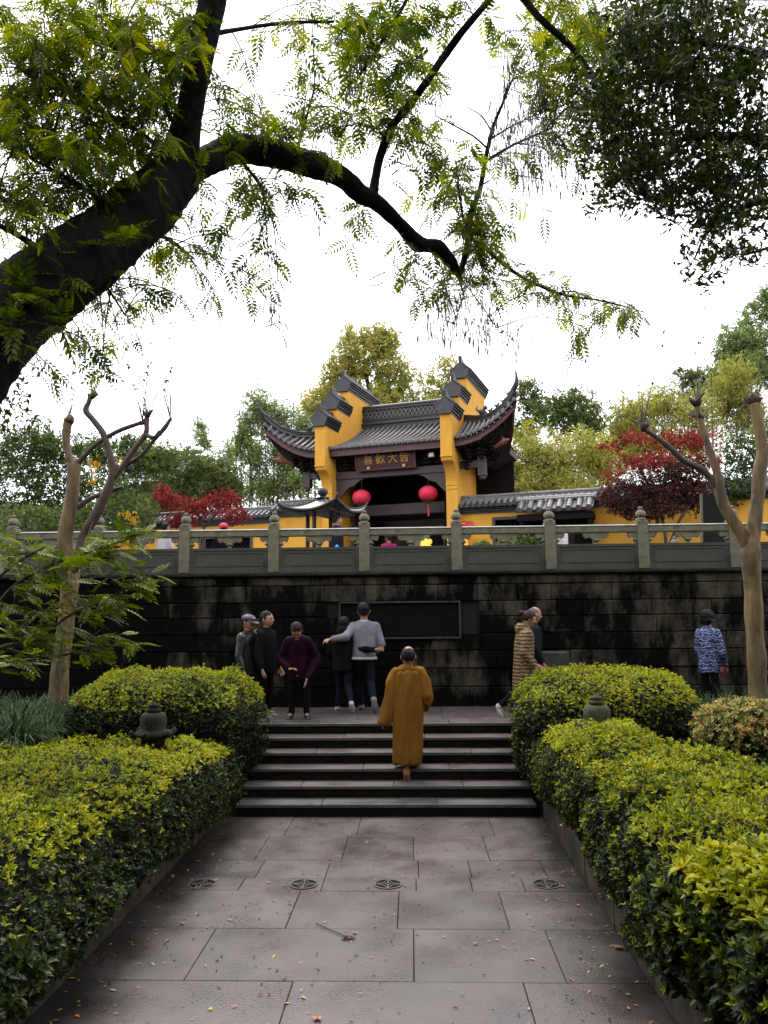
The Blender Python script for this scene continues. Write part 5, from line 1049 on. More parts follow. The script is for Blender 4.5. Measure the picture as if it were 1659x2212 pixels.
# epiphytic sprouts on the trunk
for (u, v, Y, k) in ((60, 640, -5.55, 14), (120, 690, -5.45, 8), (255, 515, -5.1, 9), (25, 700, -5.6, 10), (500, 330, -4.4, 6), (430, 360, -4.55, 6)):
    c = atY(u, v, Y); A = rand_dirs(k, .3)
    stuff(stamp('sprout', pinnate_tpl(5, .34, .36, .3), c+rng.normal(0, .03, (k, 3)), frames(A), rng.uniform(.13, .22, k), LM['wingnear'], wt))
# hanging catkins
ct = MB(); CP = []
for (cx, cy, rx, ry, k) in ((1130, 300, 80, 70, 150), (1180, 380, 90, 40, 70), (1080, 250, 50, 40, 40), (1000, 680, 80, 60, 100), (1080, 720, 70, 40, 50), (940, 680, 50, 60, 30), (1120, 180, 60, 60, 40), (700, 470, 60, 40, 14)):
    for _ in range(int(k*1.5)):
        a = random.uniform(0, 6.28); q = sqrt(random.random()); u, v = cx+rx*q*cos(a), cy+ry*q*sin(a); p = atY(u, v, -2.2+random.uniform(-.5, .5)); l = random.uniform(.06, .22); dx = random.gauss(0, .012)
        ct.tube([p, p+[dx, 0, -l*.5], p+[dx*1.6, 0, -l]], [.0015, .0045, .002], 4, cap=False)
        if random.random() < .35: j = np.argmin(np.linalg.norm(SK-p, axis=1)); e = SK[j]; CP.append((e, p))
stuff(ct.build('catkins', mat('catkin_brown', (0.16, 0.09, 0.10), (0.09, 0.05, 0.06), rough=0.8), wt))
ct = MB()
for e, p in CP: ct.tube(smoothpath([e, (e+p)/2+[random.gauss(0, .05), 0, .08], p], 3), .0022, 3, cap=False)
for x0, y0, pts_ in ((0, 0, [(996, 602), (985, 680), (972, 760)]), (0, 0, [(1000, 605), (1015, 690), (1000, 740)]), (0, 0, [(1002, 600), (1050, 680), (1110, 735)])): ct.tube(smoothpath([atY(u, v, -2.35) for u, v in pts_], 5), .003, 4, cap=False)
stuff(ct.build('hanging_twigs', M['twig'], wt))

# ---------------- dark evergreen overhead on the right
et = thing('evergreen_tree', 'dense dark evergreen tree hanging into the upper right corner', 'tree', (5.6, -4.6, .6)); SK2 = []
s = MB(); P = smoothpath([(5.6, -4.6, .3), (5.3, -4.5, 2.5), (4.7, -4.2, 4.2), (4.2, -4.0, 5.6), (3.6, -3.9, 7.2)], 6); s.tube(P, np.linspace(.22, .08, len(P)), 12, noise=.05); s.build('trunk', M['bark'], et, True); SK2 += list(P)
for px in ([(1800, 340, -4.1, 16), (1659, 307, -4, 13), (1572, 294, -3.9, 9), (1480, 300, -3.8, 6), (1400, 320, -3.7, 4)], [(1110, -30, -3.6, 9), (1137, 5, -3.5, 8), (1170, 43, -3.5, 8), (1235, 103, -3.4, 7), (1278, 163, -3.4, 6), (1303, 212, -3.4, 5.5), (1306, 256, -3.4, 3), (1300, 300, -3.4, 2)], [(1660, 120, -4, 9), (1560, 100, -3.9, 7), (1450, 90, -3.8, 5), (1350, 120, -3.7, 3)], [(1680, 430, -4, 8), (1600, 450, -3.9, 5), (1530, 500, -3.8, 3), (1500, 560, -3.7, 2)], [(1560, 300, -3.9, 5), (1500, 380, -3.8, 4), (1420, 440, -3.7, 2)], [(1700, 520, -3.9, 4), (1630, 545, -3.8, 3), (1580, 550, -3.8, 1.5)]):
    s = MB(); add_limb(s, px, 5, 8, .05, SK2); s.build('branch', M['bark'], et, True)
SK2 = np.array(SK2)
ELL2 = [(1500, 70, 190, 110, 1.3), (1590, 240, 110, 120, 1.3), (1420, 200, 120, 90, 1.3), (1330, 300, 80, 65, 1.2), (1480, 370, 120, 90, 1.3), (1345, 400, 50, 45, 1.1), (1590, 420, 90, 75, 1.2), (1290, 230, 60, 60, 1.0), (1515, 560, 40, 35, 1.2), (1590, 535, 60, 25, .8), (1500, 480, 30, 40, .8), (1400, 90, 80, 80, 1.3), (1420, 440, 50, 25, .8), (1640, 560, 30, 20, .6), (1380, 350, 60, 60, 1.0)]
LP, LA = [], []; tw = MB()
for (cx, cy, rx, ry, dn) in ELL2:
    k = int(dn*pi*rx*ry/360)
    for _ in range(k):
        a = random.uniform(0, 2*pi); q = sqrt(random.random()); e = atY(cx+rx*q*cos(a), cy+ry*q*sin(a), -3.8+random.uniform(-.7, .7)); ds = np.linalg.norm(SK2-e, axis=1); s_ = SK2[np.argmin(ds)]; L_ = np.linalg.norm(e-s_)
        if L_ > .6: s_ = e+(s_-e)/L_*.5
        if random.random() < .5: tw.tube([s_, (s_+e)/2+[0, 0, .04], e], [.005, .004, .002], 4, cap=False)
        for j in range(3): LP.append(e+np.array([random.gauss(0, .06) for _ in range(3)])); LA.append((e-s_)/max(L_, .1)+np.array([random.gauss(0, .5) for _ in range(3)])+[0, 0, -.2])
LP = np.array(LP); LA = np.array(LA); print('evergreen', len(LP))
stuff(tw.build('twigs', M['twig'], et)); LT = rng.integers(0, 3, len(LP)); FR = frames(LA, roll=rng.uniform(0, 6, len(LP))); LS = rng.uniform(.09, .15, len(LP))
for k_ in range(3): q_ = LT == k_; stuff(stamp('foliage', spray_tpl(7, .40, .52, 40+k_, .32), LP[q_], FR[q_], LS[q_], LM['dark'], et))

# ---------------- leafy sapling in front of the left myrtle
t = thing('leafy_sapling', 'leafy sapling with feathery yellow green leaves in front of the left tree trunk', 'sapling', (-4.4, -2.2, .6)); SK3 = []
for px in ([(-120, 1620, -2.0, 9), (-60, 1450, -2.0, 7), (0, 1400, -2.1, 5), (80, 1380, -2.2, 3.5), (150, 1330, -2.2, 2.5), (240, 1290, -2.3, 1.8), (330, 1240, -2.3, 1)], [(-60, 1450, -2, 5), (0, 1300, -2.1, 4), (90, 1230, -2.2, 3), (200, 1190, -2.2, 2), (320, 1150, -2.3, 1)], [(0, 1400, -2.1, 4), (100, 1420, -2.1, 3), (200, 1400, -2.2, 2), (270, 1395, -2.3, 1)], [(-60, 1300, -2, 4), (30, 1220, -2.1, 3), (100, 1180, -2.2, 2)]):
    s = MB(); add_limb(s, px, 5, 7, .04, SK3); s.build('stem', M['twig'], t, True)
SK3 = np.array(SK3); LP, LA = [], []; tw = MB()
for (cx, cy, rx, ry, k) in ((60, 1240, 90, 60, 30), (60, 1340, 80, 60, 30), (180, 1260, 70, 60, 26), (250, 1200, 60, 40, 16), (300, 1160, 50, 25, 10), (300, 1260, 45, 30, 10), (230, 1340, 60, 50, 16), (150, 1400, 80, 40, 16), (270, 1385, 40, 20, 5), (30, 1440, 60, 30, 12), (210, 1150, 40, 25, 6), (20, 1180, 50, 30, 10)):
    for _ in range(k):
        a = random.uniform(0, 2*pi); q = sqrt(random.random()); e = atY(cx+rx*q*cos(a), cy+ry*q*sin(a), -2.2+random.uniform(-.4, .4)); s_ = SK3[np.argmin(np.linalg.norm(SK3-e, axis=1))]; L_ = np.linalg.norm(e-s_); tw.tube([s_, (s_+e)/2+[0, 0, .03], e], [.004, .003, .002], 4, cap=False)
        for j in range(2): LP.append(s_+(e-s_)*random.uniform(.4, 1)); LA.append(np.array([random.uniform(-.2, 1), random.gauss(0, .6), random.uniform(-.25, .35)]))
LP = np.array(LP); LA = np.array(LA); stuff(tw.build('twigs', M['twig'], t)); stuff(stamp('foliage', pinnate_tpl(6, .30, .36, .3), LP, frames(LA, np.tile([0, 0, 1.0], (len(LP), 1))+rng.normal(0, .25, (len(LP), 3))), rng.uniform(.15, .25, len(LP)), LM['wingnear'], t))
# twigs with small leaves hanging at the far left, above the sapling
LP = []; tw = MB(); t = thing('bare_twigs', 'thin drooping twigs with small dark leaves at the left edge above the green shrubs', 'branch', tuple(atY(-10, 850, -3.5)))
for (a, b) in (((-30, 860), (70, 900)), ((-30, 890), (60, 850)), ((-20, 840), (30, 960)), ((-30, 930), (90, 910)), ((-30, 790), (60, 830))):
    P = smoothpath([atY(a[0], a[1], -3.5), atY((a[0]+b[0])/2, (a[1]+b[1])/2-12, -3.5), atY(b[0], b[1], -3.5)], 6); tw.tube(P, .004, 4)
    for p in P: 
        for _ in range(3): LP.append(p+np.array([random.gauss(0, .03), 0, random.gauss(0, .03)]))
tw.build('twig', M['twig'], t); stuff(stamp('leaves', leaf_tpl(.45, .1, .2), np.array(LP), frames(rand_dirs(len(LP), -.2)), rng.uniform(.05, .08, len(LP)), LM['dark'], t))

# ================================================================== BACKGROUND TREES
def crown(name, label, blobs, Y, m, size, dens, tpl=tri3, cat='tree', trunk=None, group=None, depth=.8, culms=0, droop=0.0, shell=.35, zmin=None, lump=.16, loc=None, parts='crown'):
    c0 = atY(blobs[0][0], blobs[0][1], Y); t = thing(name, label, cat, loc or (c0[0], Y, gz(c0[0], Y)), group=group); allP = []; allD = []
    for bi, (u, v, rx, ry) in enumerate(blobs):
        c = atY(u, v, Y+random.uniform(-.6, .6)*(1 if bi else 0)); k = np.dot(c-CAM, c_f)/FL; r = (rx*k, rx*k*depth, ry*k); n = int(dens*(r[0]*r[2]+.5*r[0]*r[1])*4/(size*size)*2.6)
        Q, d = blob_pts(c, r, n, shell, bi*3+int(u), lump, zmin if zmin is not None else gz(c[0], Y)+.1); allP.append(Q); allD.append(d)
    P = np.concatenate(allP); D = np.concatenate(allD); keep = noise3(P, 1.1/size*.35, int(blobs[0][0])) > -.55; P = P[keep]; D = D[keep]; n = len(P)
    A = D*.6+rng.normal(0, .6, (n, 3)); A[:, 2] -= droop
    rnd = np.clip(.5+.25*rng.normal(size=n)+.12*D[:, 2]*0, 0, 1)
    stuff(stamp(parts, tpl, P, frames(A, roll=rng.uniform(0, 6, n)), rng.uniform(.7, 1.25, n)*size, LM[m], t, rnd))
    if trunk:
        for px in trunk: s = MB(); add_limb(s, [(u, v, Y, r) for u, v, r in px], 4, 8, .05); s.build('trunk', M['twig'], t, True)
    if culms:
        u0 = min(b[0]-b[2]*.7 for b in blobs); u1 = max(b[0]+b[2]*.7 for b in blobs); vt = min(b[1]-b[3]*.5 for b in blobs)
        for k in range(culms):
            u = u0+(u1-u0)*(k+random.random())/culms; p = atY(u, 1150, Y+random.uniform(-1, 1)); q = atY(u+random.uniform(-8, 8), vt+random.uniform(0, 120), Y); p[2] = gz(p[0], p[1])-.1; s = MB(); s.tube(smoothpath([p, (p+q)/2+[.05, 0, 0], q], 3), [.05, .045, .04, .04, .03, .025, .02], 5); s.build('culm', M['twig'], t)
    return t, n
bam = X90(spray_tpl(9, .16, .9, 8, .25)); tot = 0
BG = [
 ('golden_tree', 'tall golden green autumn tree rising behind the gate roof', [(790, 770, 75, 72), (850, 830, 60, 70), (740, 810, 50, 50), (720, 870, 70, 60), (830, 740, 40, 45), (800, 880, 90, 50), (680, 900, 40, 50), (765, 720, 30, 25)], 30, 'gold', .30, 2.2, dict(droop=.3, shell=.3, trunk=[[(800, 960, 6), (800, 870, 5), (790, 800, 4), (785, 740, 2)], [(800, 880, 4), (850, 820, 3), (865, 780, 2)], [(795, 900, 4), (740, 840, 3), (715, 800, 2)]])),
 ('golden_tree', 'smaller golden tree showing between the two stepped fire walls', [(945, 840, 38, 45), (975, 800, 34, 35), (920, 870, 40, 30), (1010, 830, 26, 30)], 31, 'gold', .32, 1.5, dict(droop=.3, shell=.3, trunk=[[(950, 930, 4), (955, 860, 3), (975, 800, 2)]])),
 ('bamboo_clump', 'pale green bamboo clump with thin culms left of the gate', [(560, 890, 42, 70), (530, 930, 30, 60), (600, 920, 50, 65), (550, 990, 50, 60), (620, 1000, 55, 60), (580, 1060, 70, 50), (650, 1050, 50, 50), (520, 960, 25, 50), (655, 930, 30, 50)], 24, 'bamboo', .27, 1.9, dict(tpl=bam, droop=.5, culms=14, cat='bamboo', shell=.1)),
 ('bamboo_clump', 'thin wispy bamboo rising above the green trees left of the main clump', [(440, 960, 22, 45), (445, 1010, 30, 40), (430, 925, 16, 30), (470, 1030, 35, 35), (495, 985, 25, 40)], 27, 'bamboo', .26, 1.9, dict(tpl=bam, droop=.5, culms=4, cat='bamboo', shell=.1)),
 ('evergreen_tree', 'broad dark evergreen at the far left behind the balustrade', [(60, 975, 100, 70), (150, 975, 50, 45), (20, 1060, 90, 90), (120, 1060, 90, 90), (90, 960, 50, 35)], 15, 'green', .20, 1.3, dict(shell=.3)),
 ('evergreen_tree', 'mid green leafy tree behind the left crape myrtle', [(250, 990, 80, 60), (200, 975, 50, 40), (350, 985, 50, 40), (200, 1080, 80, 70), (290, 1090, 70, 70), (330, 1000, 60, 45), (300, 960, 50, 25)], 17, 'green', .20, 1.3, dict(shell=.3)),
 ('evergreen_tree', 'yellow green rounded tree between the left maple and the bamboo', [(400, 1005, 65, 45), (470, 1020, 55, 40), (440, 1050, 65, 45), (490, 1060, 50, 45), (360, 1060, 60, 50)], 21, 'camphor', .22, 1.4, dict(shell=.3)),
 ('evergreen_shrub', 'glossy dark shrub in front of the trees at the far left', [(60, 1130, 90, 50), (160, 1130, 70, 50), (240, 1120, 60, 50)], 8.0, 'green', .13, 1.2, dict(shell=.35, cat='shrub')),
 ('evergreen_shrub', 'grey green glossy shrub left of the small red maple', [(290, 1100, 60, 45), (250, 1060, 40, 40)], 9.0, 'camphor', .13, 1.1, dict(shell=.35, cat='shrub')),
 ('red_maple', 'small bright crimson maple left of the gate behind the balustrade', [(360, 1080, 45, 26), (420, 1100, 60, 28), (480, 1085, 55, 30), (505, 1115, 40, 25), (395, 1125, 50, 20), (345, 1058, 25, 16)], 9.5, 'red', .10, 1.0, dict(shell=.2, depth=.6, trunk=[[(440, 1190, 4), (440, 1140, 3), (420, 1100, 2)], [(440, 1140, 3), (480, 1095, 2)]])),
 ('camphor_tree', 'dark green round crowned tree directly right of the upturned roof tip', [(1140, 850, 34, 42), (1150, 900, 40, 50), (1125, 930, 30, 40)], 38, 'camphor', .34, 2.0, dict(shell=.3)),
 ('camphor_tree', 'broad dark green tree on the skyline right of the gate', [(1240, 880, 55, 48), (1290, 900, 35, 40), (1200, 890, 40, 40), (1250, 930, 70, 40)], 40, 'camphor', .36, 2.0, dict(shell=.3)),
 ('bamboo_clump', 'olive bamboo thicket behind the wall right of the gate', [(1150, 980, 55, 75), (1200, 1000, 60, 70), (1260, 990, 60, 75), (1180, 1050, 70, 50), (1110, 1020, 40, 60), (1300, 1010, 50, 80), (1240, 1060, 70, 40), (1135, 1060, 50, 40)], 23, 'olive', .25, 1.9, dict(tpl=bam, droop=.4, culms=6, cat='bamboo', shell=.1)),
 ('bamboo_clump', 'yellow olive bamboo thicket above the large red maple', [(1370, 895, 60, 55), (1345, 930, 50, 45), (1430, 880, 60, 60), (1500, 900, 60, 60), (1400, 960, 90, 50), (1560, 880, 60, 70), (1590, 820, 50, 50), (1620, 900, 60, 80), (1480, 970, 90, 50), (1350, 980, 50, 60)], 25, 'olive', .26, 1.8, dict(tpl=bam, droop=.3, culms=4, cat='bamboo', shell=.1)),
 ('conifer', 'flat layered dark conifer top on the skyline near the right crape myrtle', [(1500, 812, 55, 12), (1490, 830, 45, 10), (1530, 800, 35, 9), (1505, 850, 50, 12), (1470, 800, 20, 5)], 29, 'camphor', .26, 1.2, dict(shell=.1, depth=.6, trunk=[[(1510, 900, 3), (1510, 840, 2), (1508, 790, 1)]])),
 ('tall_tree', 'tall pale green tree reaching up at the right edge', [(1600, 740, 60, 45), (1640, 690, 50, 50), (1640, 790, 70, 60), (1600, 800, 70, 40), (1560, 830, 60, 30), (1570, 770, 40, 22), (1670, 640, 40, 30)], 27, 'bamboo', .25, 2.3, dict(shell=.2, droop=.4)),
 ('red_maple', 'large red and maroon maple above the ochre wall on the right', [(1320, 965, 34, 20), (1370, 945, 45, 20), (1385, 1000, 75, 26), (1450, 950, 70, 26), (1515, 955, 50, 34), (1335, 1035, 48, 22), (1440, 1005, 95, 26), (1530, 1000, 35, 30), (1310, 1070, 26, 22)], 11.5, 'red', .11, .62, dict(shell=.2, depth=.7, trunk=[[(1420, 1150, 5), (1415, 1080, 4), (1380, 1010, 3)], [(1418, 1100, 4), (1460, 1030, 3)]])),
 ('maroon_shrub', 'dark maroon spreading shrub under the large red maple', [(1350, 1075, 65, 42), (1430, 1055, 85, 50), (1500, 1070, 60, 45), (1400, 1100, 80, 30), (1480, 1020, 60, 30)], 10.8, 'maroon', .12, 1.5, dict(shell=.3, cat='shrub', depth=.6, trunk=[[(1440, 1180, 4), (1430, 1120, 3), (1400, 1080, 2)], [(1445, 1180, 3), (1470, 1120, 3), (1500, 1080, 2)]])),
 ('evergreen_tree', 'bright green broadleaf tree behind the right crape myrtle', [(1600, 980, 50, 60), (1640, 1050, 50, 70), (1580, 1050, 45, 50), (1660, 960, 40, 60), (1610, 1100, 50, 40)], 12, 'green', .16, 1.3, dict(shell=.3)),
 ('green_shrub', 'light green shrub behind the balustrade below the lattice window', [(1125, 1172, 40, 16), (1095, 1178, 22, 12), (1045, 1180, 18, 14)], 13.0, 'bamboo', .12, 1.3, dict(shell=.2, cat='shrub', tpl=X90(rosette_tpl(6, 30, .5)))),
 ('garden_tree', 'small leafy tree seen through the gate doorway', [(872, 1125, 16, 22), (880, 1150, 16, 20)], 21, 'camphor', .16, 1.0, dict(shell=.1)),
 ('yellow_shrub', 'spray of orange yellow leaves beside the left crape myrtle', [(205, 1005, 16, 22), (200, 1040, 12, 14), (262, 1000, 14, 12)], 6.5, 'yellow', .10, .45, dict(shell=.1, cat='shrub')),
 ('yellow_shrub', 'small yellow leaved shrub left of the small red maple', [(275, 1112, 18, 14), (290, 1128, 14, 10)], 6.8, 'yellow', .09, .5, dict(shell=.1, cat='shrub')),
 ('backdrop_tree', 'far dark wooded slope tree filling the gap behind the left bamboo', [(480, 1060, 80, 30), (380, 1090, 80, 30)], 40, 'green', .5, 1.2, dict(shell=.2)),
]
for nm, lb, bl, Y, m, sz, dn, kw in BG:
    _, n = crown(nm, lb, bl, Y, m, sz, dn, **kw); tot += n; print(nm, Y, n)
# ---------------- hanging catkins end; litter on the paving
M['litter'] = leaf_mat('fallen_leaves', [(0, (.05, .04, .015)), (.4, (.18, .15, .04)), (.8, (.35, .26, .06)), (1, (.45, .16, .05))], trans=.1, rough=.5, big=9)
P = []
for _ in range(620):
    sd = random.random()
    x = random.choice([-1, 1])*(1.9-abs(random.gauss(0, .35))) if sd < .65 else random.uniform(-1.9, 1.9); y = random.uniform(-6.2, -.05)
    if -1.93 < x < 1.84: P.append((x, y, .008))
for k in range(6):
    for _ in range(5): P.append((random.uniform(-1.7, 1.7), k*TD+random.uniform(.02, .28), (k+1)*HS+.006))
for _ in range(30): P.append((random.uniform(-4, 4), random.uniform(YL+.1, YW-.1), ZL+.006))
P = np.array(P); A = rand_dirs(len(P)); A[:, 2] *= .12; o = stamp('leaf_litter', leaf_tpl(.45, .06, .1, True), P, frames(A), rng.uniform(.016, .055, len(P))*rng.uniform(.4, 1, len(P))**.7, M['litter'], None); tag(stuff(o), 'small fallen leaves scattered over the wet paving and steps', 'leaf litter')
P = np.array([(random.uniform(-1.9, 1.9), random.uniform(-6, -.1), .006) for _ in range(520)]); A = rand_dirs(len(P)); A[:, 2] *= .05
o = stamp('twig_litter', leaf_tpl(.25, .1, 0), P, frames(A), rng.uniform(.012, .045, len(P)), M['hole'], None); tag(stuff(o), 'dark crumbs of twig and bark on the wet paving', 'leaf litter')
def big_leaf(u, v, s_, lb, m, rz=0.0):
    p = atZ(u, v, .012); t = MB(); n = 10; pts_ = [((1 if k % 2 == 0 else .45)*s_*cos(2*pi*k/n+rz)*(1-.25*(k == 0)), (1 if k % 2 == 0 else .45)*s_*sin(2*pi*k/n+rz), random.uniform(0, .35)*s_) for k in range(n)]
    t.add([(0, 0, .25*s_)]+pts_, [(0, k+1, (k+1) % n+1) for k in range(n)]); t.tube([(0, 0, .2*s_), (-s_*1.3*cos(rz), -s_*1.3*sin(rz), .1*s_)], s_*.04, 4)
    o = t.build('fallen_leaf', m); o.location = (p[0], p[1], .006); tag(o, lb, 'leaf'); return o
mo = mat('orange_leaf', (.45, .10, .035), (.30, .06, .02), rough=.5); mb_ = mat('brown_leaf', (.16, .05, .025), (.08, .025, .015), rough=.6)
big_leaf(686, 2199, .038, 'bright orange fallen maple leaf at the bottom edge of the path', mo, .4)
big_leaf(1336, 1986+58, .05, 'curled brown fallen leaf near the right kerb in the foreground', mb_, 1.2)
big_leaf(455, 2177, .02, 'small yellow fallen leaf at the lower left of the path', mat('yellow_leaf', (.5, .3, .05), rough=.5), 2)
big_leaf(1215, 1913, .028, 'orange fallen leaf touching the drain cover by the right kerb', mo, 2.2)
p = atZ(752, 2027, .01); t = thing('moss_clump', 'small green moss clump with a thin twig lying in the middle of the path', 'moss', (p[0], p[1], 0))
Q, d = blob_pts((p[0], p[1], .012), (.06, .035, .02), 90, .4, 3); stuff(stamp('moss', tri3, Q, frames(d), np.full(len(Q), .014), LM['azalea_dark'], t)); s = MB(); a, b = atZ(683, 1995, .012), atZ(745, 2022, .012); s.tube([a, (a+b)/2, b], .004, 5); s.build('twig', M['twig'], t)

# an unseen wood added behind the viewpoint: it keeps the light off everything that faces this way
Pw = []
for _ in range(3200): Pw.append((random.uniform(-24, 24), random.uniform(-27, -16.5), random.uniform(0, 1)**.9*13))
for _ in range(1400): sd_ = random.choice((-1, 1)); Pw.append((sd_*random.uniform(9.0, 17), random.uniform(-20, -2), random.uniform(0, 10)))
Pw = np.array(Pw); dw = rand_dirs(len(Pw)); tag(stuff(stamp('unseen_shade_wood', tri3, Pw, frames(dw), rng.uniform(1.1, 1.9, len(Pw)), LM['dark'], None)), 'dense dark unseen wood added behind and beside the viewpoint to keep light off', 'unseen_shade_wood')
# ================================================================== PEOPLE
def skin_m(name, c): 
    return mat(name, c, tuple(v*.8 for v in c), rough=0.55, scale=12, spec=.35)
M['skin'] = skin_m('skin', (0.36, 0.19, 0.12)); M['skin2'] = skin_m('ruddy_skin', (0.34, 0.15, 0.10)); M['hair'] = mat('black_hair', (0.008, 0.007, 0.008), (0.003, 0.003, 0.004), rough=0.6, spec=.15, scale=30, bump=.5, bscale=60, stretch=(1, 1, .2))
M['hairbrown'] = mat('brown_hair', (0.030, 0.014, 0.013), (0.010, 0.005, 0.005), rough=0.65, spec=.15, scale=30, bump=.5, bscale=60, stretch=(1, 1, .2)); M['hairgrey'] = mat('grey_stubble', (0.10, 0.085, 0.09), (0.05, 0.04, 0.045), rough=0.8, scale=40)
def cloth(name, c, c2=None, rough=.85, bump=.25, bs=9): return mat(name, c, c2 or tuple(v*.6 for v in c), rough=rough, scale=5, bump=bump, bscale=bs, spec=.08)
M['black'] = cloth('black_cloth', (0.0045, 0.0045, 0.006)); M['navy'] = cloth('dark_navy_cloth', (0.012, 0.014, 0.022)); M['jeans'] = cloth('dark_denim', (0.008, 0.010, 0.018)); M['leather'] = mat('black_leather', (0.010, 0.010, 0.012), (0.005, 0.005, 0.006), rough=.34, scale=6, bump=.5, bscale=12)
M['purple'] = cloth('purple_velvet', (0.020, 0.002, 0.014), (0.007, 0.001, 0.005)); M['greyj'] = cloth('grey_jacket', (0.18, 0.175, 0.20), (0.10, 0.10, 0.115)); M['whitec'] = cloth('white_trim', (0.38, 0.37, 0.38), (0.28, 0.27, 0.28)); M['robe'] = cloth('ochre_brown_robe', (0.175, 0.080, 0.012), (0.135, 0.060, 0.010), bump=.1, bs=6)
M['shoe_w'] = cloth('pale_shoe', (0.45, 0.42, 0.40)); M['shoe_g'] = cloth('grey_trainer', (0.20, 0.20, 0.19)); M['shoe_b'] = mat('black_shoe', (0.015, 0.015, 0.016), rough=.3); M['shoe_t'] = cloth('tan_shoe', (0.30, 0.15, 0.07)); M['pink'] = cloth('magenta_cloth', (0.26, 0.01, 0.08), (0.16, 0.006, 0.05))
def pattern(name, ca, cb, scale, dist, rot=(0, 0, 0)):
    m = bpy.data.materials.new(name); m.use_nodes = True; t = m.node_tree; b = t.nodes['Principled BSDF']; L = t.links.new
    tc = t.nodes.new('ShaderNodeTexCoord'); w_ = t.nodes.new('ShaderNodeTexWave'); w_.bands_direction = 'Z'; w_.inputs['Scale'].default_value = scale; w_.inputs['Distortion'].default_value = dist; w_.inputs['Detail'].default_value = 3; w_.inputs['Detail Scale'].default_value = 3
    L(tc.outputs['Object'], w_.inputs['Vector']); r = t.nodes.new('ShaderNodeValToRGB'); r.color_ramp.elements[0].position = .45; r.color_ramp.elements[1].position = .85; r.color_ramp.elements[0].color = (*ca, 1); r.color_ramp.elements[1].color = (*cb, 1)
    L(w_.outputs[0], r.inputs[0]); L(r.outputs[0], b.inputs['Base Color']); b.inputs['Roughness'].default_value = .7; bb = t.nodes.new('ShaderNodeBump'); bb.inputs['Strength'].default_value = .6; bb.inputs['Distance'].default_value = .02; L(w_.outputs[0], bb.inputs['Height']); L(bb.outputs[0], b.inputs['Normal'])
    return m
M['quilt'] = pattern('quilted_yellow_coat', (0.07, 0.042, 0.012), (0.19, 0.115, 0.036), 6, 4.0); M['bluewave'] = pattern('blue_white_wave_jacket', (0.006, 0.009, 0.04), (0.16, 0.21, 0.42), 6, 9)

def organic(name, mb, voxel, m, parent, smooth=3, decim=.3, fold=None, seed=0):
    V = mb.arr(); me = bpy.data.meshes.new('tmp'); me.from_pydata([tuple(p) for p in V], [], mb.f); o = bpy.data.objects.new('tmp', me); col.objects.link(o)
    r = o.modifiers.new('r', 'REMESH'); r.mode = 'VOXEL'; r.voxel_size = voxel
    s_ = o.modifiers.new('s', 'SMOOTH'); s_.iterations = smooth; s_.factor = .5
    if decim < 1: d = o.modifiers.new('d', 'DECIMATE'); d.ratio = decim
    dg = bpy.context.evaluated_depsgraph_get(); ne = bpy.data.meshes.new_from_object(o.evaluated_get(dg)); bpy.data.objects.remove(o); bpy.data.meshes.remove(me)
    n = len(ne.vertices); P = np.zeros(n*3, np.float32); ne.vertices.foreach_get('co', P); P = P.reshape(-1, 3).astype(float)
    if fold:
        N_ = np.zeros(n*3, np.float32); ne.vertices.foreach_get('normal', N_); N_ = N_.reshape(-1, 3); amp, fx, fz = fold
        Q = P*np.array([fx, fx, fz]); w_ = noise3(Q, 1.0, seed)*.6+np.abs(noise3(Q*1.9, 1.0, seed+3))*.5; P = P+N_*(amp*w_)[:, None]
        ne.vertices.foreach_set('co', P.astype(np.float32).ravel())
    ne.name = name; ne.materials.clear(); ne.materials.append(m); ne.shade_smooth(); ne.update()
    ob = bpy.data.objects.new(name, ne); col.objects.link(ob); ob.parent = parent; return ob
def nrm(v): v = np.array(v, float); return v/(np.linalg.norm(v)+1e-9)
def cap_(mb, a, b, ra, rb, n=10): 
    a, b = np.array(a, float), np.array(b, float); d = nrm(b-a); mb.tube([a-d*ra*.9, a-d*ra*.5, a, b, b+d*rb*.5, b+d*rb*.9], [ra*.4, ra*.85, ra, rb, rb*.85, rb*.4], n); return mb
def basis(z, x=(1, 0, 0)):
    z = nrm(z); x = np.array(x, float); x = nrm(x-z*(x@z)); return np.stack([x, np.cross(z, x), z], 1)
def hand(mb, w_, d, nrm_, s_=1.0, curl=.5, side=1):
    """palm, four unequal bent fingers and a thumb from the side of the palm"""
    d = nrm(d); n = nrm(np.array(nrm_)-d*(np.array(nrm_)@d)); a = np.cross(d, n)*side; w_ = np.array(w_)
    R = np.stack([np.cross(d, n), n, d], 1); mb.ell(w_+d*.045*s_, (.040*s_, .016*s_, .05*s_), 10, 8, R)
    for k, (o_, l) in enumerate(((-.030, .062), (-.010, .074), (.010, .070), (.030, .054))):
        b = w_+d*.082*s_+a*o_*s_; c1 = b+(d*cos(curl*.6)+n*sin(curl*.6))*l*.5*s_+a*o_*.25*s_; c2 = c1+(d*cos(curl*1.6)+n*sin(curl*1.6))*l*.5*s_
        mb.tube([b-d*.02*s_, b, c1, c2], [.0105*s_, .010*s_, .009*s_, .0065*s_], 7)
    t0 = w_+d*.03*s_-a*.034*s_; t1 = t0+(d*.6-a*.7+n*.3)*.035*s_; mb.tube([w_+d*.02*s_-a*.02*s_, t0, t1, t1+(d*.9-a*.1+n*.3)*.03*s_], [.013*s_, .012*s_, .010*s_, .008*s_], 7)
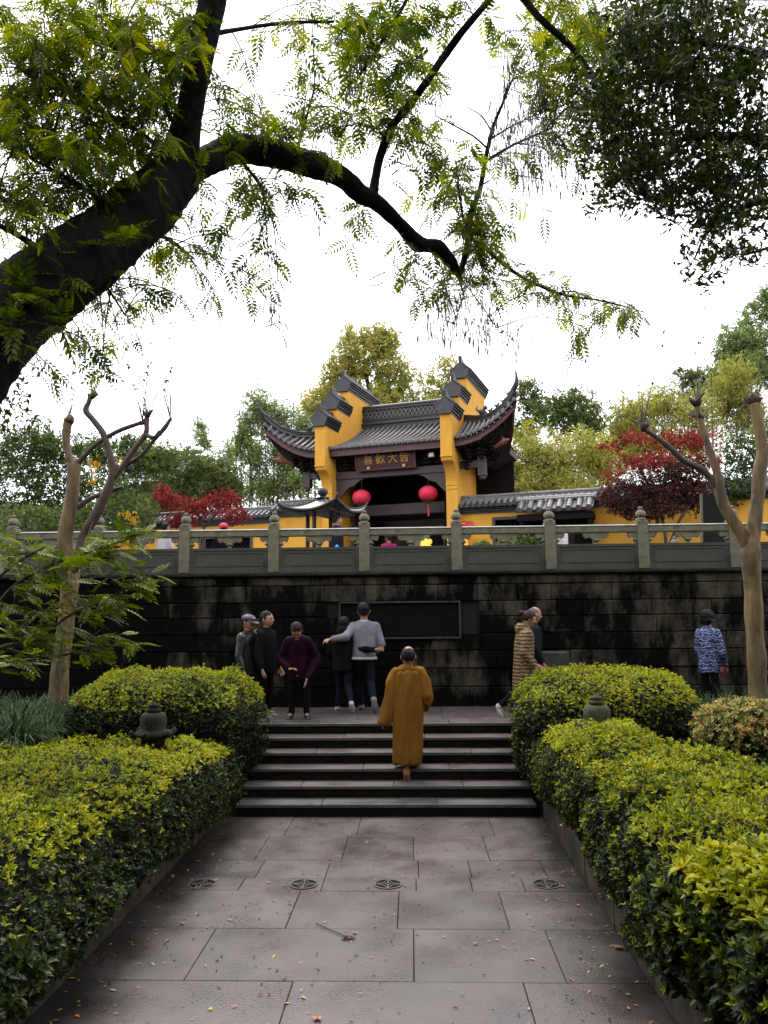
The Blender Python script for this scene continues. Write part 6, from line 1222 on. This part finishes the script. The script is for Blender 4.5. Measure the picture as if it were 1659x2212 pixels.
def person(label, pos, rz, H=1.6, lean=(0, 0), head=(0, 0), arms=None, legs=None, top='black', trousers='black', shoe='shoe_b', hair='hair', hairstyle='short', hem=.40, group=None, face=False, skin='skin', bulk=1.0, hood=False, extra=None, heavy=.03, collar=True, sleeve=1.0, hidelegs=False, name='person', cuff=True, sh=1.0, hips=1.0):
    t = thing(name, label, 'person', tuple(pos), rz, group); h = H; T = lambda mb, n, m, **k: organic(n, mb, k.pop('voxel', .014), M[m] if isinstance(m, str) else m, t, **k)
    pel = np.array([0, 0, .50*h]); ln = np.array([lean[0], lean[1], 0.0]); chest = pel+np.array([0, 0, .20*h])+ln*.6; neck = pel+np.array([0, 0, .325*h])+ln; sw = .108*h*bulk*sh
    up = nrm(neck-pel); hd = nrm(up*.8+np.array([head[0], head[1], 1.0])*.6); hc = neck+hd*.105*h; Rz = np.array([[cos(head[2] if len(head) > 2 else 0), -sin(head[2] if len(head) > 2 else 0), 0], [sin(head[2] if len(head) > 2 else 0), cos(head[2] if len(head) > 2 else 0), 0], [0, 0, 1]])
    Rh = basis(hd)@np.eye(3); Rh = Rh@Rz
    shL, shR = neck+np.array([-sw, -.0, -.045*h]), neck+np.array([sw, 0, -.045*h])
    arms = arms or [((-.15, .0, .60), (-.16, .06, .46)), ((.15, .0, .60), (.16, .06, .46))]; arms = [[np.array(q)*h for q in a[:2]]+list(a[2:]) for a in arms]
    legs = legs or [((-.055, .01, .27), (-.055, -.01, .045)), ((.055, .01, .27), (.055, -.01, .045))]; legs = [[np.array(q)*h for q in a[:2]]+([a[2]] if len(a) > 2 else [(0, 1, -.15)]) for a in legs]
    b = MB()
    # head
    hr = .5*.135*h; b.ell(hc, (hr*.80, hr*.98, hr*1.08), 18, 14, Rh); b.ell(hc+Rh@np.array([0, hr*.28, -hr*.55]), (hr*.55, hr*.62, hr*.60), 14, 10, Rh)
    b.tube([hc+Rh@np.array([0, hr*.85, hr*.12]), hc+Rh@np.array([0, hr*1.08, -hr*.18]), hc+Rh@np.array([0, hr*.9, -hr*.28])], [hr*.10, hr*.17, hr*.14], 6)
    for sg in (-1, 1): b.ell(hc+Rh@np.array([sg*hr*.84, -hr*.05, -hr*.12]), (hr*.10, hr*.18, hr*.28), 8, 6, Rh); b.ell(hc+Rh@np.array([sg*hr*.35, hr*.72, -hr*.28]), (hr*.25, hr*.2, hr*.25), 8, 6, Rh)
    b.ell(hc+Rh@np.array([0, hr*.80, hr*.22]), (hr*.55, hr*.16, hr*.12), 8, 6, Rh); b.ell(hc+Rh@np.array([0, hr*.84, -hr*.62]), (hr*.26, hr*.14, hr*.09), 8, 6, Rh)
    cap_(b, neck-up*.03*h, hc-hd*hr*.5, .036*h*bulk, .034*h)
    cap_(b, pel, chest, .055*h, .055*h); cap_(b, chest, neck-up*.04*h, .055*h, .04*h); cap_(b, shL, shR, .026*h, .026*h)
    for (el, wr, *hx), s_, sg in zip(arms, (shL, shR), (-1, 1)):
        cap_(b, s_, el, .024*h, .021*h); cap_(b, el, wr, .021*h, .016*h)
        hdir, hn, cu = hx[0] if hx else (wr-el, (-sg, .3, 0), .5); hand(b, wr+nrm(hdir)*.008*h, hdir, hn, h/1.72, cu, sg)
    for kn, an, td in legs: cap_(b, pel+np.array([np.sign(kn[0])*.05*h, 0, -.02*h]), kn, .04*h, .032*h); cap_(b, kn, an, .030*h, .022*h); cap_(b, an, an+nrm(td)*.06*h, .02*h, .018*h)
    organic('body', b, .0075*h/1.6, M[skin], t, smooth=2, decim=.25)
    # upper garment
    g_ = MB(); e = heavy; zh = hem*h
    cap_(g_, shL+[.01, 0, -.01], shR+[-.01, 0, -.01], .040*h*bulk+e*.6, .040*h*bulk+e*.6); g_.ell(chest+up*.02*h, (sw+.012*h+e*.6, .068*h*bulk+e, .13*h), 16, 12, basis(up)); cap_(g_, neck-up*.03*h, neck-up*.005*h, .05*h+e*.4, .040*h+e*.3)
    hemc = np.array([pel[0]*.0, 0, zh]); K = []
    for q in np.linspace(0, 1, 7):
        c = hemc*(1-q)+chest*q; rx = (sw*.88*(1-q)*hips+sw*.98*q+e*.7); K.append((c, rx, .070*h*bulk*(1+.12*(1-q))+e))
    ring_loft(g_, K)
    for (el, wr, *hx), s_, sg in zip(arms, (shL, shR), (-1, 1)): cap_(g_, s_, el, .036*h*bulk+e*.5, (.030*h+e*.4)*sleeve); w2 = el+(wr-el)*.97; g_.tube([el-nrm(wr-el)*.02, el+(w2-el)*.3, w2], [(.031*h+e*.4)*sleeve, (.029*h+e*.35)*sleeve, (.024*h+e*.25)*sleeve], 12)
    if hood: g_.tube([neck+np.array([0, -.02, -.02]), neck+np.array([0, -.10, .02]), neck+np.array([0, -.16, .03])], [.07*h, .085*h, .05*h], 10)
    if top: T(g_, 'jacket' if top != 'robe' else 'robe_top', top, fold=(.010, 9, 5), seed=int(H*1000) % 97, decim=.45, voxel=.016)
    if collar and top: c = MB(); c.tube([neck-up*.025*h, neck+up*.018*h], [.046*h+e*.2, .041*h+e*.1], 14); T(c, 'collar', top, voxel=.010, smooth=1)
    # trousers
    if trousers:
        g_ = MB(); g_.ell(pel+[0, 0, -.01*h], (.088*h*bulk*hips, .068*h*bulk, .085*h), 14, 10)
        for kn, an, td in legs:
            sg = np.sign(kn[0]) if abs(kn[0]) > .001 else 1; cap_(g_, pel+np.array([sg*.045*h, 0, -.03*h]), kn, .055*h*bulk, .040*h*bulk); a2 = kn+(an-kn)*.98; g_.tube([kn-nrm(a2-kn)*.02, kn, kn+(a2-kn)*.5, a2], [.036*h, .040*h*bulk, .036*h*bulk, .030*h*bulk], 12)
        T(g_, 'trousers', trousers, fold=(.006, 12, 7), seed=5, decim=.45)
    for kn, an, td in legs:
        s_ = MB(); td = nrm(td); x = np.cross(td, nrm(kn-an)); s_.ell(an+td*.055*h-nrm(kn-an)*.022*h, (.030*h, .078*h, .022*h), 12, 8, np.stack([nrm(x), td, np.cross(nrm(x), td)], 1)); cap_(s_, an-nrm(kn-an)*.01*h, an+nrm(kn-an)*.015*h, .030*h, .027*h); T(s_, 'shoe', shoe, voxel=.010, decim=.5)
    # hair
    if hair:
        g_ = MB(); O = lambda x, y, z: hc+Rh@(np.array([x, y, z])*hr)
        if hairstyle == 'short': g_.ell(O(0, -.14, .22), (hr*.90, hr*1.02, hr*.98), 16, 12, Rh); g_.ell(O(0, -.5, -.25), (hr*.72, hr*.55, hr*.55), 12, 8, Rh)
        if hairstyle == 'bob': g_.ell(O(0, -.16, .22), (hr*1.04, hr*1.10, hr*1.05), 16, 12, Rh); g_.ell(O(0, -.42, -.45), (hr*1.02, hr*.72, hr*.75), 14, 10, Rh)
        if hairstyle == 'bun': g_.ell(O(0, -.14, .20), (hr*.95, hr*1.06, hr*1.0), 16, 12, Rh); g_.ell(O(0, -1.25, .42), (hr*.42, hr*.48, hr*.36), 12, 8, Rh); g_.ell(O(0, -.9, .3), (hr*.4, hr*.5, hr*.3), 10, 8, Rh)
        if hairstyle == 'stubble': g_.ell(O(0, -.12, .04), (hr*.835, hr*.98, hr*.93), 18, 12, Rh)
        if hairstyle == 'beanie': g_.ell(O(0, -.12, .28), (hr*1.05, hr*1.12, hr*1.08), 16, 12, Rh); g_.ell(O(0, -.45, -.2), (hr*.9, hr*.7, hr*.75), 14, 10, Rh)
        ho = T(g_, 'hair' if hairstyle != 'beanie' else 'knitted_hat', hair, voxel=.009, smooth=2, decim=.6, fold=(.009, 45, 18), seed=3)
        # clear the face: hair mesh is scooped where the face shows
        me = ho.data; n = len(me.vertices); P = np.zeros(n*3, np.float32); me.vertices.foreach_get('co', P); P = P.reshape(-1, 3); q = (P-hc)@Rh/hr
        if hairstyle != 'beanie': mk = (q[:, 1] > .30)&(q[:, 2] < .55); q[mk, 1] = np.minimum(q[mk, 1], .30); P = (q*hr)@Rh.T+hc; me.vertices.foreach_set('co', P.astype(np.float32).ravel()); me.update()
    if face:
        O = lambda x, y, z: hc+Rh@(np.array([x, y, z])*hr)
        for sg in (-1, 1): s_ = MB(); s_.ell(O(sg*.32, .86, .02), (hr*.15, hr*.06, hr*.055), 8, 6, Rh); s_.build('eye', M['hair'], t, local=True); s_ = MB(); s_.tube([O(sg*.14, .95, .20), O(sg*.34, .93, .25), O(sg*.52, .80, .19)], hr*.04, 5); s_.build('eyebrow', M['hair'], t, local=True)
        s_ = MB(); s_.tube([O(-.26, .86, -.52), O(0, .99, -.60), O(.26, .86, -.52)], [hr*.03, hr*.06, hr*.03], 6); s_.build('mouth', mat('lips', (.30, .07, .06), rough=.4), t, local=True)
    J = dict(t=t, h=h, hc=hc, hr=hr, Rh=Rh, neck=neck, chest=chest, pel=pel, up=up, shL=shL, shR=shR, arms=arms, T=T)
    if extra: extra(J)
    return J
def ring_loft(mb, K, n=18):
    V = []
    for c, rx, ry in K:
        for k in range(n): q = 2*pi*k/n; V.append((c[0]+rx*cos(q), c[1]+ry*sin(q), c[2]))
    m = len(K); mb.add(V, [(i*n+k, i*n+(k+1) % n, (i+1)*n+(k+1) % n, (i+1)*n+k) for i in range(m-1) for k in range(n)]+[tuple(range(n-1, -1, -1)), tuple(range((m-1)*n, m*n))])

def at_ground(u, v, z=ZL): return atZ(u, v, z)
# --- the monk on the steps
mp_ = atZ(884, 1684, 2*HS); mp_[2] = 2*HS; HM = 1.66
def monk_extra(J):
    t, h = J['t'], J['h']; r_ = MB()
    K = [((-.02, .02, .20), .165, .19), ((-.015, .02, .30), .175, .19), ((-.01, .03, .50), .18, .175), ((0, .02, .72), .18, .155), ((.005, .01, .92), .185, .145), ((.01, .01, 1.08), .185, .135), ((.01, .02, 1.22), .19, .13), ((.005, .03, 1.33), .185, .115)]
    ring_loft(r_, [(np.array(c), a, b) for c, a, b in K], 24); cap_(r_, (-.155, .03, 1.335), (.165, .03, 1.335), .075, .075, 14); cap_(r_, (0, .03, 1.38), (0, .035, 1.42), .085, .06, 12)
    # left sleeve hangs straight to the thigh, wide at the cuff; right sleeve bent forward
    r_.tube([(-.16, .02, 1.35), (-.20, .0, 1.22), (-.225, -.02, 1.04), (-.255, -.03, .86), (-.295, -.03, .74), (-.315, -.03, .69)], [.06, .068, .062, .068, .074, .072], 14)
    r_.tube([(.17, .02, 1.35), (.205, .0, 1.22), (.225, -.01, 1.06), (.215, .07, .95), (.19, .18, .90), (.16, .26, .90)], [.06, .068, .070, .078, .085, .08], 14)
    o = organic('robe', r_, .014, M['robe'], t, smooth=3, decim=.6, fold=(.048, 13, 1.9), seed=12)
    c = MB(); c.tube([(0, .035, 1.40), (0, .04, 1.475)], [.064, .056], 16); organic('collar', c, .009, M['robe'], t, smooth=1, decim=.5)
    c = MB(); c.prism([(-.09, .21), (.06, .20), (.02, .62), (-.02, .98)], (0, -.165, 0), (1, 0, 0), (0, 0, 1), (0, -.012, 0)); 
    # white stocking tops
    for kx, kz, ky in ((-.02, .10, -.02), (.07, .24, .35)): c = MB(); c.tube([(kx, ky, kz), (kx, ky+.01, kz+.16)], [.042, .05], 10); organic('stocking', c, .010, M['shoe_t'], t, smooth=1, decim=.5)
    cr = MB(); O = lambda x, y, z: J['hc']+J['Rh']@(np.array([x, y, z])*J['hr']); cr.ell(O(-.02, -.30, .62), (J['hr']*.42, J['hr']*.44, J['hr']*.38), 14, 8, J['Rh']); organic('bald_crown', cr, .006, M['skin2'], t, smooth=2, decim=.6)
person('monk in long ochre brown robe walking up the steps with his back turned', mp_, radians(-4), HM, lean=(.005, .03), head=(0, .05), hair='hair', hairstyle='stubble', skin='skin2', top=None, trousers=None, shoe='shoe_t', arms=[((-.155, -.01, .62), (-.19, -.02, .47)), ((.16, .0, .62), (.12, .16, .56))], legs=[((-.02, .04, .27), (-.015, -.05, .065), (0, .75, -.75)), ((.045, .17, .33), (.065, .21, .135), (0, 1, -.15))], extra=monk_extra)
# --- woman in purple, on the top step
pp = at_ground(645, 1552)
def purple_extra(J):
    h = J['h']
    for z in (.60, .50, .43): s_ = MB(); s_.ell((0, .068*h+.045+.012, z*h), (.008, .005, .008), 8, 6); s_.build('button', M['whitec'], J['t'], local=True)
    s_ = MB(); s_.prism([(-.035, .0), (.035, 0), (0, -.10)], J['neck']+np.array([0, .075, -.04]), (1, 0, 0), (0, .25, 1), (0, .012, 0)); s_.build('neckline', M['skin2'], J['t'], local=True)
person('woman in purple velvet jacket looking down at the edge of the top step', pp, pi, 1.46, lean=(0, .12), head=(0, 3.2), sh=.88, top='purple', trousers='black', hairstyle='short', hair='hairbrown', skin='skin2', hem=.38, face=True, heavy=.030, arms=[((-.19, .02, .60), (-.10, .15, .40), ((.2, .3, -1), (1, .3, 0), .35)), ((.185, .03, .60), (.065, .17, .50), ((-.8, .4, .1), (0, .2, -1), .8))], legs=[((-.075, .01, .27), (-.08, -.01, .04), (-.25, 1, -.1)), ((.07, .01, .27), (.075, -.01, .04), (.2, 1, -.1))], extra=purple_extra)
# --- smiling man
sp = at_ground(596, 1533)
def smile_extra(J):
    s_ = MB(); s_.tube([J['neck']+np.array([-.05, .03, -.01]), J['neck']+np.array([0, .065, -.03]), J['neck']+np.array([.05, .03, -.01])], .012, 6); s_.build('shirt_collar', M['whitec'], J['t'], local=True)
    s_ = MB(); s_.tube(smoothpath([(.17, -.05, 1.30), (.23, -.06, 1.27), (.20, .04, 1.18)], 5), .010, 6); s_.build('bag_strap', M['greyj'], J['t'], local=True)
person('smiling man in black coat with short black hair turned towards the right', (sp[0], 2.35, ZL), radians(-112), 1.56, head=(0, .15, 0), top='black', trousers='black', shoe='shoe_g', face=True, heavy=.035, hem=.42, extra=smile_extra)
# --- man in a peaked cap
cp_ = atZ(535, 1500, ZL)
def cap_extra(J):
    O = lambda x, y, z: J['hc']+J['Rh']@(np.array([x, y, z])*J['hr']); c = MB(); c.ell(O(0, -.05, .48), (J['hr']*1.0, J['hr']*1.1, J['hr']*.66), 18, 10, J['Rh']); co = organic('cap', c, .008, mat('slate_blue_cap', (0.045, 0.05, 0.085), (0.03, 0.032, 0.05), rough=.6), J['t'], smooth=2, decim=.5)
    c = MB(); c.prism([(-.8, .62), (.8, .62), (.75, 1.3), (.45, 1.75), (0, 1.9), (-.45, 1.75), (-.75, 1.3)], O(0, 0, .26), J['Rh'][:, 0]*J['hr'], (J['Rh'][:, 1]*.96-J['Rh'][:, 2]*.22)*J['hr'], J['Rh'][:, 2]*.012); c.build('peak', mat('cap_peak', (0.10, 0.11, 0.16), (0.07, 0.075, 0.11), rough=.45), co, local=True)
    c = MB(); c.ell(O(0, 1.0, .60), (J['hr']*.32, J['hr']*.08, J['hr']*.14), 10, 6, J['Rh']); c.build('badge', M['gold'], co, local=True)
person('man in black leather jacket and slate blue peaked cap behind the left hedge mound', (atY(535, 1330, 2.3)[0], 2.3, ZL), radians(-110), 1.52, head=(0, .25, -.1), top='leather', trousers='black', heavy=.04, hem=.42, extra=cap_extra, face=True)
# --- embracing couple
cpW = atY(742, 1500, 2.95); cpM = atY(787, 1500, 2.95)
person('woman in black hooded jacket and dark jeans embraced by the tall man', (cpW[0], cpW[1], ZL), radians(-6), 1.46, top='black', trousers='jeans', shoe='shoe_w', hairstyle='bob', heavy=.035, hem=.43, hood=True, head=(.0, .05), arms=[((-.16, .04, .62), (-.12, .14, .52)), ((.20, -.04, .66), (.375, -.115, .66), ((1, -.02, .12), (0, -1, 0), .3))], legs=[((-.05, .08, .27), (-.08, .08, .04), (-.3, 1, -.1)), ((.05, .0, .27), (.12, -.19, .11), (.0, .65, -.8))], lean=(0, .04))
def man_extra(J):
    h = J['h']; s_ = MB(); ring_loft(s_, [(np.array([0, 0, .475*h]), .118*h+.006, .100*h+.004), (np.array([0, 0, .485*h]), .118*h+.008, .100*h+.006), (np.array([0, 0, .50*h]), .117*h+.006, .099*h+.004)]); organic('hem_band', s_, .010, M['whitec'], J['t'], smooth=1, decim=.5, fold=(.006, 9, 5), seed=1)
    s_ = MB(); s_.tube([J['neck']-J['up']*.01*h, J['neck']+J['up']*.012*h], [.054*h, .050*h], 14); organic('white_collar', s_, .009, M['whitec'], J['t'], smooth=1, decim=.5)
person('tall man in grey jacket with white hem, arm around the woman in black, walking away', (cpM[0], cpM[1], ZL), radians(2), 1.69, top='greyj', trousers='jeans', shoe='shoe_g', heavy=.03, hem=.475, head=(-.05, .05), lean=(0, .05), arms=[((-.165, -.095, .685), (-.305, -.10, .668), ((-1, .2, -.25), (0, .6, -1), .7)), ((.165, -.01, .62), (.10, .10, .53))], legs=[((-.045, .10, .27), (-.03, .13, .04), (-.1, 1, -.1)), ((.06, .01, .26), (.09, -.20, .13), (.1, .45, -.95))], extra=man_extra)
# --- woman in yellow quilted coat and the bald man beyond her
yp = (atY(1130, 1500, 2.35)[0], 2.35, ZL)
def yc_extra(J):
    s_ = MB(); n = J['neck']; s_.tube([n+np.array([0, .02, -.02]), n+np.array([0, -.05, -.01]), n+np.array([0, -.13, .015]), n+np.array([0, -.16, .02])], [.075, .095, .085, .03], 12); organic('hood', s_, .012, M['quilt'], J['t'], smooth=2, decim=.5, fold=(.010, 10, 40))
person('woman in long yellow quilted coat with maroon tied hair walking right with bowed head', yp, radians(-88), 1.54, lean=(0, .07), head=(0, .7), top='quilt', trousers='black', shoe='shoe_w', hair='hairbrown', hairstyle='bun', hem=.24, heavy=.04, hips=1.08, arms=[((-.14, .04, .58), (-.10, .15, .48)), ((.13, .0, .60), (.12, .10, .46), ((0, .4, -1), (-1, 0, 0), .6))], legs=[((-.05, .12, .27), (-.05, .20, .04)), ((.05, -.03, .26), (.05, -.24, .10), (0, .45, -1))], extra=yc_extra)
person('bald grey haired man in dark coat hidden behind the woman in the yellow coat', (atY(1151, 1500, 2.95)[0], 2.95, ZL), radians(-80), 1.60, head=(0, .35), lean=(0, .04), top='navy', trousers='black', hair='hairgrey', hairstyle='stubble', hem=.42)
# --- woman in blue and white patterned jacket
def bag_extra(J):
    s_ = MB(); s_.ell((.17, .10, .60), (.03, .10, .075), 12, 8); s_.tube([(.17, .04, .64), (.17, .08, .74), (.17, .14, .66)], .008, 5); o = s_.build('handbag', mat('dark_red_bag', (0.14, 0.012, 0.02), (0.08, 0.008, 0.012), rough=.4), None); V = None; o.parent = J['t']
    tag(o)
bp2 = (atY(1532, 1450, 2.75)[0], 2.75, ZL)
person('woman in blue and white wave patterned jacket standing by the wall at the right', bp2, radians(-50), 1.52, lean=(0, .03), head=(0, .2), top='bluewave', trousers='black', hairstyle='bob', hem=.38, heavy=.028, bulk=.9, arms=[((-.13, .03, .60), (-.10, .12, .50)), ((.14, .02, .58), (.10, .14, .43))], extra=bag_extra)
person('person in pale jacket mostly hidden behind the trunk at the right edge', (atY(1688, 1450, 2.6)[0], 2.6, ZL), radians(60), 1.50, top='greyj', trousers='black', hem=.42)
# --- on the terrace
def cam_extra(J):
    s_ = MB(); w1, w2 = J['arms'][0][1], J['arms'][1][1]; c = (w1+w2)/2+np.array([0, .03, .05]); s_.cbox(c[0]-.06, c[0]+.06, c[1]-.02, c[1]+.04, c[2]-.04, c[2]+.04, .008); s_.lathe(c+[0, .03, 0], [(.03, 0), (.03, .01)], 10); s_.build('camera_in_hands', M['black'], J['t'], local=True)
    s_ = MB(); s_.tube(smoothpath([(-.02, .07, 1.32), (.04, -.10, 1.25), (.10, -.115, 1.05), (.15, -.08, .85)], 5), .014, 6); s_.build('strap', mat('yellow_strap', (0.5, 0.5, 0.08), rough=.6), J['t'], local=True)
    s_ = MB(); s_.ell((.16, -.06, .80), (.07, .06, .12), 12, 8); s_.build('sling_bag', mat('blue_bag', (0.02, 0.28, 0.5), (0.01, 0.16, 0.35), rough=.6), J['t'], local=True)
ph = atY(727, 1150, 8.8); person('photographer in dark jacket with blue sling bag taking a picture on the terrace', (ph[0], 8.8, ZT), radians(-62), 1.63, head=(0, .25), top='navy', trousers='black', hem=.44, heavy=.04, arms=[((-.13, .13, .72), (-.02, .22, .80)), ((.13, .14, .72), (.06, .23, .80))], extra=cam_extra)
pk = atY(840, 1165, 12.3); person('person in magenta top seen through the balustrade in front of the gate', (pk[0], 12.3, ZT), radians(20), 1.52, top='pink', trousers='black', hairstyle='short')
pk = atY(868, 1165, 12.6); person('person in black beside the one in magenta in front of the gate', (pk[0], 12.6, ZT), radians(-30), 1.62, top='black', trousers='black', hairstyle='bob')
def redhat(J):
    O = lambda x, y, z: J['hc']+J['Rh']@(np.array([x, y, z])*J['hr']); c = MB(); c.ell(O(0, -.05, .42), (J['hr']*1.15, J['hr']*1.2, J['hr']*.9), 14, 8, J['Rh']); c.build('red_hat', mat('red_hat_cloth', (0.5, 0.015, 0.04), rough=.7), J['t'], local=True)
rp = atY(482, 1180, 8.5); person('person in bright red hat seen through the balustrade on the left', (rp[0], 8.5, ZT), radians(30), 1.42, top='black', trousers='black', extra=redhat)
rp = atY(357, 1180, 8.0); person('dark haired person seen through the balustrade behind the left sapling', (rp[0], 8.0, ZT), radians(-30), 1.40, top='whitec', trousers='black')
